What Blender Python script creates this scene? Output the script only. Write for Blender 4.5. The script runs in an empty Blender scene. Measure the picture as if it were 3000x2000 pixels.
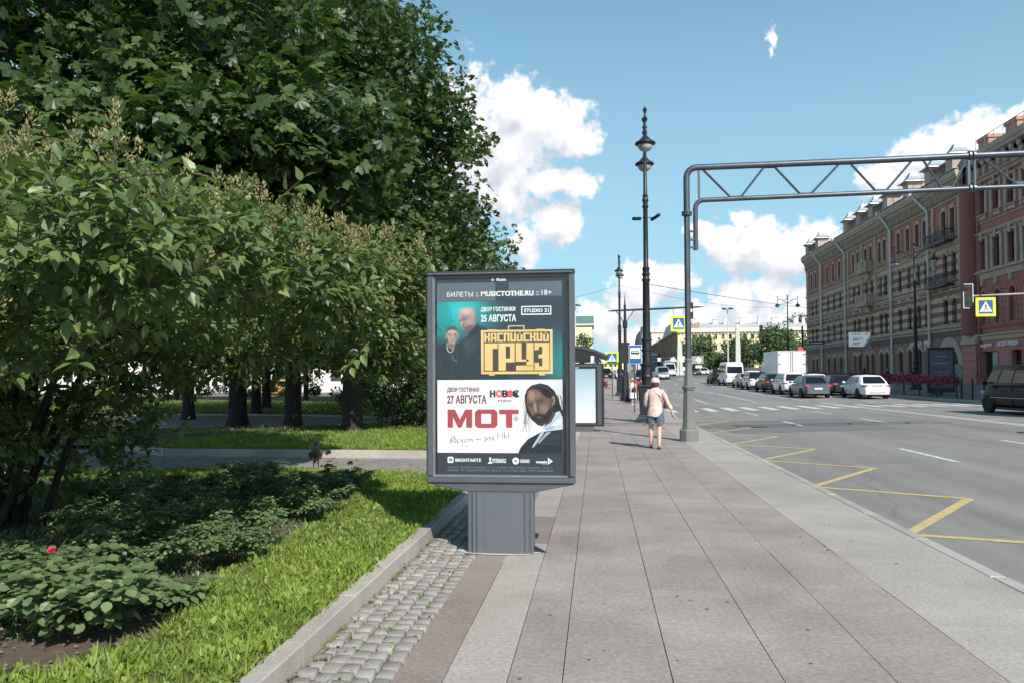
import bpy, bmesh, math, random
import numpy as np
from mathutils import Vector, Matrix, noise as mnoise
random.seed(11); rng = np.random.default_rng(11)
SC = bpy.context.scene; COL = SC.collection
R = math.radians
# ------------------------------------------------------------------ camera, sky, sun, exposure
H = 1.65; FPX = 2250.0
YAW = math.atan(248/FPX); PIT = R(1.4); ROLL = R(0.3)
cd = bpy.data.cameras.new('camera'); cam = bpy.data.objects.new('camera', cd); COL.objects.link(cam)
cd.sensor_width = 36; cd.lens = 27; cd.clip_end = 3000; cd.clip_start = .05
cd.shift_y = (107-FPX*math.tan(PIT))/3000
_f0 = Vector((-math.sin(YAW), math.cos(YAW), 0)); _r0 = Vector((math.cos(YAW), math.sin(YAW), 0)); _u0 = Vector((0,0,1))
_f = _f0*math.cos(PIT)+_u0*math.sin(PIT); _u = -_f0*math.sin(PIT)+_u0*math.cos(PIT)
_r = _r0*math.cos(ROLL)-_u*math.sin(ROLL); _u = _u*math.cos(ROLL)+_r0*math.sin(ROLL)
cam.matrix_world = Matrix(((_r.x,_u.x,-_f.x,0),(_r.y,_u.y,-_f.y,0),(_r.z,_u.z,-_f.z,H),(0,0,0,1)))
SC.camera = cam
SUN_EL, SUN_AZ = 38.5, 150.5          # azimuth clockwise from the street direction (+Y)
W = bpy.data.worlds.new('World'); SC.world = W; W.use_nodes = True
SC.view_settings.view_transform = 'Standard'; SC.view_settings.look = 'None'
SC.view_settings.exposure = 0.5; SC.view_settings.gamma = 1.0; SC.view_settings.use_curve_mapping = False
SC.render.engine = 'CYCLES'
SC.cycles.max_bounces = 6; SC.cycles.diffuse_bounces = 3; SC.cycles.glossy_bounces = 3
SC.cycles.transparent_max_bounces = 8; SC.cycles.transmission_bounces = 3
sd = bpy.data.lights.new('sun', 'SUN'); sd.energy = 4.3; sd.angle = R(.5); sd.color = (1, .94, .875)
so = bpy.data.objects.new('sun', sd); COL.objects.link(so)
_sv = Vector((math.sin(R(SUN_AZ))*math.cos(R(SUN_EL)), math.cos(R(SUN_AZ))*math.cos(R(SUN_EL)), math.sin(R(SUN_EL))))
so.rotation_euler = _sv.to_track_quat('Z', 'Y').to_euler(); so.location = (0, 0, 60)

def sky():
    nt = W.node_tree; nt.nodes.clear(); N = nt.nodes.new; L = nt.links.new
    out = N('ShaderNodeOutputWorld'); st = N('ShaderNodeTexSky'); st.sky_type = 'NISHITA'; st.sun_disc = False
    st.sun_elevation = R(SUN_EL); st.sun_rotation = R(SUN_AZ); st.air_density = 1.0; st.dust_density = .5; st.ozone_density = 1.0
    tint = N('ShaderNodeVectorMath'); tint.operation = 'MULTIPLY'; tint.inputs[1].default_value = (.66, 1.20, 1.18)
    L(st.outputs[0], tint.inputs[0])
    # cloud density group: (azimuth, elevation) in degrees -> density
    g = bpy.data.node_groups.new('cloud_density', 'ShaderNodeTree')
    g.interface.new_socket('P', in_out='INPUT', socket_type='NodeSocketVector')
    g.interface.new_socket('D', in_out='OUTPUT', socket_type='NodeSocketFloat')
    g.interface.new_socket('S', in_out='OUTPUT', socket_type='NodeSocketFloat')
    gi = g.nodes.new('NodeGroupInput'); go = g.nodes.new('NodeGroupOutput'); n = g.nodes.new; l = g.links.new
    def math_(op, a, b=None, nd=n, lk=l):
        m = nd('ShaderNodeMath'); m.operation = op
        for i, v in enumerate((a, b)):
            if v is None: continue
            if isinstance(v, (int, float)): m.inputs[i].default_value = v
            else: lk(v, m.inputs[i])
        return m.outputs[0]
    nz = n('ShaderNodeTexNoise'); nz.inputs['Scale'].default_value = .42; nz.inputs['Detail'].default_value = 6; nz.inputs['Roughness'].default_value = .55
    l(gi.outputs[0], nz.inputs['Vector'])
    wv = n('ShaderNodeVectorMath'); wv.operation = 'MULTIPLY_ADD'; wv.inputs[1].default_value = (2.6, 1.9, 0); wv.inputs[2].default_value = (-1.3, -.95, 0)
    l(nz.outputs['Color'], wv.inputs[0])
    pw = n('ShaderNodeVectorMath'); pw.operation = 'ADD'; l(gi.outputs[0], pw.inputs[0]); l(wv.outputs[0], pw.inputs[1])
    B = [(-6.2,19.6,2.0,2.1,1),(-3.6,18.2,3.6,2.2,1),(-1.2,17.3,1.8,1.4,1),(-6.4,16.5,2.8,3.6,1),(-3.8,14.3,3.0,1.5,.8),(-1.4,14.3,1.6,1.1,1),(-6.7,13.4,2.2,2.3,.9),(-3.0,11.5,2.2,1.7,1),(-5.3,9.8,1.5,2.0,.85),(-9.5,16.5,2.9,5.5,1),
    (10.9,9.0,2.9,1.7,1),(13.3,8.4,2.3,1.7,1),(9.4,9.5,1.7,1.6,1),(11.6,10.1,1.7,1.1,1),(7.6,10.8,2.0,.8,.6),(10.4,11.2,1.2,.7,.65),(15.5,8.9,2.2,1.8,1),(3.2,6.8,2.1,1.8,1),(5.7,7.2,1.6,1.2,1),(2.3,5.2,2.0,1.4,.9),(10.0,5.8,1.7,1.4,1),(12.6,5.9,1.5,1.1,1),(7.3,4.3,3.4,1.2,.85),(11.5,4.0,4.4,1.5,.9),(0,4.2,2.6,1.6,.85),(4.1,2.9,6.1,1.5,.8),(15.5,5.0,2.4,1.5,1),
    (22.8,14.4,2.8,1.5,1),(25.2,14.7,2.3,1.7,1),(27.0,15.1,1.9,1.3,1),(21.3,13.9,2.1,1.1,.8),(19.2,13.4,1.8,.9,.6),(28.5,13.3,3.5,2.6,1),(22.3,12.8,4.4,1.5,.85),(12.8,22.6,.6,1.6,.36),(12.5,21.7,.5,1.1,.34),
    (40,10,6,4,1),(52,6,8,3,1),(-24,9,7,3,1),(-45,14,8,4,1),(80,12,9,4,1),(120,16,10,5,1),(-85,10,9,4,1),(-130,18,10,5,1),(170,14,12,5,1),(60,30,8,4,.9),(-60,34,9,5,.9),(110,42,10,5,.9),(-120,46,12,6,.9)]
    acc = None
    for (ax, el, rx, ry, a) in B:
        v = n('ShaderNodeVectorMath'); v.operation = 'MULTIPLY_ADD'; l(pw.outputs[0], v.inputs[0])
        v.inputs[1].default_value = (1/rx, 1/ry, 0); v.inputs[2].default_value = (-ax/rx, -el/ry, 0)
        ln = n('ShaderNodeVectorMath'); ln.operation = 'LENGTH'; l(v.outputs[0], ln.inputs[0])
        q = math_('SUBTRACT', a, ln.outputs['Value'])
        if acc is None: acc = q
        else:
            m = n('ShaderNodeMath'); m.operation = 'SMOOTH_MAX'; l(acc, m.inputs[0]); l(q, m.inputs[1]); m.inputs[2].default_value = .18; acc = m.outputs[0]
    nf = n('ShaderNodeTexNoise'); nf.inputs['Scale'].default_value = .95; nf.inputs['Detail'].default_value = 9; nf.inputs['Roughness'].default_value = .54
    l(gi.outputs[0], nf.inputs['Vector'])
    fb = math_('MULTIPLY', math_('SUBTRACT', nf.outputs[0], .45), 1.55)
    cl = math_('MAXIMUM', acc, -1.4)
    l(math_('ADD', cl, fb), go.inputs[0])
    ns = n('ShaderNodeTexNoise'); ns.inputs['Scale'].default_value = .8; ns.inputs['Detail'].default_value = 3; l(gi.outputs[0], ns.inputs['Vector'])
    l(math_('ADD', cl, math_('MULTIPLY', ns.outputs[0], 1.5)), go.inputs[1])
    # direction -> degrees
    tc = N('ShaderNodeTexCoord'); sp = N('ShaderNodeSeparateXYZ'); L(tc.outputs['Generated'], sp.inputs[0])
    M = lambda op, a, b=None: math_(op, a, b, N, L)
    az = M('MULTIPLY', M('ARCTAN2', sp.outputs[0], sp.outputs[1]), 57.2958)
    el = M('MULTIPLY', M('ARCSINE', sp.outputs[2]), 57.2958)
    def P(dx, dy):
        c = N('ShaderNodeCombineXYZ'); L(M('ADD', az, dx), c.inputs[0]); L(M('ADD', el, dy), c.inputs[1]); 
        q = N('ShaderNodeGroup'); q.node_tree = g; L(c.outputs[0], q.inputs[0]); return q.outputs
    (d0, s0), (_, s1) = P(0, 0), P(.5, 1.5)
    mr = N('ShaderNodeMapRange'); mr.interpolation_type = 'SMOOTHSTEP'; mr.inputs[1].default_value = -.12; mr.inputs[2].default_value = .34; L(d0, mr.inputs[0])
    sh = M('ADD', M('MULTIPLY', M('SUBTRACT', s0, s1), .62), .55)
    ramp = N('ShaderNodeValToRGB'); e = ramp.color_ramp.elements
    e[0].position = 0.1; e[0].color = (.58, .62, .69, 1); e[1].position = .86; e[1].color = (1.0, 1.0, 1.0, 1)
    k = e.new(.5); k.color = (.78, .80, .85, 1)
    L(sh, ramp.inputs[0])
    bc = N('ShaderNodeVectorMath'); bc.operation = 'SCALE'; bc.inputs[3].default_value = 9.5; L(ramp.outputs[0], bc.inputs[0])
    # low haze of distant cloud near the horizon
    hz = N('ShaderNodeMapRange'); hz.inputs[1].default_value = 46; hz.inputs[2].default_value = -2; hz.inputs[3].default_value = 0; hz.inputs[4].default_value = .84; hz.interpolation_type = 'SMOOTHSTEP'; L(el, hz.inputs[0])
    mh = N('ShaderNodeMix'); mh.data_type = 'RGBA'; L(hz.outputs[0], mh.inputs[0]); L(tint.outputs[0], mh.inputs[6]); mh.inputs[7].default_value = (3.9, 6.1, 7.6, 1)
    mx = N('ShaderNodeMix'); mx.data_type = 'RGBA'; L(mr.outputs[0], mx.inputs[0]); L(mh.outputs[2], mx.inputs[6]); L(bc.outputs[0], mx.inputs[7])
    up = N('ShaderNodeMapRange'); up.inputs[1].default_value = -.8; up.inputs[2].default_value = -.1; L(el, up.inputs[0])
    gm = N('ShaderNodeMix'); gm.data_type = 'RGBA'; L(up.outputs[0], gm.inputs[0]); gm.inputs[6].default_value = (1.6, 1.6, 1.6, 1); L(mx.outputs[2], gm.inputs[7])
    bg = N('ShaderNodeBackground'); bg.inputs[1].default_value = .085; L(gm.outputs[2], bg.inputs[0]); L(bg.outputs[0], out.inputs[0])
    W.cycles.sampling_method = 'MANUAL'; W.cycles.sample_map_resolution = 512
sky()

# ------------------------------------------------------------------ materials
MATS = {}
def mat(name, col, rough=.6, metal=0, var=0, scale=8, bump=0, bscale=None, spec=.5, rnd=0, coat=0, emit=None, col2=None, detail=6, stretch=None, fleck=0, world=False):
    """procedural principled material: noise between col and col2, per-object variation rnd, bump"""
    if name in MATS: return MATS[name]
    m = bpy.data.materials.new(name); m.use_nodes = True; nt = m.node_tree; N = nt.nodes.new; L = nt.links.new
    b = nt.nodes['Principled BSDF']; b.inputs['Roughness'].default_value = rough; b.inputs['Metallic'].default_value = metal
    b.inputs['Specular IOR Level'].default_value = spec; b.inputs['Coat Weight'].default_value = coat
    b.inputs['Base Color'].default_value = (*col, 1)
    src = None
    if var or bump or col2 or fleck:
        tc = N('ShaderNodeTexCoord'); vec = tc.outputs['Object']
        if world: vec = N('ShaderNodeNewGeometry').outputs['Position']
        if stretch:
            mp = N('ShaderNodeMapping'); mp.inputs['Scale'].default_value = stretch; L(vec, mp.inputs[0]); vec = mp.outputs[0]
        nz = N('ShaderNodeTexNoise'); nz.inputs['Scale'].default_value = scale; nz.inputs['Detail'].default_value = detail; nz.inputs['Roughness'].default_value = .62
        L(vec, nz.inputs['Vector'])
    if var or col2:
        rp = N('ShaderNodeValToRGB'); e = rp.color_ramp.elements; e[0].position = .3; e[1].position = .7
        c2 = col2 if col2 else tuple(min(1, c*(1+var)) for c in col); c1 = col if col2 else tuple(c*(1-var) for c in col)
        e[0].color = (*c1, 1); e[1].color = (*c2, 1); L(nz.outputs[0], rp.inputs[0]); src = rp.outputs[0]
    if fleck:
        n2 = N('ShaderNodeTexNoise'); n2.inputs['Scale'].default_value = scale*28; n2.inputs['Detail'].default_value = 2; L(vec, n2.inputs['Vector'])
        mr = N('ShaderNodeMapRange'); mr.inputs[1].default_value = .32; mr.inputs[2].default_value = .68; mr.inputs[3].default_value = 1-fleck; mr.inputs[4].default_value = 1+fleck; L(n2.outputs[0], mr.inputs[0])
        sc_ = N('ShaderNodeVectorMath'); sc_.operation = 'SCALE'; L(mr.outputs[0], sc_.inputs[3])
        if src: L(src, sc_.inputs[0])
        else: sc_.inputs[0].default_value = col
        src = sc_.outputs[0]
    if world:   # stains, dust and damp patches that run on over the joints
        ns = N('ShaderNodeTexNoise'); ns.inputs['Scale'].default_value = .55; ns.inputs['Detail'].default_value = 7; ns.inputs['Roughness'].default_value = .68; L(vec, ns.inputs['Vector'])
        n5 = N('ShaderNodeTexNoise'); n5.inputs['Scale'].default_value = 5.5; n5.inputs['Detail'].default_value = 3; L(vec, n5.inputs['Vector'])
        m5 = N('ShaderNodeMapRange'); m5.inputs[1].default_value = .70; m5.inputs[2].default_value = .76; m5.inputs[3].default_value = 1; m5.inputs[4].default_value = .80; L(n5.outputs[0], m5.inputs[0])
        ms_ = N('ShaderNodeMapRange'); ms_.inputs[1].default_value = .3; ms_.inputs[2].default_value = .7; ms_.inputs[3].default_value = .84; ms_.inputs[4].default_value = 1.13; L(ns.outputs[0], ms_.inputs[0])
        mm_ = N('ShaderNodeMath'); mm_.operation = 'MULTIPLY'; L(ms_.outputs[0], mm_.inputs[0]); L(m5.outputs[0], mm_.inputs[1])
        sc_ = N('ShaderNodeVectorMath'); sc_.operation = 'SCALE'; L(mm_.outputs[0], sc_.inputs[3]); L(src, sc_.inputs[0]); src = sc_.outputs[0]
    if rnd:
        oi = N('ShaderNodeObjectInfo'); mr = N('ShaderNodeMapRange'); mr.inputs[3].default_value = 1-rnd; mr.inputs[4].default_value = 1+rnd; L(oi.outputs['Random'], mr.inputs[0])
        sc_ = N('ShaderNodeVectorMath'); sc_.operation = 'SCALE'; L(mr.outputs[0], sc_.inputs[3])
        if src: L(src, sc_.inputs[0])
        else: sc_.inputs[0].default_value = col
        src = sc_.outputs[0]
    if src: L(src, b.inputs['Base Color'])
    if bump:
        bp = N('ShaderNodeBump'); bp.inputs['Strength'].default_value = bump; bp.inputs['Distance'].default_value = .01
        if bscale:
            n3 = N('ShaderNodeTexNoise'); n3.inputs['Scale'].default_value = bscale; n3.inputs['Detail'].default_value = 4; L(vec, n3.inputs['Vector']); L(n3.outputs[0], bp.inputs['Height'])
        else: L(nz.outputs[0], bp.inputs['Height'])
        L(bp.outputs[0], b.inputs['Normal'])
    if emit: b.inputs['Emission Color'].default_value = (*emit[:3], 1); b.inputs['Emission Strength'].default_value = emit[3]
    MATS[name] = m; return m

def leafmat(name, stops, rough=.42, trans=.3, spec=.45, tcol=None, alpha_var=0):
    """leaf colours from the per-leaf attribute 'tint' plus noise; part of the light passes through"""
    m = bpy.data.materials.new(name); m.use_nodes = True; nt = m.node_tree; N = nt.nodes.new; L = nt.links.new
    b = nt.nodes['Principled BSDF']; b.inputs['Roughness'].default_value = rough; b.inputs['Specular IOR Level'].default_value = spec
    at = N('ShaderNodeAttribute'); at.attribute_name = 'tint'
    tc = N('ShaderNodeTexCoord'); nz = N('ShaderNodeTexNoise'); nz.inputs['Scale'].default_value = 1.1; nz.inputs['Detail'].default_value = 2; L(tc.outputs['Object'], nz.inputs[0])
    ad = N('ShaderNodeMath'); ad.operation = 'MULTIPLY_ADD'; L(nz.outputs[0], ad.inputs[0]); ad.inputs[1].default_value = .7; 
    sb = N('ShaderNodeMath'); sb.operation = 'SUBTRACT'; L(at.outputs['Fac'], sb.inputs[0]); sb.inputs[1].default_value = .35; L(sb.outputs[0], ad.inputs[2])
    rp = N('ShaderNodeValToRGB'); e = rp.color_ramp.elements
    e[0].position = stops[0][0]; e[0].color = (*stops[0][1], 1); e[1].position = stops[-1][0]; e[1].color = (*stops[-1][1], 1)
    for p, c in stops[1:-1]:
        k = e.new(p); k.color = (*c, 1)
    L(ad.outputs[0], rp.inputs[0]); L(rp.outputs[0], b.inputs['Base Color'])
    tr = N('ShaderNodeBsdfTranslucent'); tv = N('ShaderNodeVectorMath'); tv.operation = 'MULTIPLY'; tv.inputs[1].default_value = tcol or (1.6, 1.9, .7); L(rp.outputs[0], tv.inputs[0]); L(tv.outputs[0], tr.inputs[0])
    mx = N('ShaderNodeMixShader'); mx.inputs[0].default_value = trans; L(b.outputs[0], mx.inputs[1]); L(tr.outputs[0], mx.inputs[2]); L(mx.outputs[0], nt.nodes['Material Output'].inputs[0])
    MATS[name] = m; return m

def glassmat(name, tint=(.9,.95,.95), fres=1.45, refl_rough=.03, base=.0):
    m = bpy.data.materials.new(name); m.use_nodes = True; nt = m.node_tree; N = nt.nodes.new; L = nt.links.new
    nt.nodes.remove(nt.nodes['Principled BSDF'])
    t = N('ShaderNodeBsdfTransparent'); t.inputs[0].default_value = (*tint, 1); gl = N('ShaderNodeBsdfGlossy'); gl.inputs['Roughness'].default_value = refl_rough
    lw = N('ShaderNodeLayerWeight'); lw.inputs[0].default_value = .5; pw = N('ShaderNodeMath'); pw.operation = 'POWER'; pw.inputs[1].default_value = 4; L(lw.outputs['Facing'], pw.inputs[0])
    ad = N('ShaderNodeMath'); ad.operation = 'MULTIPLY_ADD'; ad.use_clamp = True; ad.inputs[1].default_value = .9; ad.inputs[2].default_value = .045+base; L(pw.outputs[0], ad.inputs[0])
    mx = N('ShaderNodeMixShader'); L(ad.outputs[0], mx.inputs[0]); L(t.outputs[0], mx.inputs[1]); L(gl.outputs[0], mx.inputs[2]); L(mx.outputs[0], nt.nodes['Material Output'].inputs[0])
    MATS[name] = m; return m

# ------------------------------------------------------------------ object helpers
def tag(o, label=None, cat=None, group=None, kind=None):
    if label: o['label'] = label
    if cat: o['category'] = cat
    if group: o['group'] = group
    if kind: o['kind'] = kind
    return o
def thing(name, label, cat, loc=(0,0,0), rz=0, group=None):
    o = bpy.data.objects.new(name, None); COL.objects.link(o); o.location = loc; o.rotation_euler = (0,0,rz); o.empty_display_size = .2
    return tag(o, label, cat, group)
def copy_tree(o, parent=None):
    c = o.copy(); COL.objects.link(c); c.parent = parent
    for ch in list(o.children): copy_tree(ch, c)
    return c
class MB:
    def __init__(s, xf=None): s.v = []; s.f = []; s.mi = []; s.xf = xf; s.m = 0
    def add(s, vs, fs):
        k = len(s.v)
        s.v += [s.xf(*p) for p in vs] if s.xf else [tuple(p) for p in vs]
        for f in fs: s.f.append(tuple(i+k for i in f)); s.mi.append(s.m)
        return s
    def box(s, x0, x1, y0, y1, z0, z1):
        vs = [(x, y, z) for z in (z0, z1) for y in (y0, y1) for x in (x0, x1)]
        return s.add(vs, [(0,2,3,1),(4,5,7,6),(0,1,5,4),(2,6,7,3),(0,4,6,2),(1,3,7,5)])
    def quad(s, a, b, c, d): return s.add([a, b, c, d], [(0,1,2,3)])
    def poly(s, pts): return s.add(pts, [tuple(range(len(pts)))])
    def extrude(s, pts, fn0, fn1):
        """pts 2D outline; fn0/fn1 map to the two end faces"""
        n = len(pts); a = [fn0(*p) for p in pts]; b = [fn1(*p) for p in pts]
        return s.add(a+b, [tuple(range(n-1, -1, -1)), tuple(range(n, 2*n))]+[(i, (i+1)%n, (i+1)%n+n, i+n) for i in range(n)])
    def tube(s, pts, r, n=8, cap=True):
        pts = [Vector(p) for p in pts]; rs = r if isinstance(r, (list, tuple)) else [r]*len(pts)
        k = []; fs = []; u = None
        for i, p in enumerate(pts):
            t = (pts[min(i+1, len(pts)-1)]-pts[max(i-1, 0)]).normalized()
            if u is None: u = t.orthogonal().normalized()
            else: u = (u-t*u.dot(t)).normalized()
            w = t.cross(u)
            for j in range(n):
                a = 2*math.pi*j/n; k.append(tuple(p+(u*math.cos(a)+w*math.sin(a))*rs[i]))
        for i in range(len(pts)-1):
            for j in range(n): fs.append((i*n+j, i*n+(j+1)%n, (i+1)*n+(j+1)%n, (i+1)*n+j))
        if cap: fs += [tuple(range(n-1, -1, -1)), tuple(range((len(pts)-1)*n, len(pts)*n))]
        return s.add(k, fs)
    def lathe(s, prof, cx=0, cy=0, n=16, sq=None, axis='z'):
        """prof list of (radius, z); sq: polygonal sides with first vertex rotated by half a side"""
        k = []; fs = []; off = math.pi/n if sq else 0
        for (r_, z) in prof:
            for j in range(n):
                a = 2*math.pi*j/n+off; rr = r_/math.cos(math.pi/n) if sq else r_
                if axis == 'z': k.append((cx+rr*math.cos(a), cy+rr*math.sin(a), z))
                elif axis == 'x': k.append((z, cx+rr*math.cos(a), cy+rr*math.sin(a)))
                else: k.append((cx+rr*math.cos(a), z, cy-rr*math.sin(a)))
        for i in range(len(prof)-1):
            for j in range(n): fs.append((i*n+j, i*n+(j+1)%n, (i+1)*n+(j+1)%n, (i+1)*n+j))
        fs += [tuple(range(n-1, -1, -1)), tuple(range((len(prof)-1)*n, len(prof)*n))]
        return s.add(k, fs)
    def mesh(s, name, mats=None, smooth=False, bevel=0, auto=None):
        me = bpy.data.meshes.new(name); me.from_pydata(s.v, [], s.f); me.update()
        for m in (mats or []): me.materials.append(m)
        if mats and len(mats) > 1:
            for p, i in zip(me.polygons, s.mi): p.material_index = i
        if bevel:
            bm = bmesh.new(); bm.from_mesh(me); bmesh.ops.remove_doubles(bm, verts=bm.verts, dist=1e-5)
            es = [e for e in bm.edges if len(e.link_faces) == 2 and e.calc_face_angle(0) > .6]
            bmesh.ops.bevel(bm, geom=es, offset=bevel, segments=1, affect='EDGES', clamp_overlap=True); bm.to_mesh(me); bm.free()
        if smooth:
            me.polygons.foreach_set('use_smooth', [True]*len(me.polygons))
            try: me.set_sharp_from_angle(angle=auto or R(35))
            except Exception: pass
        return me
    def build(s, name, m, parent=None, loc=(0,0,0), **kw):
        o = bpy.data.objects.new(name, s.mesh(name, m if isinstance(m, list) else [m], **kw)); COL.objects.link(o); o.location = loc
        if parent: o.parent = parent
        return o
def link_mesh(name, me, parent=None, loc=(0,0,0), rot=(0,0,0), scale=(1,1,1)):
    o = bpy.data.objects.new(name, me); COL.objects.link(o); o.parent = parent; o.location = loc; o.rotation_euler = rot; o.scale = scale; return o
def box_obj(name, m, parent, x0, x1, y0, y1, z0, z1, bevel=0): return MB().box(x0, x1, y0, y1, z0, z1).build(name, m, parent, bevel=bevel)

def text_obj(body, name, m, parent, size, loc, rot=(R(90),0,0), ext=.001, bold=0, sx=1, align='LEFT', sp=1.0, shear=0, weld=True):
    cu = bpy.data.curves.new(name, 'FONT'); cu.body = body; cu.size = size; cu.extrude = ext; cu.offset = bold*size; cu.align_x = align; cu.space_character = sp; cu.shear = shear; cu.resolution_u = 3
    t = bpy.data.objects.new(name+'_tmp', cu); COL.objects.link(t)
    dg = bpy.context.evaluated_depsgraph_get(); me = bpy.data.meshes.new_from_object(t.evaluated_get(dg)); me.name = name
    bpy.data.objects.remove(t); bpy.data.curves.remove(cu)
    me.materials.clear(); me.materials.append(m)
    o = bpy.data.objects.new(name, me); COL.objects.link(o); o.parent = parent; o.location = loc; o.rotation_euler = rot; o.scale = (sx, 1, 1)
    return o
def text_fit(body, name, m, parent, x0, x1, z0, z1, y, bold=0, ext=.0008, rot=(R(90),0,0), sp=1.0, flip=False, shear=0):
    """text stretched to a rectangle of the XZ plane at depth y; heavier weights by overlapping strokes a hair apart in depth"""
    o = text_obj(body, name, m, parent, 1.0, (0,0,0), rot, ext=ext, bold=min(bold, .012), sp=sp+bold*1.6, shear=shear)
    me = o.data; nv = len(me.vertices)
    if bold > .012:
        src = bmesh.new(); src.from_mesh(me); out = bmesh.new()
        w = bold-.008; k = 0
        for dx in (-w, -w*.35, w*.35, w):
            for dy in (-w*.5, w*.5):
                t = bpy.data.meshes.new('t'); src.to_mesh(t); t.transform(Matrix.Translation((dx, dy, k*.00006))); out.from_mesh(t); bpy.data.meshes.remove(t); k += 1
        out.to_mesh(me); out.free(); src.free()
    xs = [v.co.x for v in me.vertices]; ys = [v.co.y for v in me.vertices]
    a, b, c, d = min(xs), max(xs), min(ys), max(ys)
    sx = (x1-x0)/(b-a); sy = (z1-z0)/(d-c)
    for v in me.vertices: v.co.x = (v.co.x-a)*sx; v.co.y = (v.co.y-c)*sy
    o.location = (x0, y, z0); return o

# numpy scatter of small leaf-like templates into ONE mesh
def scatter(name, tv, tf, P, D, Nn, S, m, parent=None, tint=None, kind=None):
    P = np.asarray(P, float); D = np.asarray(D, float); Nn = np.asarray(Nn, float); S = np.asarray(S, float)
    D /= np.linalg.norm(D, axis=1, keepdims=True)+1e-9
    Bx = np.cross(D, Nn); Bx /= np.linalg.norm(Bx, axis=1, keepdims=True)+1e-9; Nz = np.cross(Bx, D)
    tv = np.asarray(tv, float); n = len(P); k = len(tv)
    V = P[:, None, :]+S[:, None, None]*(tv[None, :, 0:1]*Bx[:, None, :]+tv[None, :, 1:2]*D[:, None, :]+tv[None, :, 2:3]*Nz[:, None, :])
    V = V.reshape(-1, 3)
    lens = [len(f) for f in tf]; flat = np.array([i for f in tf for i in f]); nl = len(flat)
    loops = (flat[None, :]+np.arange(n)[:, None]*k).reshape(-1)
    me = bpy.data.meshes.new(name); me.vertices.add(len(V)); me.vertices.foreach_set('co', V.astype(np.float32).reshape(-1))
    me.loops.add(len(loops)); me.loops.foreach_set('vertex_index', loops.astype(np.int32))
    st = np.concatenate([[0], np.cumsum(lens)[:-1]]); starts = (st[None, :]+np.arange(n)[:, None]*nl).reshape(-1)
    me.polygons.add(len(starts)); me.polygons.foreach_set('loop_start', starts.astype(np.int32))
    me.update(calc_edges=True)
    if tint is None: tint = rng.random(n)
    a = me.attributes.new('tint', 'FLOAT', 'POINT'); a.data.foreach_set('value', np.repeat(np.asarray(tint), k).astype(np.float32))
    me.materials.append(m)
    o = bpy.data.objects.new(name, me); COL.objects.link(o); o.parent = parent
    if kind: o['kind'] = kind
    return o
def unit(v): return v/(np.linalg.norm(v, axis=-1, keepdims=True)+1e-9)
def rdir(n): return unit(rng.normal(size=(n, 3)))

# ------------------------------------------------------------------ terrain
def rise(Y):
    return .014*max(0, min(Y, 100)-50)+.03*max(0, min(Y, 125)-100)+.015*max(0, min(Y, 260)-125)
def zroad(X, Y):
    c = -.13+(max(X, 3.35)-3.35)/10.65*.28 if X < 14 else .15+min(X-14, 11.5)/11.5*.07
    return c+rise(Y)
def zwalk(X, Y): return rise(Y)                    # near pavement
def zfar(X, Y): return .33+rise(Y)+max(0, X-20.5)/12.5*.28
# ------------------------------------------------------------------ ground, road, pavements
m_asph = mat('asphalt', (.135,.132,.128), .85, var=.14, scale=.5, bump=.35, bscale=180, fleck=.16, detail=8)
def asphalt_detail():
    m = bpy.data.materials.new('road_asphalt'); m.use_nodes = True; nt = m.node_tree; N = nt.nodes.new; L = nt.links.new; b = nt.nodes['Principled BSDF']; b.inputs['Roughness'].default_value = .82
    tc = N('ShaderNodeTexCoord')
    def nz(s, d, st=None):
        v = tc.outputs['Object']
        if st: mp = N('ShaderNodeMapping'); mp.inputs['Scale'].default_value = st; L(v, mp.inputs[0]); v = mp.outputs[0]
        n_ = N('ShaderNodeTexNoise'); n_.inputs['Scale'].default_value = s; n_.inputs['Detail'].default_value = d; n_.inputs['Roughness'].default_value = .65; L(v, n_.inputs[0]); return n_.outputs[0]
    def mr(v, a, b_, c, d): q = N('ShaderNodeMapRange'); q.inputs[1].default_value = a; q.inputs[2].default_value = b_; q.inputs[3].default_value = c; q.inputs[4].default_value = d; L(v, q.inputs[0]); return q.outputs[0]
    def mul(a, b_): q = N('ShaderNodeMath'); q.operation = 'MULTIPLY'; L(a, q.inputs[0]); L(b_, q.inputs[1]); return q.outputs[0]
    f = mul(mul(mr(nz(.35, 6), .3, .7, .9, 1.1), mr(nz(1.1, 4, (1, .05, 1)), .35, .68, 1.12, .80)), mr(nz(75, 2), .3, .7, .8, 1.22))
    vor = N('ShaderNodeTexVoronoi'); vor.feature = 'DISTANCE_TO_EDGE'; vor.inputs['Scale'].default_value = .16
    wob = N('ShaderNodeVectorMath'); wob.operation = 'MULTIPLY_ADD'; n2 = N('ShaderNodeTexNoise'); n2.inputs['Scale'].default_value = .7; n2.inputs['Detail'].default_value = 5; L(tc.outputs['Object'], n2.inputs[0]); L(n2.outputs['Color'], wob.inputs[0]); wob.inputs[1].default_value = (1.4,)*3; L(tc.outputs['Object'], wob.inputs[2]); L(wob.outputs[0], vor.inputs['Vector'])
    f = mul(f, mr(vor.outputs[0], .0015, .004, .78, 1))
    sc_ = N('ShaderNodeVectorMath'); sc_.operation = 'SCALE'; sc_.inputs[0].default_value = (.225,.212,.200); L(f, sc_.inputs[3]); L(sc_.outputs[0], b.inputs['Base Color'])
    bp = N('ShaderNodeBump'); bp.inputs['Strength'].default_value = .3; bp.inputs['Distance'].default_value = .01; L(nz(140, 3), bp.inputs['Height']); L(bp.outputs[0], b.inputs['Normal'])
    return m
m_road = asphalt_detail()
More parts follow.
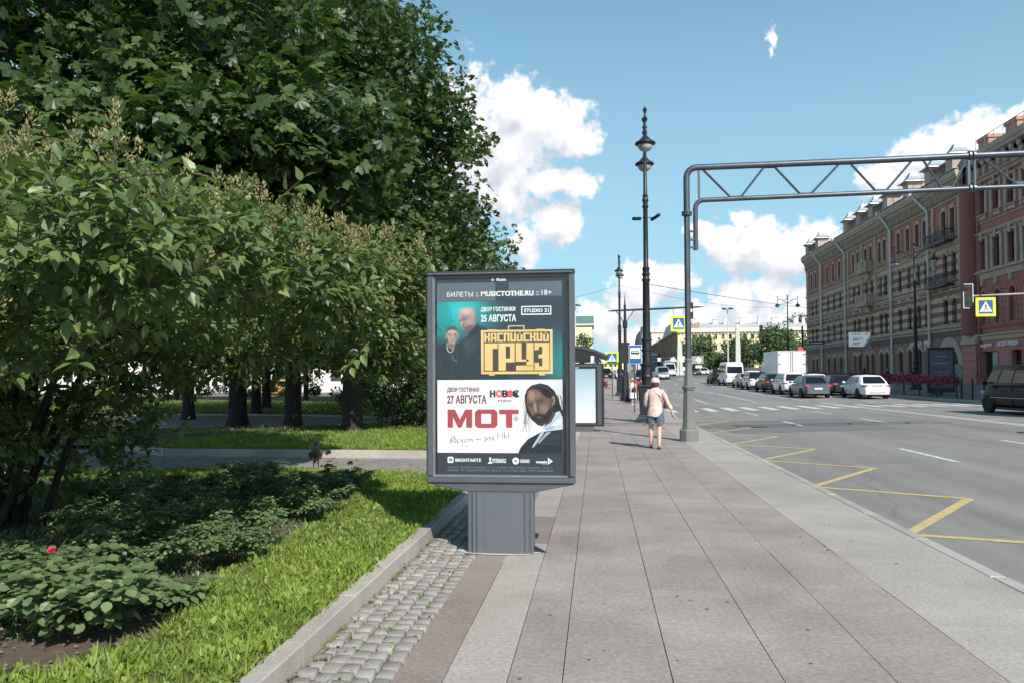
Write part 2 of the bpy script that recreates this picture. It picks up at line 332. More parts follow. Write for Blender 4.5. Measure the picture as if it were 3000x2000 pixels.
m_slab = mat('granite_slab', (.262,.222,.203), .75, scale=1.1, col2=(.33,.284,.262), bump=.12, bscale=260, fleck=.17, rnd=.055, detail=8, world=True)
m_slab_light = mat('light_granite', (.33,.295,.262), .75, scale=1.3, col2=(.395,.358,.325), bump=.12, bscale=260, fleck=.16, rnd=.05, world=True)
m_slab_brown = mat('brown_granite', (.225,.18,.158), .75, scale=1.3, col2=(.275,.228,.203), bump=.12, bscale=260, fleck=.18, rnd=.06, world=True)
m_kerb = mat('kerb_granite', (.33,.30,.27), .75, scale=3, col2=(.42,.385,.35), bump=.3, bscale=90, fleck=.17, rnd=.07, world=True)
m_sett = mat('sett_granite', (.21,.195,.18), .8, scale=7, col2=(.34,.315,.29), bump=.55, bscale=45, fleck=.2, rnd=.14, world=True)
m_joint = mat('joint_sand', (.10,.09,.075), .95, var=.3, scale=20, bump=.4)
m_soil = mat('soil', (.075,.052,.036), .95, scale=14, col2=(.13,.095,.068), bump=.9, bscale=60, fleck=.25)
m_path = mat('path_asphalt', (.22,.195,.18), .9, scale=3, col2=(.27,.242,.225), bump=.2, bscale=200, fleck=.16, world=True)
m_ground = mat('ground_earth', (.12,.115,.10), .95, var=.2, scale=.4)
m_white = mat('road_paint_white', (.40,.395,.385), .7, scale=7, col2=(.74,.74,.72), fleck=.12)
m_yel = mat('road_paint_yellow', (.40,.32,.15), .7, scale=9, col2=(.62,.48,.2), fleck=.2)
m_tar = mat('tar_seam', (.03,.03,.03), .6, var=.3)

def strip(name, m, x0, x1, ys, zf, nx=1, dz=0, kind='structure'):
    b = MB(); xs = [x0+(x1-x0)*i/nx for i in range(nx+1)]
    vs = [(x, y, zf(x, y)+dz) for y in ys for x in xs]; w = nx+1
    b.add(vs, [(j*w+i, j*w+i+1, (j+1)*w+i+1, (j+1)*w+i) for j in range(len(ys)-1) for i in range(nx)])
    o = b.build(name, m); o['kind'] = kind; return o
YS = [-12, -4, 4, 12, 20, 30, 40, 50, 60, 70, 80, 90, 100, 112, 125, 150, 180, 210, 260, 330, 420]
g = MB(); G_ = [-900, -300, -150, -80, -40, -20, -1.8, 3.3, 14, 25.6, 33, 60, 120, 200, 500, 1200]; GY = [-60, -12, 20, 50, 75, 100, 125, 160, 210, 260, 420, 900, 1800]
w = len(G_); g.add([(x, y, rise(y)-.42) for y in GY for x in G_], [(j*w+i, j*w+i+1, (j+1)*w+i+1, (j+1)*w+i) for j in range(len(GY)-1) for i in range(w-1)])
o = g.build('ground', m_ground); o['kind'] = 'structure'
road = strip('road', m_road, 3.34, 20.34, [y for y in YS if y <= 125], zroad, 12)
plaza = strip('plaza', m_asph, -60, 130, [y for y in YS if y >= 125], lambda x, y: zroad(min(max(x, 3.35), 25), y)-(0 if y > 125.5 else 0), 24)
sub = strip('pavement', m_joint, -1.78, 3.2, [y for y in YS if y <= 125], zwalk, 2, dz=-.03)
m_pave2 = mat('far_pavement', (.2,.19,.18), .85, scale=1.2, col2=(.25,.235,.22), fleck=.1, world=True)
fp = strip('far_pavement', m_pave2, 20.5, 33.3, [y for y in YS if y <= 125], zfar, 3)
# far pavement edge and near kerb (one stone = one part)
def slab_parts(parent, name, m, x0, x1, y0, y1, L, zf, gap=.004, th=.05, stag=0, jitter=.0015, bevel=.003):
    me = MB().box(-(x1-x0)/2+gap, (x1-x0)/2-gap, -L/2+.0011, L/2-.0011, -th, 0).mesh(name, [m])
    y = y0+stag; n = 0
    while y < y1:
        z = zf((x0+x1)/2, y+L/2)
        sl = math.atan2(zf(x0, y+L)-zf(x0, y), L)
        link_mesh(name, me, parent, ((x0+x1)/2, y+L/2, z+random.uniform(-jitter, jitter)), (sl+random.uniform(-.0008, .0008), random.uniform(-.001, .001), 0)); y += L; n += 1
    return n
walk = thing('paved_footpath', 'x', 'x'); 
for k_ in ('label', 'category'): del walk[k_]
walk['kind'] = 'structure'
for i, (a, b_) in enumerate([(-.5, -.2), (-.2, .4), (.4, 1.0), (1.0, 1.6), (1.6, 2.2)]):
    slab_parts(walk, 'paving_slab', m_slab, a, b_, 2.4, 46, 1.2, zwalk, gap=.003, stag=[0, .5, .1, .75, .3][i])
slab_parts(walk, 'paving_slab', m_slab_light, 2.2, 3.2, 2.4, 46, 1.5, zwalk, gap=.004)
slab_parts(walk, 'border_slab', m_slab_light, -.85, -.5, 2.9, 6.9, .73, zwalk, gap=.003)
slab_parts(walk, 'border_slab', m_slab_brown, -1.13, -.85, 2.9, 6.6, 1.2, zwalk, gap=.003)
slab_parts(walk, 'border_slab', m_slab_light, -1.13, -.5, 6.9, 7.7, .8, zwalk, gap=.003)
slab_parts(walk, 'border_slab', m_slab_brown, -.85, -.5, 7.7, 9.2, 1.5, zwalk, gap=.003)
slab_parts(walk, 'border_slab', m_slab_light, -.85, -.5, 9.2, 24, 1.46, zwalk, gap=.003)
slab_parts(walk, 'border_slab', m_slab_brown, -1.13, -.85, 7.7, 24, 1.2, zwalk, gap=.003)
far_slabs = strip('far_paving', m_slab, -1.0, 2.2, [46.2, 60, 75, 90, 105, 125], zwalk, 1, dz=-.002)
far_slabs2 = strip('light_paving_band', m_slab_light, 2.2, 3.2, [46.2, 60, 75, 90, 105, 125], zwalk, 1, dz=-.002)
kerb = thing('road_kerb', 'x', 'x'); del kerb['label']; del kerb['category']; kerb['kind'] = 'structure'
kme = MB().box(-.075, .075, -.745, .745, -.3, 0).mesh('kerb_stone', [m_kerb], bevel=.015)
y = 1.5
while y < 125: link_mesh('kerb_stone', kme, kerb, (3.275, y, zwalk(0, y)+random.uniform(-.002, .002)), (math.atan2(rise(y+.7)-rise(y-.7), 1.4), 0, 0)); y += 1.5
kerb2 = thing('far_kerb', 'x', 'x'); del kerb2['label']; del kerb2['category']; kerb2['kind'] = 'structure'
kme2 = MB().box(-.08, .08, -1.49, 1.49, -.3, 0).mesh('kerb_stone', [m_kerb], bevel=.015)
y = 30
while y < 125: link_mesh('kerb_stone', kme2, kerb2, (20.42, y, zfar(20, y)), (math.atan2(rise(y+1)-rise(y-1), 2), 0, 0)); y += 3

# road markings -----------------------------------------------------
def paint(name, m, segs, wd, dz=.005, kind='structure'):
    b = MB()
    for (x0, y0, x1, y1) in segs:
        n = max(1, int(math.hypot(x1-x0, y1-y0)/3)); dx, dy = x1-x0, y1-y0; l = math.hypot(dx, dy); px, py = -dy/l*wd/2, dx/l*wd/2
        for i in range(n):
            a, c = i/n, (i+1)/n; P = [(x0+dx*a+px, y0+dy*a+py), (x0+dx*a-px, y0+dy*a-py), (x0+dx*c-px, y0+dy*c-py), (x0+dx*c+px, y0+dy*c+py)]
            b.poly([(p[0], p[1], zroad(*p)+dz) for p in P])
    o = b.build(name, m); o['kind'] = kind; return o
sg = []
def zz(ys, xl=3.42, xr=5.15):
    pass
zig = [(xr, y) for y, xr in ((6.6, 3.45), (8.3, 5.2), (9.1, 3.45), (11.5, 5.2), (12.9, 3.45), (15.2, 5.2), (16.9, 3.45), (19.1, 5.2), (20.8, 3.45), (23, 5.2), (24.8, 3.45), (27, 5.2), (28.8, 3.45), (31, 5.2), (32.8, 3.45), (35, 5.2), (36.8, 3.45))]
paint('zigzag_stop_line', m_yel, [(a[0], a[1], b[0], b[1]) for a, b in zip(zig, zig[1:])]+[(3.45, 6.6, 5.2, 5.0), (5.2, 5.0, 3.45, 3.2)], .13)
paint('lane_dash', m_white, [(x, y, x, y+2.9) for x in (7.0, 10.0) for y in ([2.2, 8.9, 15.9, 27.2, 34.6] if x == 7.0 else [6.5, 17.5, 27.9, 34.2])]+[(x, y, x, y+3.4) for x in (7.0, 10.0) for y in range(68, 118, 10)], .12)
paint('centre_line', m_white, [(12.9, 3, 12.9, 47), (13.15, 3, 13.15, 47), (13.0, 49, 13.0, 124)], .12)
paint('lane_line', m_white, [(16.3, 46, 16.3, 110), (7.0, 50, 7.0, 66), (10.0, 50, 10.0, 66)], .12)
paint('stop_line', m_white, [(13.2, 46.6, 20.1, 46.6)], .4)
paint('stop_line', m_white, [(3.6, 48.5, 12.8, 48.5)], .22)
paint('zebra_stripe', m_white, [(3.9+i*1.0, 39.4, 3.9+i*1.0, 43.4) for i in range(17)], .45)
paint('parking_line', m_white, [(13.3, 28.2, 20.0, 30.5), (17.5, 35.5, 20.2, 35.5)], .16)
cr = []
x = 3.4; y = 17.6; 
def crack(x, y, x1, wob=.25, step=1.1, dy=.0):
    out = []; i = 0
    while x < x1:
        nx = x+step; ny = y+dy*step+random.uniform(-wob, wob); out.append((x, y, nx, ny)); x, y = nx, ny
    return out
paint('tar_seam', m_tar, crack(5.5, 30.5, 8.5, .1)+crack(14, 12, 17, .1), .03, dz=.009)
for (pa, pb, pc, pd) in ((4.2,9.4,24.5,31.0),(10.6,12.4,14.0,19.5),(7.4,9.2,8.0,12.0)):
    b = MB(); b.poly([(pa,pc,zroad(pa,pc)+.003),(pb,pc+.3,zroad(pb,pc)+.003),(pb,pd,zroad(pb,pd)+.003),(pa,pd-.2,zroad(pa,pd)+.003)]); o = b.build('asphalt_patch', mat('asphalt_patch', (.165,.158,.15), .85, var=.1, scale=2, fleck=.2), None); o['kind'] = 'structure'
for (x, y, rr, lb_) in ((9.0, 16.5, .32, 'iron manhole cover in the lane beside the nearest white dash'), (5.6, 27.2, .32, 'iron manhole cover just outside the yellow zigzag marking'), (11.8, 22.5, .32, 'iron manhole cover left of the white double centre line')):
    mh = thing('manhole_cover', lb_, 'manhole cover', (x, y, zroad(x, y)), 0, 'manhole covers in the road')
    mi_ = mat('manhole_iron', (.06,.055,.05), .6, .4, var=.3, scale=30)
    MB().lathe([(rr, -.02), (rr, .006)], n=28).build('rim', mi_, mh)
    b = MB(); 
    for a in range(-2, 3): b.box(-.22, .22, a*.09-.012, a*.09+.012, .006, .012)
    b.build('ribs', mi_, mh)

# garden kerb, lawn, path ---------------------------------------------
gk = thing('garden_kerb', 'x', 'x'); del gk['label']; del gk['category']; gk['kind'] = 'structure'
def kerb_run(pts, L=.98, h=.125, w=.125, name='kerb_stone'):
    me = MB().box(-w/2, w/2, -L/2, L/2, -.3, h).mesh(name, [m_kerb], bevel=.008)
    for (a, b_) in zip(pts, pts[1:]):
        d = math.hypot(b_[0]-a[0], b_[1]-a[1]); n = max(1, round(d/L)); ang = math.atan2(b_[1]-a[1], b_[0]-a[0])-math.pi/2
        for i in range(n):
            t = (i+.5)/n; o = link_mesh(name, me, gk, (a[0]+(b_[0]-a[0])*t, a[1]+(b_[1]-a[1])*t, random.uniform(-.004, .004)), (0, 0, ang+random.uniform(-.003, .003)), (1, d/n/L*1.009, 1))
kerb_run([(-1.765, 2.4), (-1.765, 11.1), (-2.2, 11.95), (-3.1, 12.5), (-6.0, 12.95), (-9.2, 12.2), (-12, 12)])
kerb_run([(-1.87, 70), (-1.87, 16.5), (-2.6, 15.75), (-9.3, 15.8), (-11.1, 17.2), (-14.5, 23)], h=.16)
kerb_run([(-9, 31.6), (-13.5, 33.5), (-22, 33.8)], h=.1)
beds = [(-1.82, 2), (-1.82, 11.1), (-2.25, 11.9), (-3.15, 12.42), (-6, 12.87), (-9.2, 12.1), (-12, 11.9), (-22, 11.9), (-22, 2)]
b = MB(); b.poly([(x, y, .095) for x, y in beds]); lb = b.build('flower_bed_soil', m_soil); lb['kind'] = 'structure'
m_turf = mat('turf_soil', (.045,.05,.022), .95, scale=8, col2=(.075,.085,.03), bump=.5)
b = MB(); b.poly([(-1.96, 70, .12+rise(70)), (-1.96, 50, .12), (-1.96, 16.5, .12), (-2.66, 15.85, .12), (-9.25, 15.9, .12), (-11, 17.3, .12), (-14.4, 23.1, .12), (-9, 24.5, .12), (-5.5, 30.5, .12), (-5.5, 70, .12+rise(70))][::1]); l2 = b.build('lawn', m_turf); l2['kind'] = 'structure'
b = MB(); b.poly([(-9.1, 31.7, .1), (-13.5, 33.6, .1), (-22, 33.9, .1), (-70, 34, .1), (-70, 62, .25), (-9.1, 62, .25)]); l3 = b.build('lawn', m_turf); l3['kind'] = 'structure'
b = MB(); b.poly([(-70, 17, .09), (-15, 17, .09), (-11.4, 17.4, .09), (-14.6, 23.3, .09), (-22, 28, .09), (-70, 29, .09)]); l4 = b.build('lawn', m_turf); l4['kind'] = 'structure'
b = MB(); b.quad((-75, 8, 0), (-1.79, 8, 0), (-1.79, 64, .0), (-75, 64, .0)); pth = b.build('garden_path', m_path); pth['kind'] = 'structure'

# cobbles between garden kerb and slabs
cob = thing('cobbled_strip', 'x', 'x'); del cob['label']; del cob['category']; cob['kind'] = 'structure'
def sett_mesh(i):
    r_ = random.Random(i); bm = bmesh.new(); bmesh.ops.create_cube(bm, size=1)
    for v in bm.verts:
        top = v.co.z > 0; v.co.x += r_.uniform(-.07, .05)*(1 if v.co.x > 0 else -1); v.co.y += r_.uniform(-.08, .03)*(1 if v.co.y > 0 else -1); v.co.z = (0 if top else -.8)+r_.uniform(-.04, .04)
    bmesh.ops.bevel(bm, geom=[e for e in bm.edges if all(v.co.z > -.3 for v in e.verts)]+[e for e in bm.edges if (e.verts[0].co.z > -.3) != (e.verts[1].co.z > -.3)], offset=.07, segments=1, affect='EDGES')
    me = bpy.data.meshes.new('cobblestone'); bm.to_mesh(me); bm.free(); me.materials.append(m_sett); me.polygons.foreach_set('use_smooth', [True]*len(me.polygons)); 
    try: me.set_sharp_from_angle(angle=R(50))
    except Exception: pass
    return me
sm = [sett_mesh(i) for i in range(9)]
def in_foot(x, y): return (-1.30 < x < -.3 and 6.95 < y < 7.6)
rest = []; cnt = 0; cols = []
nc = 5; xw = (1.70-1.13)/nc
allst = []
for c in range(nc):
    y = 3.3+random.uniform(0, .1)
    while y < 14.5:
        l = random.uniform(.095, .15); cx = -1.70+xw*(c+.5)+.008*math.sin(y*2.1+c*.4); allst.append((y, cx, l)); y += l+.007
allst.sort()
for i, (y, cx, l) in enumerate(allst):
    args = (cx+random.uniform(-.004, .004), y+l/2, random.uniform(-.008, .005)), (random.uniform(-.035, .035), random.uniform(-.035, .035), random.uniform(-.05, .05)), (xw*.90, l*.93, .09)
    if i < 300: link_mesh('cobblestone', sm[i%9], cob, *args)
    else: rest.append((sm[i%9], args))
bm = bmesh.new()
for me, (lo, ro, scl) in rest:
    t = bpy.data.meshes.new('t'); t.from_pydata([v.co[:] for v in me.vertices], [], [p.vertices[:] for p in me.polygons]); t.transform(Matrix.LocRotScale(Vector(lo), __import__('mathutils').Euler(ro), Vector(scl))); bm.from_mesh(t); bpy.data.meshes.remove(t)
me = bpy.data.meshes.new('cobblestones_beyond'); bm.to_mesh(me); bm.free(); me.materials.append(m_sett); o = link_mesh('cobblestones_beyond', me, cob); o['kind'] = 'stuff'

# ------------------------------------------------------------------ advertising board
m_frame = mat('frame_grey', (.105,.112,.125), .42, .25, var=.12, scale=3, bump=.04, spec=.5)
m_dark = mat('dark_gasket', (.02,.021,.024), .35, var=.3, scale=12)
m_navy = mat('print_navy', (.018,.026,.042), .5); m_prwhite = mat('print_white', (.80,.78,.79), .5, var=.03, scale=3)
m_ink_w = mat('ink_white', (.82,.82,.82), .5); m_gold = mat('print_gold', (.72,.46,.14), .5, scale=2.5, col2=(.86,.62,.27))
m_gold_dk = mat('print_gold_shadow', (.055,.03,.012), .5); m_mar = mat('print_maroon', (.20,.06,.07), .5); m_red = mat('print_red', (.42,.06,.075), .5, var=.08, scale=6); m_pink = mat('print_coral', (.72,.10,.13), .5)
m_blk = mat('ink_black', (.018,.018,.02), .5); m_skin_a = mat('print_skin_pale', (.22,.13,.125), .5, scale=11, col2=(.62,.42,.38), detail=3); m_skin_b = mat('print_skin', (.05,.028,.024), .5, scale=12, col2=(.30,.165,.12), detail=3)
m_skin_sh = mat('print_skin_shade', (.10,.055,.055), .5); m_hair = mat('print_hair', (.012,.011,.012), .5); m_cloth_d = mat('print_dark_cloth', (.008,.012,.018), .5, scale=14, col2=(.035,.046,.06)); m_cloth_w = mat('print_collar', (.30,.36,.46), .5, scale=16, col2=(.72,.75,.82)); m_ink_g = mat('ink_grey', (.25,.26,.29), .5)
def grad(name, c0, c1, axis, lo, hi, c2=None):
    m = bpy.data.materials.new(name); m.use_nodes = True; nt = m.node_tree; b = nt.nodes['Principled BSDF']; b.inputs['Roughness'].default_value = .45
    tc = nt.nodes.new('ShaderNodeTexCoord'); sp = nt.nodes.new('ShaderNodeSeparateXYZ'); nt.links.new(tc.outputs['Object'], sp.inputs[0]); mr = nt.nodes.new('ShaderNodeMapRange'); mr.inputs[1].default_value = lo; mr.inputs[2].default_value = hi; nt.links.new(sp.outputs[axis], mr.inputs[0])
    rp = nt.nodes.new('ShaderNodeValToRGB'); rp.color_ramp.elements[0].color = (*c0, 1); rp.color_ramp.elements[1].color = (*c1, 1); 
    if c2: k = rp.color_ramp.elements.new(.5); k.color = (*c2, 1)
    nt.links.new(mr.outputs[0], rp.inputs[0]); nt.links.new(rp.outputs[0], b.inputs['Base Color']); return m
BX, BY = -.913, 7.2
bb = thing('advertising_board', 'grey framed pedestal street poster case with two-part concert poster on the footpath', 'advertising board', (BX, BY, 0))
# local x: -.707 .. .707, front face y=0
xl, xr, z0, z1 = -.708, .708, .655, 2.657; ft = .034
fr = MB()
def rail(b, x0, x1, za, zb, dep=.24, lip=.028):   # rounded frame section drawn as stepped box
    b.box(x0, x1, 0, dep, za, zb)
fw = .062
for nm, a in (('frame_rail', (xl, xr, z1-ft, z1)), ('frame_rail', (xl, xr, z0, z0+fw)), ('frame_rail', (xl, xl+fw, z0+fw, z1-ft)), ('frame_rail', (xr-fw, xr, z0+fw, z1-ft))):
    MB().box(a[0], a[1], 0, .24, a[2], a[3]).build(nm, m_frame, bb, bevel=.016, smooth=True)
ch = .022
b = MB(); ix0, ix1, iz0, iz1 = xl+fw, xr-fw, z0+fw, z1-ft
for q in (((ix0, 0.004, iz0), (ix1, 0.004, iz0), (ix1-ch, .03, iz0+ch), (ix0+ch, .03, iz0+ch)), ((ix1, .004, iz1), (ix0, .004, iz1), (ix0+ch, .03, iz1-ch), (ix1-ch, .03, iz1-ch)), ((ix0, .004, iz1), (ix0, .004, iz0), (ix0+ch, .03, iz0+ch), (ix0+ch, .03, iz1-ch)), ((ix1, .004, iz0), (ix1, .004, iz1), (ix1-ch, .03, iz1-ch), (ix1-ch, .03, iz0+ch))): b.quad(*q)
b.build('inner_chamfer', mat('frame_light', (.17,.18,.195), .35, .3, var=.1), bb)
box_obj('backing', m_dark, bb, ix0, ix1, .05, .2, iz0, iz1)
tray = MB().extrude([(xl+.01, z0-.001), (xr-.01, z0-.001), (.32, .578), (-.32, .578)], lambda x, z: (x, .02, z), lambda x, z: (x, .22, z)).build('underside_tray', m_frame, bb, bevel=.006)
MB().box(xl-.004, xr+.004, .02, .26, z1+.0005, z1+.016).build('top_cap', mat('top_seal', (.03,.033,.036), .5, var=.2), bb, bevel=.004)
ped = MB(); pts = []
for sx in (1,):
    prof = [(-.312, .03), (-.305, .015), (-.285, .015), (-.283, .027), (-.265, .027), (-.263, .004), (-.235, .004), (-.233, .016), (-.222, .016), (-.22, 0), (.22, 0), (.222, .016), (.233, .016), (.235, .004), (.263, .004), (.265, .027), (.283, .027), (.285, .015), (.305, .015), (.312, .03), (.312, .2), (-.312, .2)]
ped.extrude(prof, lambda x, y: (x, y, -.02), lambda x, y: (x, y, .578)); ped.build('pedestal', mat('pedestal_grey', (.125,.135,.155), .45, .2, var=.08, scale=2), bb)
box_obj('service_panel', mat('pedestal_grey', None), bb, -.145, .16, -.004, .001, .02, .572)
b = MB(); b.extrude([(.312, .0), (.43, .0), (.312, .06)], lambda x, z: (x, .1, z), lambda x, z: (x, .14, z)); b.build('anchor_bracket', m_dark, bb)
grout = mat('grout_patch', (.42,.41,.39), .9, scale=14, col2=(.55,.54,.52), bump=.5)
b = MB(); n = 26; b.poly([(-.02+.40*math.cos(2*math.pi*i/n)*(1+random.uniform(-.06, .06)), .09+.15*math.sin(2*math.pi*i/n)*(1+random.uniform(-.1, .1)), .006) for i in range(n)]); b.build('mortar_bed', grout, bb)
# poster: px -> local via picture rectangle of the poster (photo zoom coordinates 285..1675 x 262..2330)
PX0, PX1, PZ0, PZ1 = -.606, .592, .738, 2.566
def px(x): return PX0+(x-287)/(1672-287)*(PX1-PX0)
def pz(y): return PZ1-(y-255)/(2355-255)*(PZ1-PZ0)
poster = box_obj('poster', m_navy, bb, PX0, PX1, .040, .0405, PZ0, PZ1)
def fl(name, m, pts, y): return MB().poly([(px(a), y, pz(c)) for a, c in pts]).build(name, m, poster)
def rect(name, m, x0, y0, x1, y1, d): return fl(name, m, [(x0, y1), (x1, y1), (x1, y0), (x0, y0)], d)
d1, d2, d3, d4, d5 = .039, .038, .037, .036, .035
m_print = bpy.data.materials.new('photo_print'); m_print.use_nodes = True; _b = m_print.node_tree.nodes['Principled BSDF']; _b.inputs['Roughness'].default_value = .45; _a = m_print.node_tree.nodes.new('ShaderNodeAttribute'); _a.attribute_name = 'ink'; m_print.node_tree.links.new(_a.outputs['Color'], _b.inputs['Base Color'])
def sdf_poly(X, Y, pts):
    d = np.full(X.shape, 1e9)
    for (x0, y0), (x1, y1) in zip(pts, pts[1:]+pts[:1]):
        dx, dy = x1-x0, y1-y0; t = np.clip(((X-x0)*dx+(Y-y0)*dy)/(dx*dx+dy*dy+1e-9), 0, 1); d = np.minimum(d, np.hypot(X-x0-t*dx, Y-y0-t*dy))
    ins = np.zeros(X.shape, bool)
    for (x0, y0), (x1, y1) in zip(pts, pts[1:]+pts[:1]): ins ^= ((y0 > Y) != (y1 > Y)) & (X < (x1-x0)*(Y-y0)/(y1-y0+1e-12)+x0)
    return np.where(ins, -d, d)
def print_mesh(name, x0, x1, y0, y1, nx, ny, base, layers, d, seed=0):
    """a printed picture: ink colours on a fine flat grid, soft-edged shapes laid over one another"""
    X, Y = np.meshgrid(np.linspace(x0, x1, nx), np.linspace(y0, y1, ny)); C = np.ones(X.shape+(3,))*np.array(base)
    for L_ in layers:
        if L_[0] == 'e': _, cx, cy, rx, ry, rot, soft, col, al = L_; c, s_ = math.cos(R(rot)), math.sin(R(rot)); u = (X-cx)*c+(Y-cy)*s_; v = -(X-cx)*s_+(Y-cy)*c; q = (np.sqrt((u/rx)**2+(v/ry)**2)-1)*min(rx, ry)
        elif L_[0] == 'l': _, pts, w_, soft, col, al = L_; q = np.full(X.shape, 1e9); 
        else: _, pts, soft, col, al = L_; q = sdf_poly(X, Y, pts)
        if L_[0] == 'l':
            for (ax, ay), (bx, by) in zip(pts, pts[1:]): dx, dy = bx-ax, by-ay; t = np.clip(((X-ax)*dx+(Y-ay)*dy)/(dx*dx+dy*dy+1e-9), 0, 1); q = np.minimum(q, np.hypot(X-ax-t*dx, Y-ay-t*dy)-w_)
        soft = soft*.6 if soft < 40 else soft; m_ = np.clip(.5-q/(2*soft), 0, 1); m_ = (m_*m_*(3-2*m_)*al)[..., None]; C = C*(1-m_)+np.array(col)*m_
    C *= 1+np.random.default_rng(seed).normal(0, .05, X.shape)[..., None]
    V = np.stack([PX0+(X-287)/(1672-287)*(PX1-PX0), np.full(X.shape, d), PZ1-(Y-255)/(2355-255)*(PZ1-PZ0)], -1).reshape(-1, 3)
    F = [(j*nx+i, (j+1)*nx+i, (j+1)*nx+i+1, j*nx+i+1) for j in range(ny-1) for i in range(nx-1)]
    me = bpy.data.meshes.new(name); me.from_pydata(V.tolist(), [], F); at = me.attributes.new('ink', 'FLOAT_COLOR', 'POINT'); at.data.foreach_set('color', np.concatenate([np.clip(C, 0, 1), np.ones(X.shape+(1,))], -1).reshape(-1).astype(np.float32)); me.materials.append(m_print)
    return link_mesh(name, me, poster)
_n = (.016, .022, .036); _sk = (.33, .21, .19); _hi = (.66, .47, .43); _sh = (.11, .065, .062); _ck = (.010, .014, .020)
print_mesh('photo_print', 287, 1672, 468, 1321, 300, 190, _n, [
 ('e', 420, 600, 420, 250, 0, 190, (.012,.30,.31), 1), ('e', 560, 560, 190, 130, 0, 120, (.02,.50,.49), .9), ('e', 300, 640, 160, 200, 0, 6, (.01,.22,.24), .45), ('e', 560, 1150, 480, 250, 0, 120, (.014,.03,.042), .9), ('e', 1680, 1130, 190, 240, 0, 170, (.01,.20,.23), .9),
 ('p', [(545,1321),(560,900),(640,830),(730,715),(800,745),(1000,850),(1090,1321)], 7, _ck, 1), ('e', 640, 960, 70, 120, 30, 60, (.03,.042,.052), .9), ('l', [(610,880),(560,960),(545,1060)], 3, 5, (.10,.12,.13), .7), ('l', [(650,880),(600,960),(560,1030)], 3, 5, (.09,.11,.12), .7), ('l', [(735,700),(790,770),(800,850)], 6, 7, (.05,.06,.07), .8), ('e', 690, 800, 60, 50, 0, 30, (.006,.008,.012), .9),
 ('p', [(520,640),(532,585),(565,548),(620,530),(680,545),(715,590),(728,650),(722,700),(695,750),(640,792),(592,797),(562,765),(545,700)], 4, _sk, 1), ('e', 615, 575, 70, 38, 0, 34, _hi, .85), ('e', 680, 610, 30, 50, 0, 28, (.50,.32,.29), .6), ('e', 550, 620, 18, 50, 0, 16, (.50,.36,.34), .6), ('e', 640, 770, 70, 34, -30, 24, _sh, .85), ('e', 600, 757, 34, 14, 0, 12, (.17,.10,.095), .8), ('e', 585, 668, 30, 9, -6, 8, _sh, .95), ('e', 545, 676, 12, 8, 0, 6, _sh, .95), ('l', [(555,650),(610,640)], 4, 5, _sh, .8), ('e', 562, 708, 9, 24, 0, 9, (.50,.34,.31), .9), ('e', 575, 720, 8, 8, 0, 6, _sh, .8), ('e', 592, 746, 22, 4, 0, 4, (.14,.06,.06), .9), ('e', 655, 690, 34, 34, 0, 26, (.43,.28,.25), .7), ('e', 718, 655, 14, 32, 0, 4, (.40,.25,.23), 1), ('e', 718, 655, 6, 18, 0, 5, _sh, .8), ('e', 735, 640, 30, 110, 0, 14, (.05,.03,.035), .25),
 ('p', [(287,1321),(290,965),(380,912),(470,932),(560,905),(610,1000),(565,1321)], 6, _ck, 1), ('l', [(305,1000),(335,1180)], 2, 4, (.12,.14,.15), .6), ('l', [(520,1010),(500,1150)], 2, 4, (.13,.15,.16), .7), ('l', [(400,950),(450,1100),(470,1300)], 8, 9, (.025,.034,.044), .9),
 ('p', [(420,895),(498,890),(480,975),(455,990),(400,960),(385,930)], 5, (.28,.18,.165), 1), ('p', [(392,830),(398,782),(430,744),(480,738),(518,775),(524,830),(510,890),(480,922),(440,925),(410,895)], 4, (.40,.27,.245), 1), ('p', [(390,815),(396,775),(430,738),(482,733),(520,772),(525,812),(505,785),(455,772),(412,785)], 5, (.06,.045,.045), .9), ('e', 452, 805, 36, 20, 0, 16, _hi, .6), ('e', 385, 850, 8, 24, 0, 4, (.34,.22,.20), 1), ('e', 528, 850, 8, 24, 0, 4, (.30,.20,.18), 1), ('e', 432, 830, 15, 6, 0, 5, _sh, 1), ('e', 488, 830, 15, 6, 0, 5, _sh, 1), ('l', [(415,816),(445,813)], 3, 3, _sh, .8), ('l', [(472,813),(505,816)], 3, 3, _sh, .8), ('e', 460, 858, 7, 20, 0, 6, (.54,.38,.35), .9), ('e', 463, 878, 12, 4, 0, 4, _sh, .7), ('e', 463, 897, 20, 4, 0, 4, (.14,.06,.06), .9), ('e', 505, 870, 18, 40, 0, 14, (.20,.125,.12), .7), ('e', 440, 950, 40, 14, 0, 14, _sh, .6),
 ('l', [(393,958),(405,1000),(430,1022),(455,1015),(470,985)], 3.5, 3, (.62,.63,.64), 1), ('l', [(455,1050),(475,1110),(500,1110)], 2, 3, (.35,.38,.4), .8)], .0388, 3)
rect('header_band', mat('print_header', (.085,.095,.115), .5, scale=2, col2=(.12,.13,.15)), 287, 262, 940, 465, d1)
rect('header_band', mat('print_header', None), 1090, 262, 1672, 420, d1)
rect('white_panel', m_prwhite, 287, 1322, 1672, 2118, d1)
def tx(s, x0, y0, x1, y1, m, bold=.0, d=d3, name='lettering', **k): return text_fit(s, name, m, poster, px(x0), px(x1), pz(y1), pz(y0), d, bold=bold, ext=.0004, **k)
tx('БИЛЕТЫ', 400, 362, 690, 415, m_ink_w, .004); tx('::', 722, 375, 748, 415, m_ink_w, .01); tx('MUSICTOTHE.RU', 780, 360, 1362, 415, m_ink_w, .04); tx('::', 1393, 370, 1420, 410, m_ink_w, .01); tx('18+', 1450, 355, 1560, 410, m_ink_w, .004)
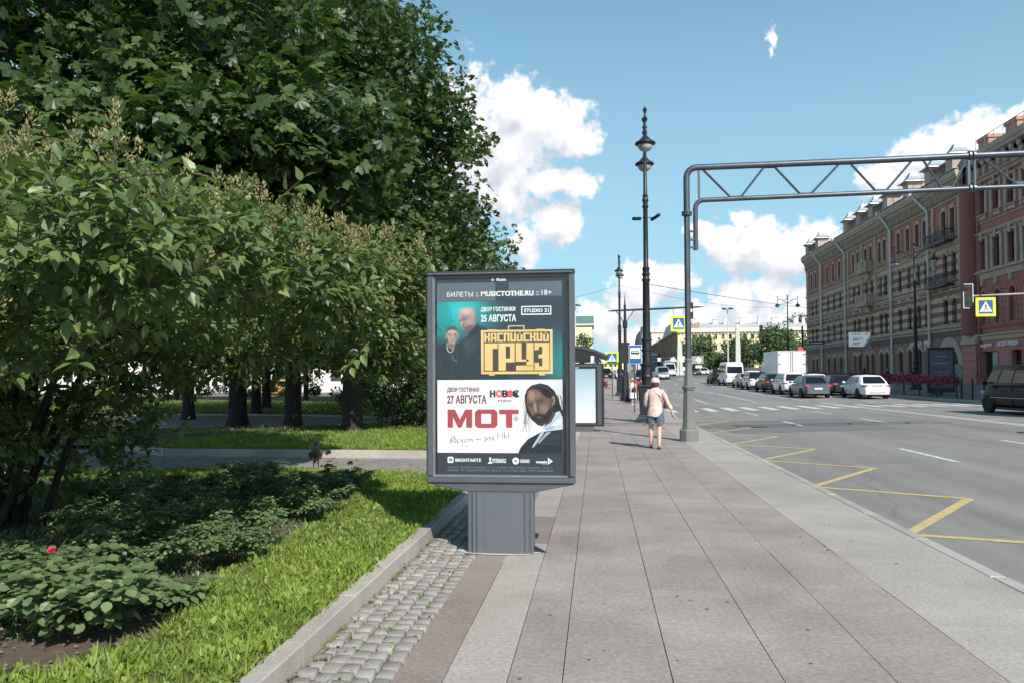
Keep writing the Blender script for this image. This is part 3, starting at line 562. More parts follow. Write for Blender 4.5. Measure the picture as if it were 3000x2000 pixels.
tx('ДВОР ГОСТИНКИ', 778, 532, 1160, 590, m_ink_w, .032); tx('25 АВГУСТА', 778, 615, 1168, 695, m_ink_w, .035)
b = MB()
for q in ((1225, 528, 1555, 540), (1225, 612, 1555, 625), (1225, 540, 1237, 612), (1543, 540, 1555, 612)): b.quad(*[(px(x), d3, pz(z)) for x, z in ((q[0], q[3]), (q[2], q[3]), (q[2], q[1]), (q[0], q[1]))])
b.build('label_border', m_ink_w, poster); tx('STUDIO 21', 1255, 556, 1528, 598, m_ink_w, .03)
# golden suitcase block with blocky letters
rect('case_face', m_gold, 778, 785, 1567, 1260, d2)
b = MB()
for q in ((1078, 738, 1260, 748), (1078, 748, 1090, 786), (1248, 748, 1260, 786)): b.quad(*[(px(x), d2, pz(z)) for x, z in ((q[0], q[3]), (q[2], q[3]), (q[2], q[1]), (q[0], q[1]))])
b.build('case_handle', m_gold, poster)
for q in ((850, 778, 955, 786), (1385, 778, 1480, 786), (868, 1258, 926, 1275), (1420, 1258, 1480, 1276)): rect('case_foot', m_gold, *q, d2)
rect('case_inset', m_gold_dk, 808, 806, 1540, 1232, d3)
tile = m_gold
# word 1: block capitals drawn as strokes on a grid
def strokes(segs, x0, x1, y0, y1, m, d, name='block_letter'):
    b = MB()
    for (a, c, e, f) in segs: b.quad(*[(px(x0+(x1-x0)*u), d, pz(y0+(y1-y0)*v)) for u, v in ((a, f), (e, f), (e, c), (a, c))])
    return b.build(name, m, poster)
T = .36
LET = {'К': [(0,0,T,1),(T,.4,1-T,.58),(1-T,0,1,.4),(1-T,.4,.9,.58),(1-T,.58,1,1)], 'А': [(0,.0,T,1),(1-T,0,1,1),(T,.5,1-T,.68),(T,0,1-T,.15)], 'С': [(0,0,T,1),(T,0,1,.2),(T,.8,1,1)], 'П': [(0,0,T,1),(1-T,0,1,1),(T,0,1-T,.2)], 'И': [(0,0,T,1),(1-T,0,1,1),(T,.78,1-T,1)], 'Й': [(0,.18,T,1),(1-T,.18,1,1),(T,.82,1-T,1),(.3,0,.7,.1)]}
wd = (1535-815)/10
for i, c_ in enumerate('КАСПИЙСКИЙ'): strokes(LET[c_], 815+wd*i, 815+wd*(i+1)-8, 816, 912, tile, d4)
strokes([(0,0,.62,1),(.62,0,1,.2)], 818, 962, 926, 1222, tile, d4); strokes([(0,0,.45,1),(.45,0,1,.12),(.72,.12,1,.56),(.45,.56,1,.7)], 972, 1150, 926, 1222, tile, d4)
strokes([(0,0,.33,.68),(.33,.6,.72,.68),(.6,0,1,.84),(.02,.82,1,1)], 1162, 1358, 926, 1222, tile, d4); strokes([(0,0,1,.14),(.52,.14,1,1),(.27,.42,.52,.56),(0,.85,.52,1),(0,.72,.3,.85),(0,.14,.3,.26)], 1368, 1532, 926, 1222, tile, d4)
Y2 = lambda L: [(x, z+1195) for x, z in L]
def ell(cx, cy, rx, ry, n=20): return [(cx+rx*math.cos(2*math.pi*i/n), cy+ry*math.sin(2*math.pi*i/n)) for i in range(n)]
# lower half; photo zoom 2 coordinates: y2 + 1194 (320 px * 3.734)
o2 = 1195
tx('ДВОР ГОСТИНКИ', 398, 208+o2, 755, 265+o2, m_mar, .026); tx('27 АВГУСТА', 398, 292+o2, 836, 385+o2, m_mar, .03)
fl('block_letter', m_red, Y2([(402,450),(485,450),(540,560),(600,450),(676,450),(676,648),(610,648),(610,530),(555,648),(520,648),(462,530),(462,648),(402,648)]), d3)
b = MB(); oo = [(740,450),(925,450),(957,478),(957,622),(925,650),(740,650),(708,622),(708,478)]; ii = [(785,495),(880,495),(888,502),(888,598),(880,605),(785,605),(777,598),(777,502)]
for i_ in range(8):
    a_, c_ = oo[i_], oo[(i_+1)%8]; e_, f_ = ii[(i_+1)%8], ii[i_]; b.quad(*[(px(x), d3, pz(z+o2)) for x, z in (a_, c_, e_, f_)])
b.build('block_letter', m_red, poster)
fl('block_letter', m_red, Y2([(975,452),(1190,452),(1190,500),(1120,500),(1120,648),(1052,648),(1052,500),(975,500)]), d3)
tx('Н', 875, 240+o2, 935, 316+o2, m_blk, .06); tx('В', 1010, 240+o2, 1072, 316+o2, m_blk, .06)
fl('logo_disc', m_pink, ell(977, 278+o2, 38, 40, 28), d3); fl('logo_disc', m_pink, ell(1098, 278+o2, 38, 40, 28), d3)
st = []
for i in range(10):
    rr = 30 if i%2 == 0 else 12; st.append((977+rr*math.sin(R(36*i)), 278+o2-rr*math.cos(R(36*i))))
fl('logo_star', m_ink_w, st[::-1], d4)
fl('logo_letter', m_blk, [(1180, 278+o2-36), (1200, 245+o2), (1175, 278+o2), (1202, 312+o2), (1180, 318+o2), (1150, 316+o2), (1128, 298+o2), (1128, 258+o2), (1150, 240+o2), (1175, 240+o2)], d4); fl('logo_letter_eye', m_ink_w, ell(1165, 258+o2, 6, 6, 10), .0355)
tx('РАДИО', 965, 345+o2, 1110, 368+o2, m_blk, .02, sp=1.3)
tx('23', 1146, 538+o2, 1176, 562+o2, m_mar, .02)
b = MB(); n = 20
for i in range(n):
    a, c = 2*math.pi*i/n, 2*math.pi*(i+1)/n; b.quad(*[(px(1161+r_*math.cos(t)), d3, pz(550+o2+r_*math.sin(t))) for r_, t in ((24, a), (24, c), (27, c), (27, a))])
b.build('number_ring', m_mar, poster)
# handwriting as thin strokes
b = MB()
def pen(pts): b.tube([(px(x), .0368, pz(z+o2)) for x, z in pts], .0020, 5)
pen([(425, 825), (445, 755), (452, 812)]); pen([(430, 795), (458, 790)]); pen([(478, 808), (468, 745), (482, 738), (486, 775), (498, 780), (495, 808), (478, 810)]); pen([(505, 785), (520, 775), (512, 798), (518, 815), (530, 812)])
pen([(545, 775), (552, 800), (570, 792), (572, 765)]); pen([(572, 775), (568, 830), (560, 858)]); pen([(612, 770), (595, 775), (590, 800), (612, 805)]); pen([(628, 775), (632, 803), (632, 775), (650, 770), (655, 800), (656, 772), (675, 768), (682, 800)])
pen([(712, 778), (775, 768)]); pen([(805, 765), (830, 750), (843, 770), (830, 790), (808, 792)]); pen([(822, 772), (840, 770)]); pen([(855, 758), (888, 752)]); pen([(872, 755), (874, 788)]); pen([(905, 750), (895, 765), (902, 782), (915, 778), (918, 760), (905, 750)])
pen([(956, 770), (962, 702), (985, 748), (1005, 698), (1018, 762)]); pen([(1032, 698), (1036, 765), (1056, 755), (1052, 735), (1035, 735)]); pen([(1072, 695), (1078, 760)]); pen([(600, 858), (622, 848)])
b.build('handwriting', mat('ink_pen', (.05,.055,.08), .5), poster)
_sb = (.15,.085,.065); _hb = (.40,.245,.185); _bk = (.010,.009,.010); rr_ = random.Random(4); strands = []
for i in range(20):
    x = 1262+rr_.uniform(-8, 60); z = 260+rr_.uniform(0, 120)+1195; P_ = [(x, z)]
    for k in range(6): x += rr_.uniform(-20, 11); z += 62*rr_.uniform(.8, 1.1); P_.append((max(1196, x), min(z, 690+1195)))
    strands.append(('l', P_, 1.3, 2.2, _bk, .85))
for i in range(12):
    x = 1590+rr_.uniform(0, 60); z = 300+1195; P_ = [(x, z)]
    for k in range(5): x += rr_.uniform(-6, 22); z += 55; P_.append((min(x, 1672), z))
    strands.append(('l', P_, 3, 3, _bk, .9))
print_mesh('portrait_print', 1185, 1672, 1323, 2118, 190, 300, (.80,.78,.79), [
 ('e', 1700, 1500, 160, 420, 0, 120, (.58,.61,.66), .7),
 ('p', Y2([(1262,400),(1258,300),(1285,232),(1340,185),(1430,166),(1515,188),(1585,250),(1622,330),(1645,400),(1672,470),(1672,600),(1600,560),(1560,480),(1480,640),(1400,620),(1330,560),(1280,480)]), 4, _bk, 1), ('l', Y2([(1330,200),(1420,190),(1510,225),(1570,290)]), 7, 14, (.06,.06,.065), .7), ('l', Y2([(1300,230),(1370,215),(1450,240)]), 5, 9, (.05,.05,.055), .6)]
 +strands+[
 ('p', Y2([(1450,625),(1540,560),(1600,480),(1640,468),(1672,540),(1672,668),(1560,695),(1500,705),(1455,660)]), 4, (.55,.60,.70), 1), ('e', 1600, 1195+600, 60, 26, -30, 18, (.80,.82,.86), .8), ('e', 1540, 1195+650, 50, 14, -20, 12, (.30,.34,.42), .8), ('l', Y2([(1480,660),(1560,600),(1640,500)]), 5, 8, (.34,.38,.47), .8),
 ('p', Y2([(1180,928),(1212,860),(1292,770),(1440,692),(1470,690),(1672,664),(1672,1165),(1180,1165)]), 3, (.012,.016,.024), 1), ('p', Y2([(1440,690),(1470,700),(1352,862),(1334,858)]), 3, (.50,.54,.62), 1), ('p', Y2([(1490,700),(1545,690),(1415,815),(1398,812)]), 3, (.44,.48,.56), 1), ('l', Y2([(1280,930),(1330,868),(1400,824),(1500,818),(1640,824)]), 1.5, 4, (.11,.13,.15), .8), ('e', 1560, 1195+760, 90, 40, -10, 40, (.03,.037,.047), .9),
 ('p', Y2([(1480,610),(1560,470),(1592,505),(1545,590),(1468,640)]), 5, (.09,.05,.04), 1),
 ('p', Y2([(1280,330),(1298,252),(1345,225),(1405,235),(1450,285),(1500,320),(1556,335),(1562,440),(1540,520),(1500,580),(1440,625),(1390,600),(1345,530),(1310,470),(1283,400)]), 4, _sb, 1),
 ('e', 1335, 1195+300, 42, 52, -8, 34, _hb, .8), ('e', 1400, 1195+290, 40, 40, 0, 30, (.26,.15,.11), .7), ('e', 1470, 1195+440, 46, 50, 10, 30, (.28,.17,.13), .8), ('e', 1372, 1195+425, 13, 50, -8, 12, (.42,.27,.21), .8), ('e', 1390, 1195+470, 22, 13, 0, 10, (.30,.18,.14), .7), ('e', 1395, 1195+487, 22, 5, 0, 5, (.04,.02,.018), .9), ('e', 1405, 1195+440, 12, 40, 0, 12, (.06,.034,.028), .7),
 ('e', 1422, 1195+378, 32, 15, 6, 10, (.045,.025,.022), .9), ('e', 1324, 1195+410, 24, 14, 10, 9, (.045,.025,.022), .9), ('l', Y2([(1392,360),(1425,348),(1460,356)]), 5, 5, _bk, .9), ('l', Y2([(1298,396),(1322,386),(1348,392)]), 5, 5, _bk, .9), ('e', 1424, 1195+380, 13, 5, 4, 3, (.34,.26,.23), .9), ('e', 1424, 1195+380, 5, 5, 0, 2, _bk, 1), ('e', 1325, 1195+411, 9, 4, 4, 3, (.24,.17,.15), .9),
 ('p', Y2([(1345,525),(1365,500),(1420,496),(1475,508),(1515,460),(1548,400),(1560,470),(1542,540),(1502,592),(1440,632),(1390,606),(1355,562)]), 12, (.016,.012,.012), 1), ('e', 1420, 1195+534, 26, 7, 2, 5, (.26,.11,.095), .95), ('l', Y2([(1395,530),(1445,532)]), 1.5, 3, _bk, .8), ('e', 1450, 1195+600, 40, 12, -20, 12, (.05,.045,.045), .6),
 ('e', 1568, 1195+355, 23, 52, 8, 4, (.34,.20,.155), 1), ('e', 1565, 1195+358, 12, 34, 8, 9, (.10,.055,.045), .9), ('l', Y2([(1530,300),(1545,340),(1548,400)]), 8, 8, _bk, .8)], .0379, 5)
# sponsor row
rect('footer_band', mat('print_footer', (.028,.037,.052), .5, scale=2, col2=(.035,.045,.062)), 287, 925+o2, 1672, 1162+o2, .0379)
b = MB(); b.poly([(px(400+67*u), d3, pz(966+o2+68*(1-v))) for u, v in ((.15,0),(.85,0),(1,.15),(1,.85),(.85,1),(.15,1),(0,.85),(0,.15))]); b.build('logo_tile', m_ink_w, poster)
tx('VK', 412, 985+o2, 456, 1018+o2, m_navy, .05, d=d4); tx('ВКОНТАКТЕ', 487, 985+o2, 775, 1020+o2, m_ink_w, .05)
tx('PETERBURG2', 898, 985+o2, 1050, 1030+o2, m_ink_w, .035); 
fl('logo_figure', m_ink_w, Y2([(850, 1030), (870, 1015), (862, 985), (868, 970), (882, 970), (888, 985), (880, 1012), (898, 1030), (895, 1038), (850, 1038)]), d3)
fl('logo_disc', m_ink_w, Y2(ell(1156, 1008, 37, 38, 28)), d3); fl('logo_disc_mark', m_ink_g, Y2([(1135, 1010), (1150, 995), (1175, 998), (1168, 1008), (1178, 1020), (1150, 1018)]), d4)
tx('KUDAGO', 1208, 990+o2, 1307, 1028+o2, m_ink_w, .045); tx('music', 1380, 1003+o2, 1502, 1030+o2, m_ink_w, .05); tx('TO THE', 1432, 1034+o2, 1502, 1043+o2, m_ink_w, .02)
fl('logo_arrow', m_ink_w, Y2([(1508, 970), (1562, 1010), (1508, 1045)]), d3); fl('logo_arrow_cut', m_navy, Y2([(1520, 998), (1534, 1008), (1520, 1020)]), d4)
tx('*КУДАГО  ПЕТЕРБУРГ  МЬЮЗИК ТУ ЗЭ  СТУДИО • ООО «ЯНДЕКС МУЗЫКА»  115035  Г.', 400, 1072+o2, 1558, 1094+o2, m_ink_g, 0)
tx('МОСКВА  УЛ.  САДОВНИЧЕСКАЯ  ДОМ 82  СТР.2  ПОМ. 10А35  ОГРН 1187746644920', 400, 1102+o2, 1562, 1128+o2, m_ink_g, 0)
# header strip above the poster with the operator mark
text_fit('Russ', 'operator_lettering', m_ink_w, bb, px(952), px(1056), 2.573, 2.599, .047, bold=.05)
b = MB(); b.lathe([(.0125, .0475), (.0125, .048)], px(908), 2.586, 20, axis='y'); b.build('operator_mark', m_ink_w, bb); b = MB(); b.lathe([(.006, .0465), (.006, .047)], px(906), 2.587, 12, axis='y'); b.build('operator_mark', m_dark, bb)
glass_front = glassmat('poster_glass', (.93,.95,.95), 1.38, .02, base=.03)
MB().quad((ix0+ch, .028, iz0+ch), (ix1-ch, .028, iz0+ch), (ix1-ch, .028, iz1-ch), (ix0+ch, .028, iz1-ch)).build('glass', glass_front, bb)
# ------------------------------------------------------------------ vegetation
LF_LILAC = ([(0,0,0),(.24,.20,.06),(.31,.45,.06),(.16,.80,.0),(0,1.12,-.16),(-.16,.80,.0),(-.31,.45,.06),(-.24,.20,.06),(0,.5,-.035)],
            [(0,1,2,8),(8,2,3,4),(0,8,6,7),(8,4,5,6)])
LF_OVAL = ([(0,0,0),(.26,.3,.05),(.25,.7,.03),(0,1,-.08),(-.25,.7,.03),(-.26,.3,.05)], [(0,1,2,3),(0,3,4,5)])
LF_QUAD = ([(0,0,0),(.42,.45,.08),(0,1,-.12),(-.42,.45,.08)], [(0,1,2,3)])
def palmate(n=7, simple=False):
    vs = []; fs = []
    for i in range(n):
        a = R(-118+236*i/(n-1)); L = .62-.20*abs(i-(n-1)/2)/((n-1)/2); c, s = math.cos(a), math.sin(a); w_ = .125*L/.6; dr = -.22*L
        def q(x, y, z): return (x*c+y*s, -x*s+y*c+.05, z)
        k = len(vs)
        if simple: vs += [q(0,.03,0), q(w_*1.3,L*.72,dr*.45+.0), q(0,L,dr), q(-w_*1.3,L*.72,dr*.45)]; fs += [(k,k+1,k+2,k+3)]
        else:
            vs += [q(0,.03,0), q(w_*.75,L*.42,dr*.25+.015), q(w_*1.2,L*.76,dr*.55+.02), q(0,L,dr), q(-w_*1.2,L*.76,dr*.55+.02), q(-w_*.75,L*.42,dr*.25+.015), q(0,L*.6,dr*.4-.025)]; fs += [(k,k+1,k+2,k+6),(k+6,k+2,k+3),(k+6,k+3,k+4),(k,k+6,k+4,k+5)]
    return vs, fs
PALM = palmate(7); PALM_S = palmate(7, True)
m_lil = leafmat('lilac_leaf', [(0,(.055,.088,.03)),(.4,(.105,.155,.054)),(.75,(.16,.215,.076)),(1,(.25,.27,.085))], rough=.4, trans=.3, spec=.5)
m_ches = leafmat('chestnut_leaf', [(0,(.024,.046,.014)),(.5,(.052,.090,.028)),(.85,(.085,.132,.042)),(1,(.12,.17,.055))], rough=.45, trans=.3, spec=.5)
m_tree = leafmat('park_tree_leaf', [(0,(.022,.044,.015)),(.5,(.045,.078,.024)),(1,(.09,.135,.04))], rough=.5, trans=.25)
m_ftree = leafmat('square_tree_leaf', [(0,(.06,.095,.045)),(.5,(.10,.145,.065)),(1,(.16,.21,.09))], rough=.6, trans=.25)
m_rose = leafmat('rose_leaf', [(0,(.06,.095,.04)),(.5,(.125,.18,.08)),(1,(.20,.25,.11))], rough=.34, trans=.2, spec=.5)
m_grass = leafmat('grass_leaf', [(0,(.10,.15,.03)),(.5,(.20,.27,.052)),(.85,(.29,.37,.08)),(1,(.38,.38,.14))], rough=.45, trans=.35, spec=.35, tcol=(1.3,1.6,.55))
m_seed = leafmat('seed_head', [(0,(.16,.17,.055)),(.5,(.27,.25,.10)),(1,(.38,.33,.18))], rough=.7, trans=.15)
m_bark = mat('bark', (.022,.018,.015), .95, scale=9, col2=(.05,.042,.035), bump=1, stretch=(3,3,.6))
m_twig = mat('twig', (.09,.065,.04), .8, var=.3, scale=20)

def trunk(name, parent, pts, rs, n=12):
    b = MB(); b.tube(pts, rs, n); return b.build(name, m_bark, parent, smooth=True)
def blob_leaves(cs, n, up=.35, inner=.45):
    """points on/inside many small ellipsoids; returns P, outward dirs"""
    idx = rng.integers(0, len(cs), n); c = np.array([k[0] for k in cs])[idx]; r_ = np.array([k[1] for k in cs])[idx]
    d = rdir(n); rad = inner+(1-inner)*rng.random(n)**.5
    return c+d*r_*rad[:, None], d, idx
def crown(name, parent, cs, n, tmpl, size, m, droop=.35, inner=.5, upn=.8, tint0=0, kind=None, seedtint=.18, keep=None, jn=.55):
    P, d, idx = blob_leaves(cs, n, inner=inner)
    if keep is not None:
        k = keep(P); P, d, idx = P[k], d[k], idx[k]
    n = len(P); bt = rng.normal(0, seedtint, len(cs))[idx]
    D = unit(d*np.array([1, 1, .5])+rng.normal(0, .5, (n, 3))-np.array([0, 0, droop]))
    Nn = unit(np.array([0, 0, upn])+d*.5+rng.normal(0, jn, (n, 3)))
    S = size*rng.uniform(.5, 1.3, n)
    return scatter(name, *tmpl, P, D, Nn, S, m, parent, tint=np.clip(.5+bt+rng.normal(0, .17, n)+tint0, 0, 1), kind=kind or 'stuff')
def clumps(center, radii, n, rc, flat=.7, shell=.72, zmin=None, filt=None):
    out = []; t = 0
    while len(out) < n and t < n*40:
        t += 1; d = rdir(1)[0]; rr = shell+(1-shell)*random.random() if random.random() < .8 else random.random()*shell
        p = np.array(center)+d*np.array(radii)*rr
        if zmin is not None and p[2] < zmin: continue
        if filt and not filt(p): continue
        r_ = rc*random.uniform(.65, 1.3); out.append((p, np.array([r_, r_, r_*flat])))
    return out

# --- lilac in front of the big trees ------------------------------------
LB = [((-3.95,5.15,2.55),(1.15,1.1,.85)), ((-3.3,6.6,2.6),(1.15,1.25,.72)), ((-2.7,8.1,2.45),(.9,1.2,.72)), ((-2.25,8.3,2.8),(.55,.7,.38)), ((-2.5,8.6,1.95),(.7,.8,.33)), ((-2.85,4.1,2.45),(.7,.65,.5)), ((-2.75,5.2,2.55),(.75,.9,.52)), ((-2.35,6.4,2.5),(.65,.9,.46)), ((-5.3,6.6,2.75),(1.5,1.5,1.0)), ((-4.6,8.6,2.9),(1.5,1.4,1.0)),
      ((-4.0,4.3,2.2),(.7,.6,.5)), ((-5.0,4.9,2.9),(1.2,1.0,1.0)), ((-6.4,8.2,3.0),(1.6,1.6,1.1)), ((-3.9,7.7,2.2),(1.2,1.2,.65)), ((-5.6,5.6,2.0),(1.2,1.0,.7)), ((-7.4,6.5,2.7),(1.4,1.4,1.2)), ((-6.3,8.0,1.2),(1.5,1.0,1.0)), ((-4.9,7.6,1.9),(1.1,.9,.55)), ((-6.0,6.6,1.1),(.7,.8,.7))]
lil = thing('lilac_bush', 'large lilac bush with grey-green heart-shaped leaves and tan seed heads left of the poster case', 'bush', (-6.3, 7.6, .1)); LO = np.array([-6.3, 7.6, .1])
def lil_inside(p, s=.8): return any(((p-np.array(c))/np.array(r_)/s).dot((p-np.array(c))/np.array(r_)/s) < 1 for c, r_ in LB)
tw_p = []; tw_d = []; tries = 0
while len(tw_p) < 2900 and tries < 40000:
    tries += 1; c, r_ = LB[random.choices(range(len(LB)), [k[1][0]*k[1][1]*k[1][2]+.4 for k in LB])[0]]; d = rdir(1)[0]
    if d[2] < -.55 and random.random() < .5: continue
    p = np.array(c)+d*np.array(r_)*random.uniform(.62, 1.03)
    if lil_inside(p, .74): continue
    if random.random() < .11: p = p+unit(d+np.array([0,0,.35]))*random.uniform(.08,.34)
    tw_p.append(p); tw_d.append(unit(d*np.array([1,1,.55])+np.array([0,0,.28])+rng.normal(0,.28,3)))
LP=[];LD=[];LN=[];LS=[];LT=[]; stems = MB(); seeds_p=[];seeds_d=[];seeds_s=[]
for p, d in zip(tw_p, tw_d):
    L_ = random.uniform(.22, .42); side = unit(np.cross(d, [0,0,1])+1e-6); upv = unit(np.cross(side, d)); n_ = random.randint(3, 5); tt = random.gauss(.5, .14); droop = random.uniform(.15, .6); sc = random.uniform(.8, 1.15)
    for k in range(n_):
        t = (k+.6)/n_; q = p-d*L_*(1-t); q[2] += -.03*t; s1 = side if k%2 == 0 else unit(side*.35+upv)
        for sg_ in (1, -1):
            ld = unit(s1*sg_*.8+d*.55-np.array([0,0,droop])+rng.normal(0,.2,3)); LP.append(q+s1*sg_*.015); LD.append(ld); LN.append(unit(upv*.5+np.array([.15,-.45,.75])+rng.normal(0,.28,3))); LS.append(.092*sc*(.7+.55*math.sin(math.pi*(.2+.7*t)))); LT.append(tt+random.gauss(0,.09))
    LP.append(p); LD.append(unit(d-np.array([0,0,droop*.6]))); LN.append(unit(upv+rng.normal(0,.2,3))); LS.append(.07*sc); LT.append(tt+.1)
    stems.tube([tuple(p-d*L_-LO), tuple(p-LO)], [.006, .003], 3, cap=False)
    topness = p[2] > 2.55 or random.random() < .15
    if topness and random.random() < .36:
        for _ in range(random.randint(40, 70)):
            h_ = random.random(); off = rng.normal(0, .035*(1.15-h_), 3); seeds_p.append(p+unit(d*.35+np.array([0,0,1]))*h_*.17+off); seeds_d.append(unit(off+np.array([0,0,.04])+d*.02)); seeds_s.append(random.uniform(.014, .024))
LP=np.array(LP);LD=np.array(LD);LN=np.array(LN);LS=np.array(LS);LT=np.clip(np.array(LT),0,1)
# nearest 300 leaves individually
camp = np.array([0,0,H]); v = LP-camp; depth = v[:,1]*math.cos(YAW)-v[:,0]*math.sin(YAW); lat = (v[:,0]*math.cos(YAW)+v[:,1]*math.sin(YAW))/depth; ver = v[:,2]/depth
vis = (np.abs(lat) < .66)&(ver < .46)&(ver > -.4); score = np.where(vis, LS/depth, 0)
ordr = np.argsort(-score); pick = ordr[:300]; restm = np.ones(len(LP), bool); restm[pick] = False
lmes = []
for i in range(6):
    me = bpy.data.meshes.new('leaf'); jj = random.Random(i); me.from_pydata([(a[0]*(1+jj.uniform(-.08,.08)), a[1], a[2]+jj.uniform(-.03,.03)) for a in LF_LILAC[0]], [], LF_LILAC[1]); me.materials.append(m_lil)
    at = me.attributes.new('tint','FLOAT','POINT'); at.data.foreach_set('value', [.35+.1*i]*9); lmes.append(me)
for i in pick:
    D_ = Vector(LD[i]).normalized(); X_ = D_.cross(Vector(LN[i])).normalized(); Z_ = X_.cross(D_); s = float(LS[i])
    o = bpy.data.objects.new('leaf', random.choice(lmes)); COL.objects.link(o); o.parent = lil
    o.matrix_local = Matrix.Translation(Vector(LP[i]-LO)) @ Matrix(((X_.x,D_.x,Z_.x,0),(X_.y,D_.y,Z_.y,0),(X_.z,D_.z,Z_.z,0),(0,0,0,1))) @ Matrix.Scale(s,4)
scatter('foliage', *LF_LILAC, LP[restm]-LO, LD[restm], LN[restm], LS[restm], m_lil, lil, tint=LT[restm], kind='stuff')
# leaves deep inside, to close the crown
cs = [(np.array(c)-LO, np.array(r_)*.8) for c, r_ in LB]
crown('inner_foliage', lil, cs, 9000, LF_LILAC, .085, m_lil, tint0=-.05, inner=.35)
scatter('seed_heads', [(0,0,0),(.22,.5,0),(0,1,0),(-.22,.5,0),(0,.5,.2)], [(0,1,2,4),(0,4,2,3)], np.array(seeds_p)-LO, seeds_d, rdir(len(seeds_p)), np.array(seeds_s)*1.6, m_seed, lil, kind='stuff')
o = stems.build('twigs', m_twig, lil); o['kind'] = 'stuff'
for i in range(13):
    a = random.uniform(0, 6.28); c, r_ = LB[i%len(LB)]; e = np.array(c)-LO; b0 = Vector((random.uniform(-.35,.35), random.uniform(-.35,.35), -.05)); e = Vector(e)
    mid = Vector((b0.x*.6+e.x*.22, b0.y*.6+e.y*.22, max(1.3, e.z*.72))); trunk('stem', lil, [b0, b0.lerp(mid,.5)+Vector((0,0,.1)), mid, mid.lerp(e,.55)+Vector((0,0,.22)), e], [.04,.036,.03,.02,.006], 7)
for i in range(14):     # lower side shoots with leaves near the ground
    pass

# --- horse chestnuts -------------------------------------------------------
def tree(name, label, cat, base, r0, h, crowns, n, tmpl, size, m, rc=.9, nc=60, zmin=2.6, group=None, lean=0, inner_n=0, tint0=0, keep=None, flat=.7, upn=.8):
    t = thing(name, label, cat, base, 0, group); bx, by, bz = base; off = np.array(base)
    tp = [(0,0,-.1),(0,0,.25),(lean*.3,0,h*.3),(lean*.7,.1,h*.6),(lean,.15,h)]
    trunk('trunk', t, tp, [r0*1.25, r0*.92, r0*.76, r0*.6, r0*.2])
    cl = []
    for c, r_ in crowns: cl += clumps(np.array(c)-off, r_, int(nc*r_[0]*r_[1]*r_[2]/40)+8, rc, zmin=zmin-bz, flat=flat)
    for i in range(9):
        k = cl[int(len(cl)*i/9)][0]; s = Vector((lean*.5, .05, h*random.uniform(.35,.75))); e = Vector(k); 
        trunk('limb', t, [s, s.lerp(e,.35)+Vector((0,0,.3)), s.lerp(e,.7)+Vector((0,0,.2)), e], [r0*.32, r0*.24, r0*.14, .02], 7)
    kp = (lambda P: keep(P+off)) if keep else None
    crown('crown', t, cl, n, tmpl, size, m, tint0=tint0, keep=kp, upn=upn)
    if inner_n:
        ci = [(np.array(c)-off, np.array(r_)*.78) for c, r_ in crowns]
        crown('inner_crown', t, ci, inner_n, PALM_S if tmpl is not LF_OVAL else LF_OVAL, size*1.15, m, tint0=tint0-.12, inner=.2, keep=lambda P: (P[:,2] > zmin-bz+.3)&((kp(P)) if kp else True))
    return t
def infront(P):   # leave out leaves that are far outside the picture and cast no shadow into it
    d = P[:,1]*math.cos(YAW)-P[:,0]*math.sin(YAW); lt = (P[:,0]*math.cos(YAW)+P[:,1]*math.sin(YAW)); return (lt/np.maximum(d,.5) > -.95)
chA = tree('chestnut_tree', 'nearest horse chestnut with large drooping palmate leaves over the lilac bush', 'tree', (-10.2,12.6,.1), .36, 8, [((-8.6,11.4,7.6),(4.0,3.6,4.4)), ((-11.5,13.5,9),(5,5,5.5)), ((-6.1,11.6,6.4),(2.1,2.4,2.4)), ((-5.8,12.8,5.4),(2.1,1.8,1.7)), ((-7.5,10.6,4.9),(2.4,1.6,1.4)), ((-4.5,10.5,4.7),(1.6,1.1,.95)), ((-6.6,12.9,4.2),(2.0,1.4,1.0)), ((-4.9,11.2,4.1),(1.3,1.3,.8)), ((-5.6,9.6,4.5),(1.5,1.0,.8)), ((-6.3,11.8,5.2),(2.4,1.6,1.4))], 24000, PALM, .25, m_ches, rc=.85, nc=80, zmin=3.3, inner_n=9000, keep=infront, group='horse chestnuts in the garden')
lowc = []
for c, r_ in [((-6.3,11.8,5.0),(2.4,1.6,1.5)), ((-6.6,12.9,4.2),(2.0,1.4,1.0)), ((-4.9,11.2,4.1),(1.3,1.3,.8)), ((-5.6,9.6,4.5),(1.5,1.0,.8)), ((-4.5,10.5,4.8),(1.6,1.1,.95)), ((-8.6,11.2,4.6),(2.2,1.6,1.2))]: lowc += clumps(np.array(c)-np.array([-10.2,12.6,.1]), r_, 16, .6, zmin=3.0)
crown('lower_boughs', chA, lowc, 7000, PALM, .25, m_ches)
# boughs of the chestnut reaching over the footpath side, leaf by leaf
bough = []
cl = [((-5.6,8.6,4.75),(1.0,.8,.5)), ((-4.7,9.3,5.0),(.9,.7,.55)), ((-6.6,8.2,4.6),(.9,.7,.5)), ((-4.0,9.9,4.7),(.7,.7,.5)), ((-5.2,9.5,4.2),(.8,.7,.4)), ((-6.4,9.5,5.6),(1.2,.9,.6)), ((-3.7,9.9,5.6),(.7,.8,.5)), ((-7.3,8.9,5.0),(1.0,.9,.6)),((-4.6,10.4,5.8),(.9,.8,.6))]
P_, d_, idx = blob_leaves([(np.array(c), np.array(r_)) for c, r_ in cl], 300, inner=.55); pm = []
for i in range(5):
    me = bpy.data.meshes.new('leaf'); me.from_pydata(PALM[0], [], PALM[1]); me.materials.append(m_ches); at = me.attributes.new('tint','FLOAT','POINT'); at.data.foreach_set('value', [.62+.09*i]*len(PALM[0])); pm.append(me)
cb = Vector((-10.2,12.6,.1))
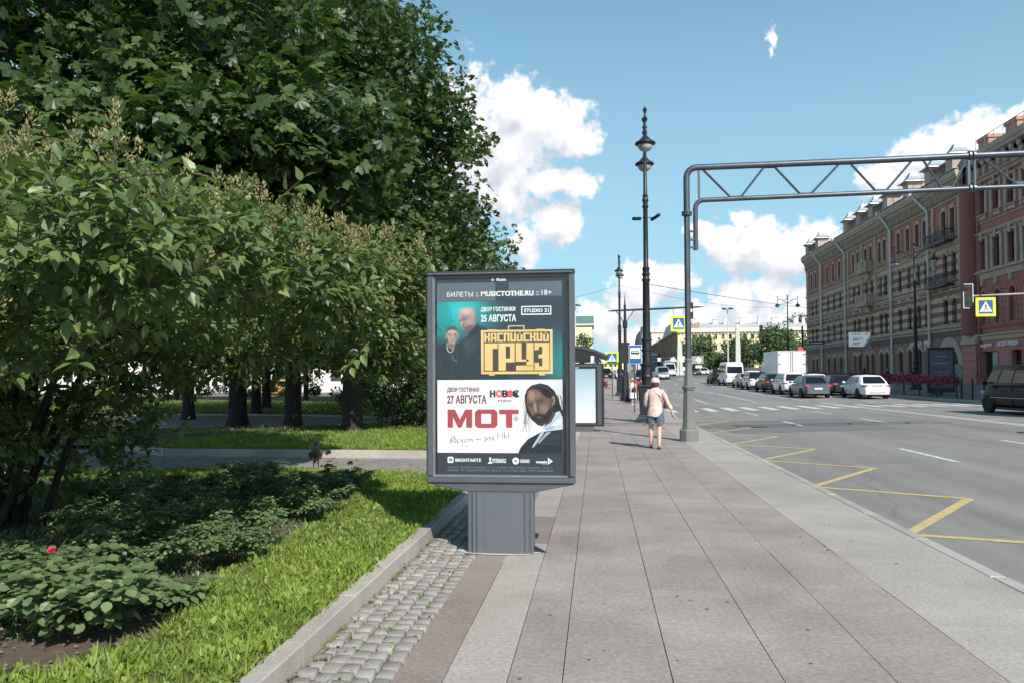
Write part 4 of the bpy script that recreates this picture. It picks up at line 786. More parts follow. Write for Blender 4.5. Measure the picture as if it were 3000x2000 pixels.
for p, d in zip(P_, d_):
    D_ = (Vector(d)*.6+Vector((.35,-.5,-.3))+Vector(rng.normal(0,.3,3))).normalized(); Nv = Vector((.15,-.35,.8))+Vector(rng.normal(0,.35,3)); X_ = D_.cross(Nv).normalized(); Z_ = X_.cross(D_); s = random.uniform(.22,.34)
    o = bpy.data.objects.new('leaf', random.choice(pm)); COL.objects.link(o); o.parent = chA; o.matrix_local = Matrix.Translation(Vector(p)-cb) @ Matrix(((X_.x,D_.x,Z_.x,0),(X_.y,D_.y,Z_.y,0),(X_.z,D_.z,Z_.z,0),(0,0,0,1))) @ Matrix.Scale(s,4)
for c, r_ in cl: e = Vector(c)-cb; trunk('limb', chA, [Vector((1.2,-.8,4.6)), Vector((1.2,-.8,4.6)).lerp(e,.5)+Vector((0,0,.5)), e], [.07,.045,.008], 6)
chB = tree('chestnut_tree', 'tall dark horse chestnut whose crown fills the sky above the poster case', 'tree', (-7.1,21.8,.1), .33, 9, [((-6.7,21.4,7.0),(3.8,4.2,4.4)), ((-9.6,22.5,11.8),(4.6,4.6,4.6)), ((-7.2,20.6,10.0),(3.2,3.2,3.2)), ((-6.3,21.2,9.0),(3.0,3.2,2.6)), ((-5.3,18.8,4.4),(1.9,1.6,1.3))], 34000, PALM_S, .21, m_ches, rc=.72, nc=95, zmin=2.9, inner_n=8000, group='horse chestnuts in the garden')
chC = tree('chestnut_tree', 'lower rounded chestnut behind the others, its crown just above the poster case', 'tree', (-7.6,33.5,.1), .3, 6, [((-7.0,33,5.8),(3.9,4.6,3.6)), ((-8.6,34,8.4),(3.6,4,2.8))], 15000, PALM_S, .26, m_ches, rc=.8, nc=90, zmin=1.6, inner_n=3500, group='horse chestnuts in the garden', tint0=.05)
trs = [((-10.0,24.5), .31, 'stout park tree trunk straight ahead in the middle of the shaded lawn'), ((-12.6,25.9), .36, 'thick dark trunk left of the stout middle one, next to the path'), ((-17.0,30.5), .27, 'dark trunk standing beyond the path left of the thick one'), ((-17.2,38.6), .27, 'slim trunk against the bright far street between two thicker ones'), ((-15.6,33.9), .25, 'thin dark trunk close behind the thick one by the path'), ((-24,36), .3, 'park tree half hidden behind the lilac, far left'), ((-30,44), .3, 'furthest left park tree near the bright far building'), ((-13.0,46), .25, 'slim park tree far back near the far street'), ((-19.5,50), .2, 'slender trunk before the bright front, right of the thin dark one'), ((-25.5,53), .2, 'slender far trunk in front of the pale windows'), ((-16.5,55), .18, 'thinnest far trunk next to the sunlit shrub'), ((-31,54), .22, 'slender far trunk left of the pale windows')]
for (x, y), r0, lb in trs:
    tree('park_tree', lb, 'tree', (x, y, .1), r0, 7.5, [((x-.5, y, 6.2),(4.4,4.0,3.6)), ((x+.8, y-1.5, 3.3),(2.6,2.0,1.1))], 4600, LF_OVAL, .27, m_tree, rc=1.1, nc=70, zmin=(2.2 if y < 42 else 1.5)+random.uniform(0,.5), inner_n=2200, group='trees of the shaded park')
# dark undergrowth
def shrub(label, c, r_, n, size, m, tm=LF_OVAL, name='shrub', group=None, tint0=0):
    t = thing(name, label, 'shrub', (c[0], c[1], .1), 0, group); off = np.array([c[0], c[1], .1]); k = clumps(np.array(c)-off, r_, 26, .42, zmin=.1, flat=.8); crown('foliage', t, k, n, tm, size, m, tint0=tint0)
    for i in range(5): e = Vector(k[i*3][0]); trunk('stem', t, [(0,0,-.05), e*.5+Vector((0,0,.1)), e], [.03,.02,.006], 5)
    return t
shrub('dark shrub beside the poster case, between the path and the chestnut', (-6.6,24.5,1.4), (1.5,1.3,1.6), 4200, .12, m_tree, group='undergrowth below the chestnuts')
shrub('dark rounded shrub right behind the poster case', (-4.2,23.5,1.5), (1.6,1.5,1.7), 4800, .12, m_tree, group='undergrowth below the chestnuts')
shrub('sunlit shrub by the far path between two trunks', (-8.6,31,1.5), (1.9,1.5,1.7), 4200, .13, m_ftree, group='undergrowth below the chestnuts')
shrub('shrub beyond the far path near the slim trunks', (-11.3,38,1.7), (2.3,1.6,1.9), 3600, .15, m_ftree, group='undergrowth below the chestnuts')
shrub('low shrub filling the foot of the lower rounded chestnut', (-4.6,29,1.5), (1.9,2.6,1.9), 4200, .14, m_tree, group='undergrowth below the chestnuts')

# --- roses -------------------------------------------------------------------
m_petal = mat('rose_petal', (.62,.045,.09), .6, var=.2, scale=30); m_petal2 = mat('rose_petal_coral', (.62,.17,.10), .6, var=.2, scale=30)
def rose(i, x, y, r_, h, n, size, label, parts=False, nstem=9, flowers=(), tint0=0):
    t = thing('rose_bush', label, 'rose bush', (x, y, .11), 0, 'rose bushes in the flower bed'); P=[];D=[];Nn=[];S=[]
    for s in range(nstem):
        a = random.uniform(0, 6.28); e = Vector((math.cos(a)*r_*random.uniform(.3,1), math.sin(a)*r_*random.uniform(.3,1), h*random.uniform(.55,1.05))); pts = [Vector((0,0,-.03)), e*.5+Vector((0,0,h*.15)), e]; b = MB(); b.tube([tuple(p) for p in pts], [.006,.0045,.0025], 4)
        b.build('stem', m_twig, t)
        for k in range(n//nstem):
            q = random.uniform(.3, 1.0); p = pts[0].lerp(pts[1], q*2) if q < .5 else pts[1].lerp(pts[2], q*2-1); az = random.uniform(0, 6.28); ld = Vector((math.cos(az), math.sin(az), random.uniform(-.5,.35))).normalized()
            for (f, sgn) in ((.045,1),(.045,-1),(.095,1),(.095,-1),(.14,0)):     # compound leaf of five
                sd_ = ld.cross(Vector((0,0,1))).normalized()*sgn; P.append(p+ld*f*size/.05*1.05); D.append((ld*.4+sd_+Vector((0,0,random.uniform(-.4,.1)))).normalized() if sgn else (ld+Vector((0,0,-.3))).normalized()); Nn.append(Vector((random.gauss(0,.3)+.1,random.gauss(0,.3)-.15,1)).normalized()); S.append(size*random.uniform(.8,1.2)*(1.15 if f > .04 else .9))
    P = np.array([p[:] for p in P]); D = np.array([p[:] for p in D]); Nn = np.array([p[:] for p in Nn]); S = np.array(S); TM = ([(0,0,0),(.30,.16,.03),(.43,.48,.05),(.27,.82,.03),(0,1.0,-.03),(-.27,.82,.03),(-.43,.48,.05),(-.30,.16,.03),(0,.5,-.03)], LF_LILAC[1])
    np_ = 0
    if parts:
        np_ = min(parts, len(P)); idx = np.argsort(P[:,1]-P[:,2]*.8)[:np_]; mk = np.ones(len(P), bool); mk[idx] = False
        mes = []
        for j in range(5):
            me = bpy.data.meshes.new('leaf'); me.from_pydata(TM[0], [], TM[1]); me.materials.append(m_rose); at = me.attributes.new('tint','FLOAT','POINT'); at.data.foreach_set('value', [.3+.14*j]*9); mes.append(me)
        for q in idx:
            D_ = Vector(D[q]); X_ = D_.cross(Vector(Nn[q])).normalized(); Z_ = X_.cross(D_); o = bpy.data.objects.new('leaf', random.choice(mes)); COL.objects.link(o); o.parent = t
            o.matrix_local = Matrix.Translation(Vector(P[q])) @ Matrix(((X_.x,D_.x,Z_.x,0),(X_.y,D_.y,Z_.y,0),(X_.z,D_.z,Z_.z,0),(0,0,0,1))) @ Matrix.Scale(float(S[q]),4)
        P, D, Nn, S = P[mk], D[mk], Nn[mk], S[mk]
    if len(P): scatter('foliage', *TM, P, D, Nn, S, m_rose, t, kind='stuff', tint=np.clip(rng.normal(.5+tint0,.2,len(P)),0,1))
    for (fx, fy, fz, fs, fm) in flowers:
        bm = bmesh.new()
        for k in range(16):
            a = k*2.4; rr = .15+.85*k/16; el = .9-.75*k/16; c = Vector((math.cos(a)*rr*.5, math.sin(a)*rr*.5, el*.35)); tn = Vector((-math.sin(a), math.cos(a), 0)); upd = Vector((math.cos(a)*(.2+rr*.7), math.sin(a)*(.2+rr*.7), .8-rr*.4)).normalized()
            vs = [bm.verts.new((c+tn*u*.42+upd*v*.55)*fs) for u, v in ((-1,0),(1,0),(1.1,.8),(0,1.1),(-1.1,.8))]; bm.faces.new(vs)
        me = bpy.data.meshes.new('flower'); bm.to_mesh(me); bm.free(); me.materials.append(fm); link_mesh('flower', me, t, (fx, fy, fz), (.5, 0, 0))
    return t
rose(0, -3.12, 4.35, .52, .44, 230, .058, 'nearest rose bush with large rounded leaves and one pink bloom', parts=290, nstem=16, flowers=[(-.20,.04,.50,.03,m_petal)])
rose(1, -3.75, 4.7, .5, .42, 180, .06, 'rose bush right behind the nearest one at the picture edge')
rose(2, -2.95, 5.0, .30, .30, 80, .052, 'low rose bush with pointed leaves between two gaps of bare soil')
spots = [(-3.6,5.7),(-3.05,6.2),(-4.3,5.6),(-4.2,6.5),(-3.4,7.1),(-4.9,7.0),(-4.0,7.8),(-3.3,8.2),(-4.8,8.4),(-3.7,9.1),(-4.5,9.6),(-3.3,9.9),(-5.6,8.3),(-5.4,9.5),(-3.9,10.6),(-5.0,10.8)]
desc = ['shaded rose bush at the edge of the first patch of bare soil','low glossy rose bush next to the sunny grass strip','shaded rose bush left of the bare soil','dark rose bush in the deep shade of the lilac','rose bush with pale glossy leaves beside the bright grass','dark rose bush far in the lilac shade','rose bush in the middle of the shaded bed','rose bush with small leaves near the grass tip','shaded rose bush with a dull red bloom','rose bush close to the grass corner','rose bush in the back of the shaded bed','rose bush with coral blooms near the poster shadow','rose bush deep under the lilac','rose bush at the back under the lilac','rose bush with a coral bloom in the last row before the path','last-row rose bush before the sunlit grass edge']
for i, (x, y) in enumerate(spots):
    fl_ = []
    if i == 11: fl_ = [(.05,0,.42,.045,m_petal2),(-.3,.1,.38,.04,m_petal2)]
    if i == 14: fl_ = [(.1,0,.48,.05,m_petal2)]
    if i == 8: fl_ = [(-.1,-.1,.4,.04,m_petal)]
    rose(i+3, x, y, .62, .30+.1*random.random(), 520, .031, desc[i], nstem=10, flowers=fl_)
pass

# --- grass --------------------------------------------------------------------
BLADE = ([(-.06,0,0),(.06,0,0),(.045,.5,.04),(-.045,.5,.04),(0,1,.2)], [(0,1,2,3),(3,2,4)])
BROAD = ([(0,0,0),(.13,.35,.05),(.19,.7,.08),(0,1,.0),(-.19,.7,.08),(-.13,.35,.05)], [(0,1,2,3),(0,3,4,5)])
def inpoly(x, y, poly):
    r_ = np.zeros(len(x), bool); n = len(poly)
    for i in range(n):
        x0, y0 = poly[i][:2]; x1, y1 = poly[(i+1)%n][:2]; c = ((y0 > y) != (y1 > y)) & (x < (x1-x0)*(y-y0)/(y1-y0+1e-12)+x0); r_ ^= c
    return r_
def grass(name, label, poly, n, z, hmin, hmax, m, broad=.4, tint0=0, dens=None):
    xs = [p[0] for p in poly]; ys = [p[1] for p in poly]; x = rng.uniform(min(xs), max(xs), n); y = rng.uniform(min(ys), max(ys), n); k = inpoly(x, y, poly)
    x, y = x[k], y[k]
    if dens is not None: kk = rng.random(len(x)) < dens(x, y); x, y = x[kk], y[kk]
    n = len(x); clump = np.sin(x*7.1+1.3*np.sin(y*5.2))*np.cos(y*6.3+x*2.1); hh = (hmin+(hmax-hmin)*rng.random(n)**1.5*1.25)*(1+.28*clump); P = np.stack([x, y, np.full(n, z)], 1)
    D = unit(np.stack([rng.normal(0,.5,n), rng.normal(0,.5,n), np.full(n,.8)], 1)); Nn = unit(rng.normal(0,1,(n,3))+np.array([.2,-.5,.6])); isb = rng.random(n) < broad
    root = bpy.data.objects.new(name, None); COL.objects.link(root); del_ = root; bpy.data.objects.remove(del_)
    tt = np.clip(.5+tint0+.14*clump+rng.normal(0,.17,n), 0, 1)
    o1 = scatter(name, *BLADE, P[~isb], D[~isb], Nn[~isb], hh[~isb]*1.15, m, tint=tt[~isb], kind='stuff')
    if isb.any():
        Db = D[isb].copy(); Db[:,2] *= .55; Nb = unit(np.stack([rng.normal(0,.35,isb.sum())+.1, rng.normal(0,.35,isb.sum())-.2, np.ones(isb.sum())], 1)); scatter(name, *BROAD, P[isb]+np.array([0,0,1])*hh[isb][:,None]*.25, Db, Nb, hh[isb]*.68, m, tint=tt[isb], kind='stuff')
strip_ = [(-1.81,2.6),(-1.81,11.05),(-2.25,11.85),(-3.15,12.38),(-5.9,12.8),(-9.2,12.0),(-9.2,11.0),(-6,11.7),(-3.6,11.2),(-3.15,9.8),(-3.0,8.0),(-2.98,6.4),(-2.9,5.0),(-2.62,4.4),(-2.9,3.9),(-3.3,3.6),(-3.3,2.6)]
grass('verge_grass', '', strip_, 260000, .09, .045, .10, m_grass, .36, dens=lambda x, y: np.where(y < 9, 1, .75))
ell_ = [(-2.72,5.0),(-2.72,8.0),(-3.0,9.8),(-3.6,11.2),(-6,11.7),(-9.2,11),(-9,4),(-4,3.5)]
grass('bed_weeds', '', ell_, 60000, .095, .025, .075, m_rose, .6, tint0=-.15)
grass('lawn_grass', '', [(-2.0,17),(-2.7,16.0),(-9.2,16.05),(-10.9,17.4),(-9.8,19.5),(-7.4,21.5),(-5.4,24.5),(-2,26)], 90000, .115, .05, .11, m_grass, .25)
grass('lawn_grass', '', [(-9.2,24.6),(-6,29),(-2,28),(-2,34),(-5.5,34),(-5.5,26),(-7.4,21.5),(-9.8,19.5),(-14,23)], 15000, .115, .05, .10, m_grass, .25)
grass('lawn_grass', '', [(-9.2,31.9),(-13.5,33.8),(-40,34),(-40,60),(-9.2,60)], 52000, .12, .09, .16, m_grass, .2)
grass('lawn_grass', '', [(-40,17.2),(-15,17.2),(-11.6,17.5),(-14.8,23.2),(-22,27.8),(-40,28)], 26000, .1, .08, .14, m_grass, .2)
# weeds in the joints of the setts and along the kerb
wx = []; 
for _ in range(70):
    cx = random.choice([-1.695]*5+[-1.586,-1.472,-1.358,-1.244]); cy = random.uniform(3.6, 8.6); k = random.randint(5, 16)
    for _ in range(k): wx.append((cx+random.gauss(0,.014), cy+random.gauss(0,.045), -.006))
wx = np.array(wx); n = len(wx); scatter('joint_weeds', *BLADE, wx, unit(np.stack([rng.normal(0,.8,n), rng.normal(0,.8,n), np.full(n,.6)],1)), rdir(n), rng.uniform(.02,.05,n), m_grass, kind='stuff')
m_dry = mat('dry_leaf', (.20,.12,.06), .8, var=.35, scale=20)
k = 260; dp = np.stack([np.where(rng.random(k) < .75, -1.69+np.abs(rng.normal(0,.03,k)), rng.uniform(-1.68,-1.15,k)), rng.uniform(3.6,9,k), rng.uniform(-.002,.012,k)],1)
scatter('fallen_leaves', *LF_OVAL, dp, rdir(k)*np.array([1,1,.2]), unit(rng.normal(0,.3,(k,3))+np.array([0,0,1])), rng.uniform(.015,.045,k), m_dry, kind='stuff')
k = 900; dp = np.stack([rng.uniform(-4.6,-2.6,k), rng.uniform(3.6,8.5,k), np.full(k,.116)],1); scatter('bark_mulch', *LF_OVAL, dp, rdir(k)*np.array([1,1,.15]), unit(rng.normal(0,.3,(k,3))+np.array([0,0,1])), rng.uniform(.012,.04,k), mat('mulch', (.22,.13,.08), .9, scale=30, col2=(.38,.27,.2)), kind='stuff')
k = 240; dp = np.stack([rng.uniform(-11,-2.2,k), rng.uniform(13.2,15.6,k), np.full(k,.012)],1); scatter('path_litter', *LF_OVAL, dp, rdir(k)*np.array([1,1,.15]), unit(rng.normal(0,.2,(k,3))+np.array([0,0,1])), rng.uniform(.03,.09,k), m_dry, kind='stuff')

# --- crow on the verge -----------------------------------------------------------
m_fbl = mat('feather_black', (.02,.02,.022), .45, var=.3, scale=30); m_fgr = mat('feather_grey', (.13,.12,.12), .7, var=.2, scale=30)
crow = thing('crow', 'hooded crow standing with raised head at the grass edge before the path', 'bird', (-4.7,12.5,.15), R(25)); crow.scale = (1.3,)*3
def skin(name, m, V, E, Rr, parent, sub=2, root=0):
    me = bpy.data.meshes.new(name); me.from_pydata(V, E, []); o = bpy.data.objects.new(name, me); COL.objects.link(o)
    md = o.modifiers.new('s', 'SKIN'); sv = me.skin_vertices[0].data
    for i, r_ in enumerate(Rr): sv[i].radius = r_ if isinstance(r_, (tuple, list)) else (r_, r_)
    sv[root].use_root = True; md.use_smooth_shade = True
    s2 = o.modifiers.new('u', 'SUBSURF'); s2.levels = sub; s2.render_levels = sub
    dg = bpy.context.evaluated_depsgraph_get(); dg.update(); me2 = bpy.data.meshes.new_from_object(o.evaluated_get(dg)); me2.name = name
    bpy.data.objects.remove(o); me2.materials.clear(); me2.materials.append(m); me2.polygons.foreach_set('use_smooth', [True]*len(me2.polygons))
    ob = bpy.data.objects.new(name, me2); COL.objects.link(ob); ob.parent = parent; return ob
MB().tube([(0,.25,.06),(0,.17,.10),(0,.11,.15),(0,.05,.19),(0,0,.225),(0,-.04,.26),(0,-.055,.30),(0,-.062,.335),(0,-.07,.362),(0,-.085,.38)], [.018,.03,.052,.064,.062,.05,.036,.034,.034,.014], 14).build('body', m_fbl, crow, smooth=True)
MB().tube([(0,-.085,.362),(0,-.12,.358),(0,-.15,.348)], [.016,.010,.002], 8).build('beak', m_fbl, crow, smooth=True)
for s_ in (-1,1):
    MB().tube([(s_*.035,-.01,.235),(s_*.056,.05,.20),(s_*.05,.13,.145),(s_*.02,.23,.085)], [.022,.04,.034,.008], 8).build('wing', m_fgr if s_ > 0 else m_fbl, crow, smooth=True); MB().tube([(s_*.025,.03,.15),(s_*.03,.02,.03),(s_*.03,0,0),(s_*.03,-.04,0)], [.014,.006,.005,.004], 6).build('leg', m_fbl, crow)

shrub('long low shrub in front of the bright street front beyond the park', (-27,60,1.0), (6,1.2,.9), 3000, .2, m_tree, group='undergrowth below the chestnuts')
shrub('low shrub before the street front, right of the yellow car', (-17,60,1.0), (2.8,1.2,1.0), 2200, .2, m_tree, group='undergrowth below the chestnuts')
# gum spots, grit and small litter on the paving
m_gum = mat('gum_spot', (.10,.09,.08), .8); m_grit = mat('grit', (.30,.27,.23), .9)
def specks(name, n, x0, x1, y0, y1, s0, s1, m, z=.003):
    P = np.stack([rng.uniform(x0,x1,n), y0+(y1-y0)*rng.random(n)**1.6, np.full(n, z)], 1); TH = [(.5*math.cos(a), .5*math.sin(a), 0) for a in np.linspace(0, 2*math.pi, 8)[:-1]]
    scatter(name, TH, [tuple(range(7))], P, rdir(n)*np.array([1,1,0]), np.tile([[0,0,1.]], (n,1)), rng.uniform(s0, s1, n), m, kind='stuff')
specks('gum_spots', 90, -.45, 3.1, 3.2, 20, .012, .032, m_gum); specks('grit', 900, -1.1, 3.2, 3.2, 14, .003, .009, m_grit, .004)
# ------------------------------------------------------------------ street furniture
m_iron = mat('lamp_iron', (.028,.032,.038), .45, .35, var=.3, scale=6, bump=.08)
m_galv = mat('gantry_steel', (.085,.10,.12), .42, .45, var=.2, scale=4, bump=.05)
m_base = mat('gantry_base_grey', (.16,.16,.155), .65, var=.15, scale=3, stretch=(1,1,.2), bump=.1)
m_lglass = mat('lamp_glass', (.42,.44,.44), .15, spec=.6)
m_signy = mat('sign_lime', (.62,.78,.06), .5); m_signb = mat('sign_blue', (.012,.11,.33), .45); m_signw = mat('sign_white', (.78,.8,.8), .5); m_signk = mat('sign_black', (.015,.015,.017), .5); m_back = mat('sign_back', (.35,.36,.37), .4, .6)
# gantry with truss over the road
G0 = (2.37, 20.34, 0.0)
ga = thing('overhead_gantry', 'grey steel gantry pole with long truss arm reaching over the road', 'gantry', G0)
MB().lathe([(.235,-.05),(.235,.27),(.225,.29),(.19,.315),(.19,.33)], n=8, sq=True).build('base_plinth', m_base, ga, bevel=.01)
MB().lathe([(.165,.33),(.15,.5),(.128,1.25),(.125,1.33)], n=8, sq=True).build('pole_base', m_base, ga, bevel=.006)
MB().lathe([(.15,1.33),(.15,1.36),(.17,1.39),(.17,1.42),(.12,1.44),(.085,1.9),(.083,2.05),(.10,2.08),(.10,2.12),(.08,2.14)], n=8, sq=True).build('base_collar', m_base, ga, bevel=.004)
MB().lathe([(.078,2.14),(.072,5.9)], n=8, sq=True).build('pole', m_galv, ga)
MB().lathe([(.135,5.86),(.135,5.9),(.09,5.9),(.09,5.92),(.135,5.92),(.135,5.96)], n=12).build('flange', m_galv, ga)
arc = [(0,0,5.94),(0,0,6.85)]+[(.26-.26*math.cos(R(a)),0,6.85+.26*math.sin(R(a))) for a in (15,30,45,60,75,90)]+[(5,0,7.14),(7.0,0,7.17)]
MB().tube(arc, .082, 12).build('top_chord', m_galv, ga, smooth=True)
MB().tube([(7.07,0,7.17),(13.4,0,7.23)], .085, 12).build('top_chord', m_galv, ga, smooth=True)
arc2 = [(.22,0,4.95),(.22,0,6.05)]+[(.44-.22*math.cos(R(a)),0,6.05+.2*math.sin(R(a))) for a in (20,40,60,75,90)]+[(4,0,6.3),(7.0,0,6.345)]
MB().tube(arc2, .062, 12).build('bottom_chord', m_galv, ga, smooth=True)
MB().tube([(7.07,0,6.345),(13.4,0,6.42)], .058, 12).build('bottom_chord', m_galv, ga, smooth=True)
for z in (5.0,5.2,5.42): MB().box(.06,.22,-.05,.05,z,z+.04).build('bracket', m_galv, ga)
MB().box(.06,.075,-.06,.06,4.98,5.5).build('bracket_plate', m_galv, ga)
for x in (6.96,7.06): MB().lathe([(.12,x),(.12,x+.05)], 0, 7.17, 12, axis='x').build('flange', m_galv, ga); MB().lathe([(.1,x),(.1,x+.05)], 0, 6.345, 12, axis='x').build('flange', m_galv, ga)
MB().box(6.93,6.985,-.04,.04,6.4,7.1).build('splice_post', m_galv, ga); MB().box(7.085,7.12,-.04,.04,6.4,7.1).build('splice_post', m_galv, ga)
MB().box(.29,.34,-.03,.03,6.3,7.03).build('end_post', m_galv, ga)
zt = lambda x: 7.05+.012*x; zb = lambda x: 6.27+.0155*x
xs_ = [.42,1.28,2.32,3.22,4.22,5.12,6.1,6.85]; up_ = True
nodes = [(.42,1),(1.35,0),(2.25,1),(3.2,0),(4.1,1),(5.0,0),(5.9,1),(6.8,0)] if False else [(.45,1),(1.3,0),(2.35,1),(3.3,0),(4.25,1),(5.15,0),(6.05,1)]
nodes = [(.45,1),(1.42,0),(2.42,1),(3.4,0),(4.4,1),(5.38,0),(6.3,1)]
nodes = [(.45,1),(1.5,0),(2.3,1),(3.22,0),(4.1,1),(4.95,0),(5.83,1),(6.2,0)]
nodes = [(.42,1),(1.33,0),(2.24,1),(3.15,0),(4.06,1),(4.97,0),(5.88,1),(6.85,1)]
# diagonals measured from the picture: upper joints at 2.3, 4.2, 6.0 ; lower joints at 1.35, 3.2, 5.0, 6.0
UP = [.42, 2.2, 4.1, 5.92]; LO_ = [1.32, 3.15, 4.98, 6.6]
UP = [.42, 2.1, 3.98, 5.75]; LO_ = [1.25, 3.0, 4.85, 6.45]
def diag(x0, z0_, x1, z1_): MB().tube([(x0,0,z0_),(x1,0,z1_)], .03, 6).build('brace', m_galv, ga)
for i in range(4):
    diag(UP[i]+(.12 if i else 0), zt(UP[i]), LO_[i]-.12, zb(LO_[i]))
    if i < 3: diag(LO_[i]+.12, zb(LO_[i]), UP[i+1]-.12, zt(UP[i+1]))
    MB().box(LO_[i]-.17, LO_[i]+.17, -.012, .012, zb(LO_[i])-.03, zb(LO_[i])+.05).build('gusset', m_galv, ga)
    if i: MB().box(UP[i]-.17, UP[i]+.17, -.012, .012, zt(UP[i])-.05, zt(UP[i])+.05).build('gusset', m_galv, ga)
diag(6.57, zb(6.5), 6.95, zt(6.9)); 
for a in (7.25, 9.1, 11.0): diag(a, zt(a), a+.85, zb(a)+.02); diag(a+1.05, zb(a)+.02, a+1.75, zt(a)); MB().box(a+.75, a+1.15, -.012, .012, zb(a)+.0, zb(a)+.1).build('gusset', m_galv, ga)

# street lamps -------------------------------------------------------------------
def lantern(root, x, y, z, s=1):
    t = link_mesh('lantern', MESH.setdefault('shade', MB().lathe([(.03,.62),(.05,.56),(.03,.52),(.075,.44),(.05,.40),(.10,.33),(.20,.22),(.30,.15),(.36,.11),(.375,.07),(.34,.04),(.31,.02)], n=20).mesh('lamp_shade', [m_iron], smooth=True)), root, (x,y,z), scale=(s,s,s))
    link_mesh('lamp_glass', MESH.setdefault('lglass', MB().lathe([(.27,.025),(.265,-.03),(.235,-.10),(.17,-.17),(.08,-.205),(.0,-.21)], n=18).mesh('lamp_glass', [m_lglass], smooth=True)), t)
MESH = {}
def street_lamp(label, x, y, z, rz, group, spread=1.35, cams=True, drop=0):
    t = thing('street_lamp', label, 'street lamp', (x,y,z), rz, group)
    sq = lambda pr: MB().lathe(pr, n=4, sq=True)
    o = sq([(.42,-.05),(.42,.10),(.37,.14),(.34,.2),(.33,.26),(.28,.30)]).build('plinth', m_iron, t, bevel=.01)
    sq([(.27,.30),(.27,1.28),(.31,1.31),(.31,1.36),(.25,1.40)]).build('pedestal', m_iron, t, bevel=.01)
    for a in range(4):
        b = MB(); c, s = math.cos(a*math.pi/2), math.sin(a*math.pi/2)
        for q in ((-.2,.2,.42,.445),(-.2,.2,1.19,1.215),(-.2,-.175,.445,1.19),(.175,.2,.445,1.19)): b.box(q[0],q[1],.268,.284,q[2],q[3])
        b.v = [(vx*c-vy*s, vx*s+vy*c, vz) for vx,vy,vz in b.v]; b.build('pedestal_panel', m_iron, t)
    MB().lathe([(.25,1.40),(.19,1.44),(.20,1.66),(.225,1.70),(.21,1.73),(.20,1.78),(.205,2.05),(.26,2.12),(.265,2.16),(.20,2.17),(.17,2.2),(.165,2.62),(.20,2.66),(.20,2.70),(.165,2.73),(.165,2.98),(.205,3.03),(.205,3.07),(.14,3.10)], n=16).build('lower_collar', m_iron, t, smooth=True)
    MB().lathe([(.14,3.10),(.125,5.2),(.15,5.24),(.155,5.3),(.125,5.34),(.12,5.42),(.15,5.48),(.15,5.52),(.12,5.56),(.125,5.66),(.145,5.72),(.11,5.76),(.095,5.8),(.085,7.95),(.11,8.0),(.12,8.06),(.09,8.1),(.09,8.2),(.12,8.25),(.12,8.3),(.085,8.38),(.11,8.45),(.075,8.5),(.06,10.4),(.085,10.46),(.06,10.52),(.055,10.75),(.10,10.85),(.05,10.95)], n=14).build('shaft', m_iron, t, smooth=True)
    MB().lathe([(.05,10.95),(.10,11.02),(.06,11.1),(.05,11.2),(.10,11.3),(.115,11.36),(.06,11.4),(.03,11.46),(.035,11.5),(.0,11.56)], n=12).build('finial', m_iron, t, smooth=True)
    for s in (1,-1):
        b = MB(); P_ = [(0,0,10.2),(0,s*.25,10.42),(0,s*.6,10.78),(0,s*1.0,10.9),(0,s*(spread-.05),10.78),(0,s*spread,10.55)]; b.tube(P_, .042, 8); b.build('arm', m_iron, t, smooth=True)
        b = MB(); P_ = [(0,s*.12,10.9)]+[(0,s*(.42+.26*math.cos(R(a))),10.5+.26*math.sin(R(a))) for a in range(120,-200,-35)]; b.tube(P_, .022, 6); b.build('scroll', m_iron, t)
        MB().lathe([(.04,10.86),(.07,10.95),(.035,11.02),(.03,11.1),(.075,11.2),(.08,11.26),(.03,11.3),(.0,11.4)], 0, s*spread, 10).build('arm_finial', m_iron, t, smooth=True)
        lantern(t, 0, s*spread, 9.93)
    return t
l1 = street_lamp('nearest tall twin lamp with a panelled pedestal, beside the walking woman', 1.86, 29.04, 0, R(-3), 'twin-lantern street lamps')
for s in (-1,1):
    cm = thing('surveillance_camera', ('left' if s < 0 else 'right')+' one of two cylindrical cameras high on the nearest lamp shaft', 'camera', (1.86+s*.08, 29.0, 7.55), 0, 'cameras on the nearest lamp'); b = MB(); b.tube([(s*.12,.1,.05),(s*.38,-.22,.02+s*.03)] if s < 0 else [(s*.15,.1,.0),(s*.42,-.2,.12)], .065, 10); b.build('housing', m_iron, cm); b = MB(); b.tube([(0,0,.06),(s*.2,0,.06)], .015, 5); b.build('arm', m_iron, cm)
street_lamp('second twin lamp along the near pavement, small behind the blue bus sign', 1.9, 63.6, zwalk(0,63.6), R(-3), 'twin-lantern street lamps')
street_lamp('twin lamp in front of the striped facade, above the red flower rail', 24.8, 63.1, zfar(24.8,63.1), R(62), 'twin-lantern street lamps')
street_lamp('distant twin lamp left of the striped building, against the clouds', 26.4, 110, zfar(26.4,110), R(88), 'twin-lantern street lamps')

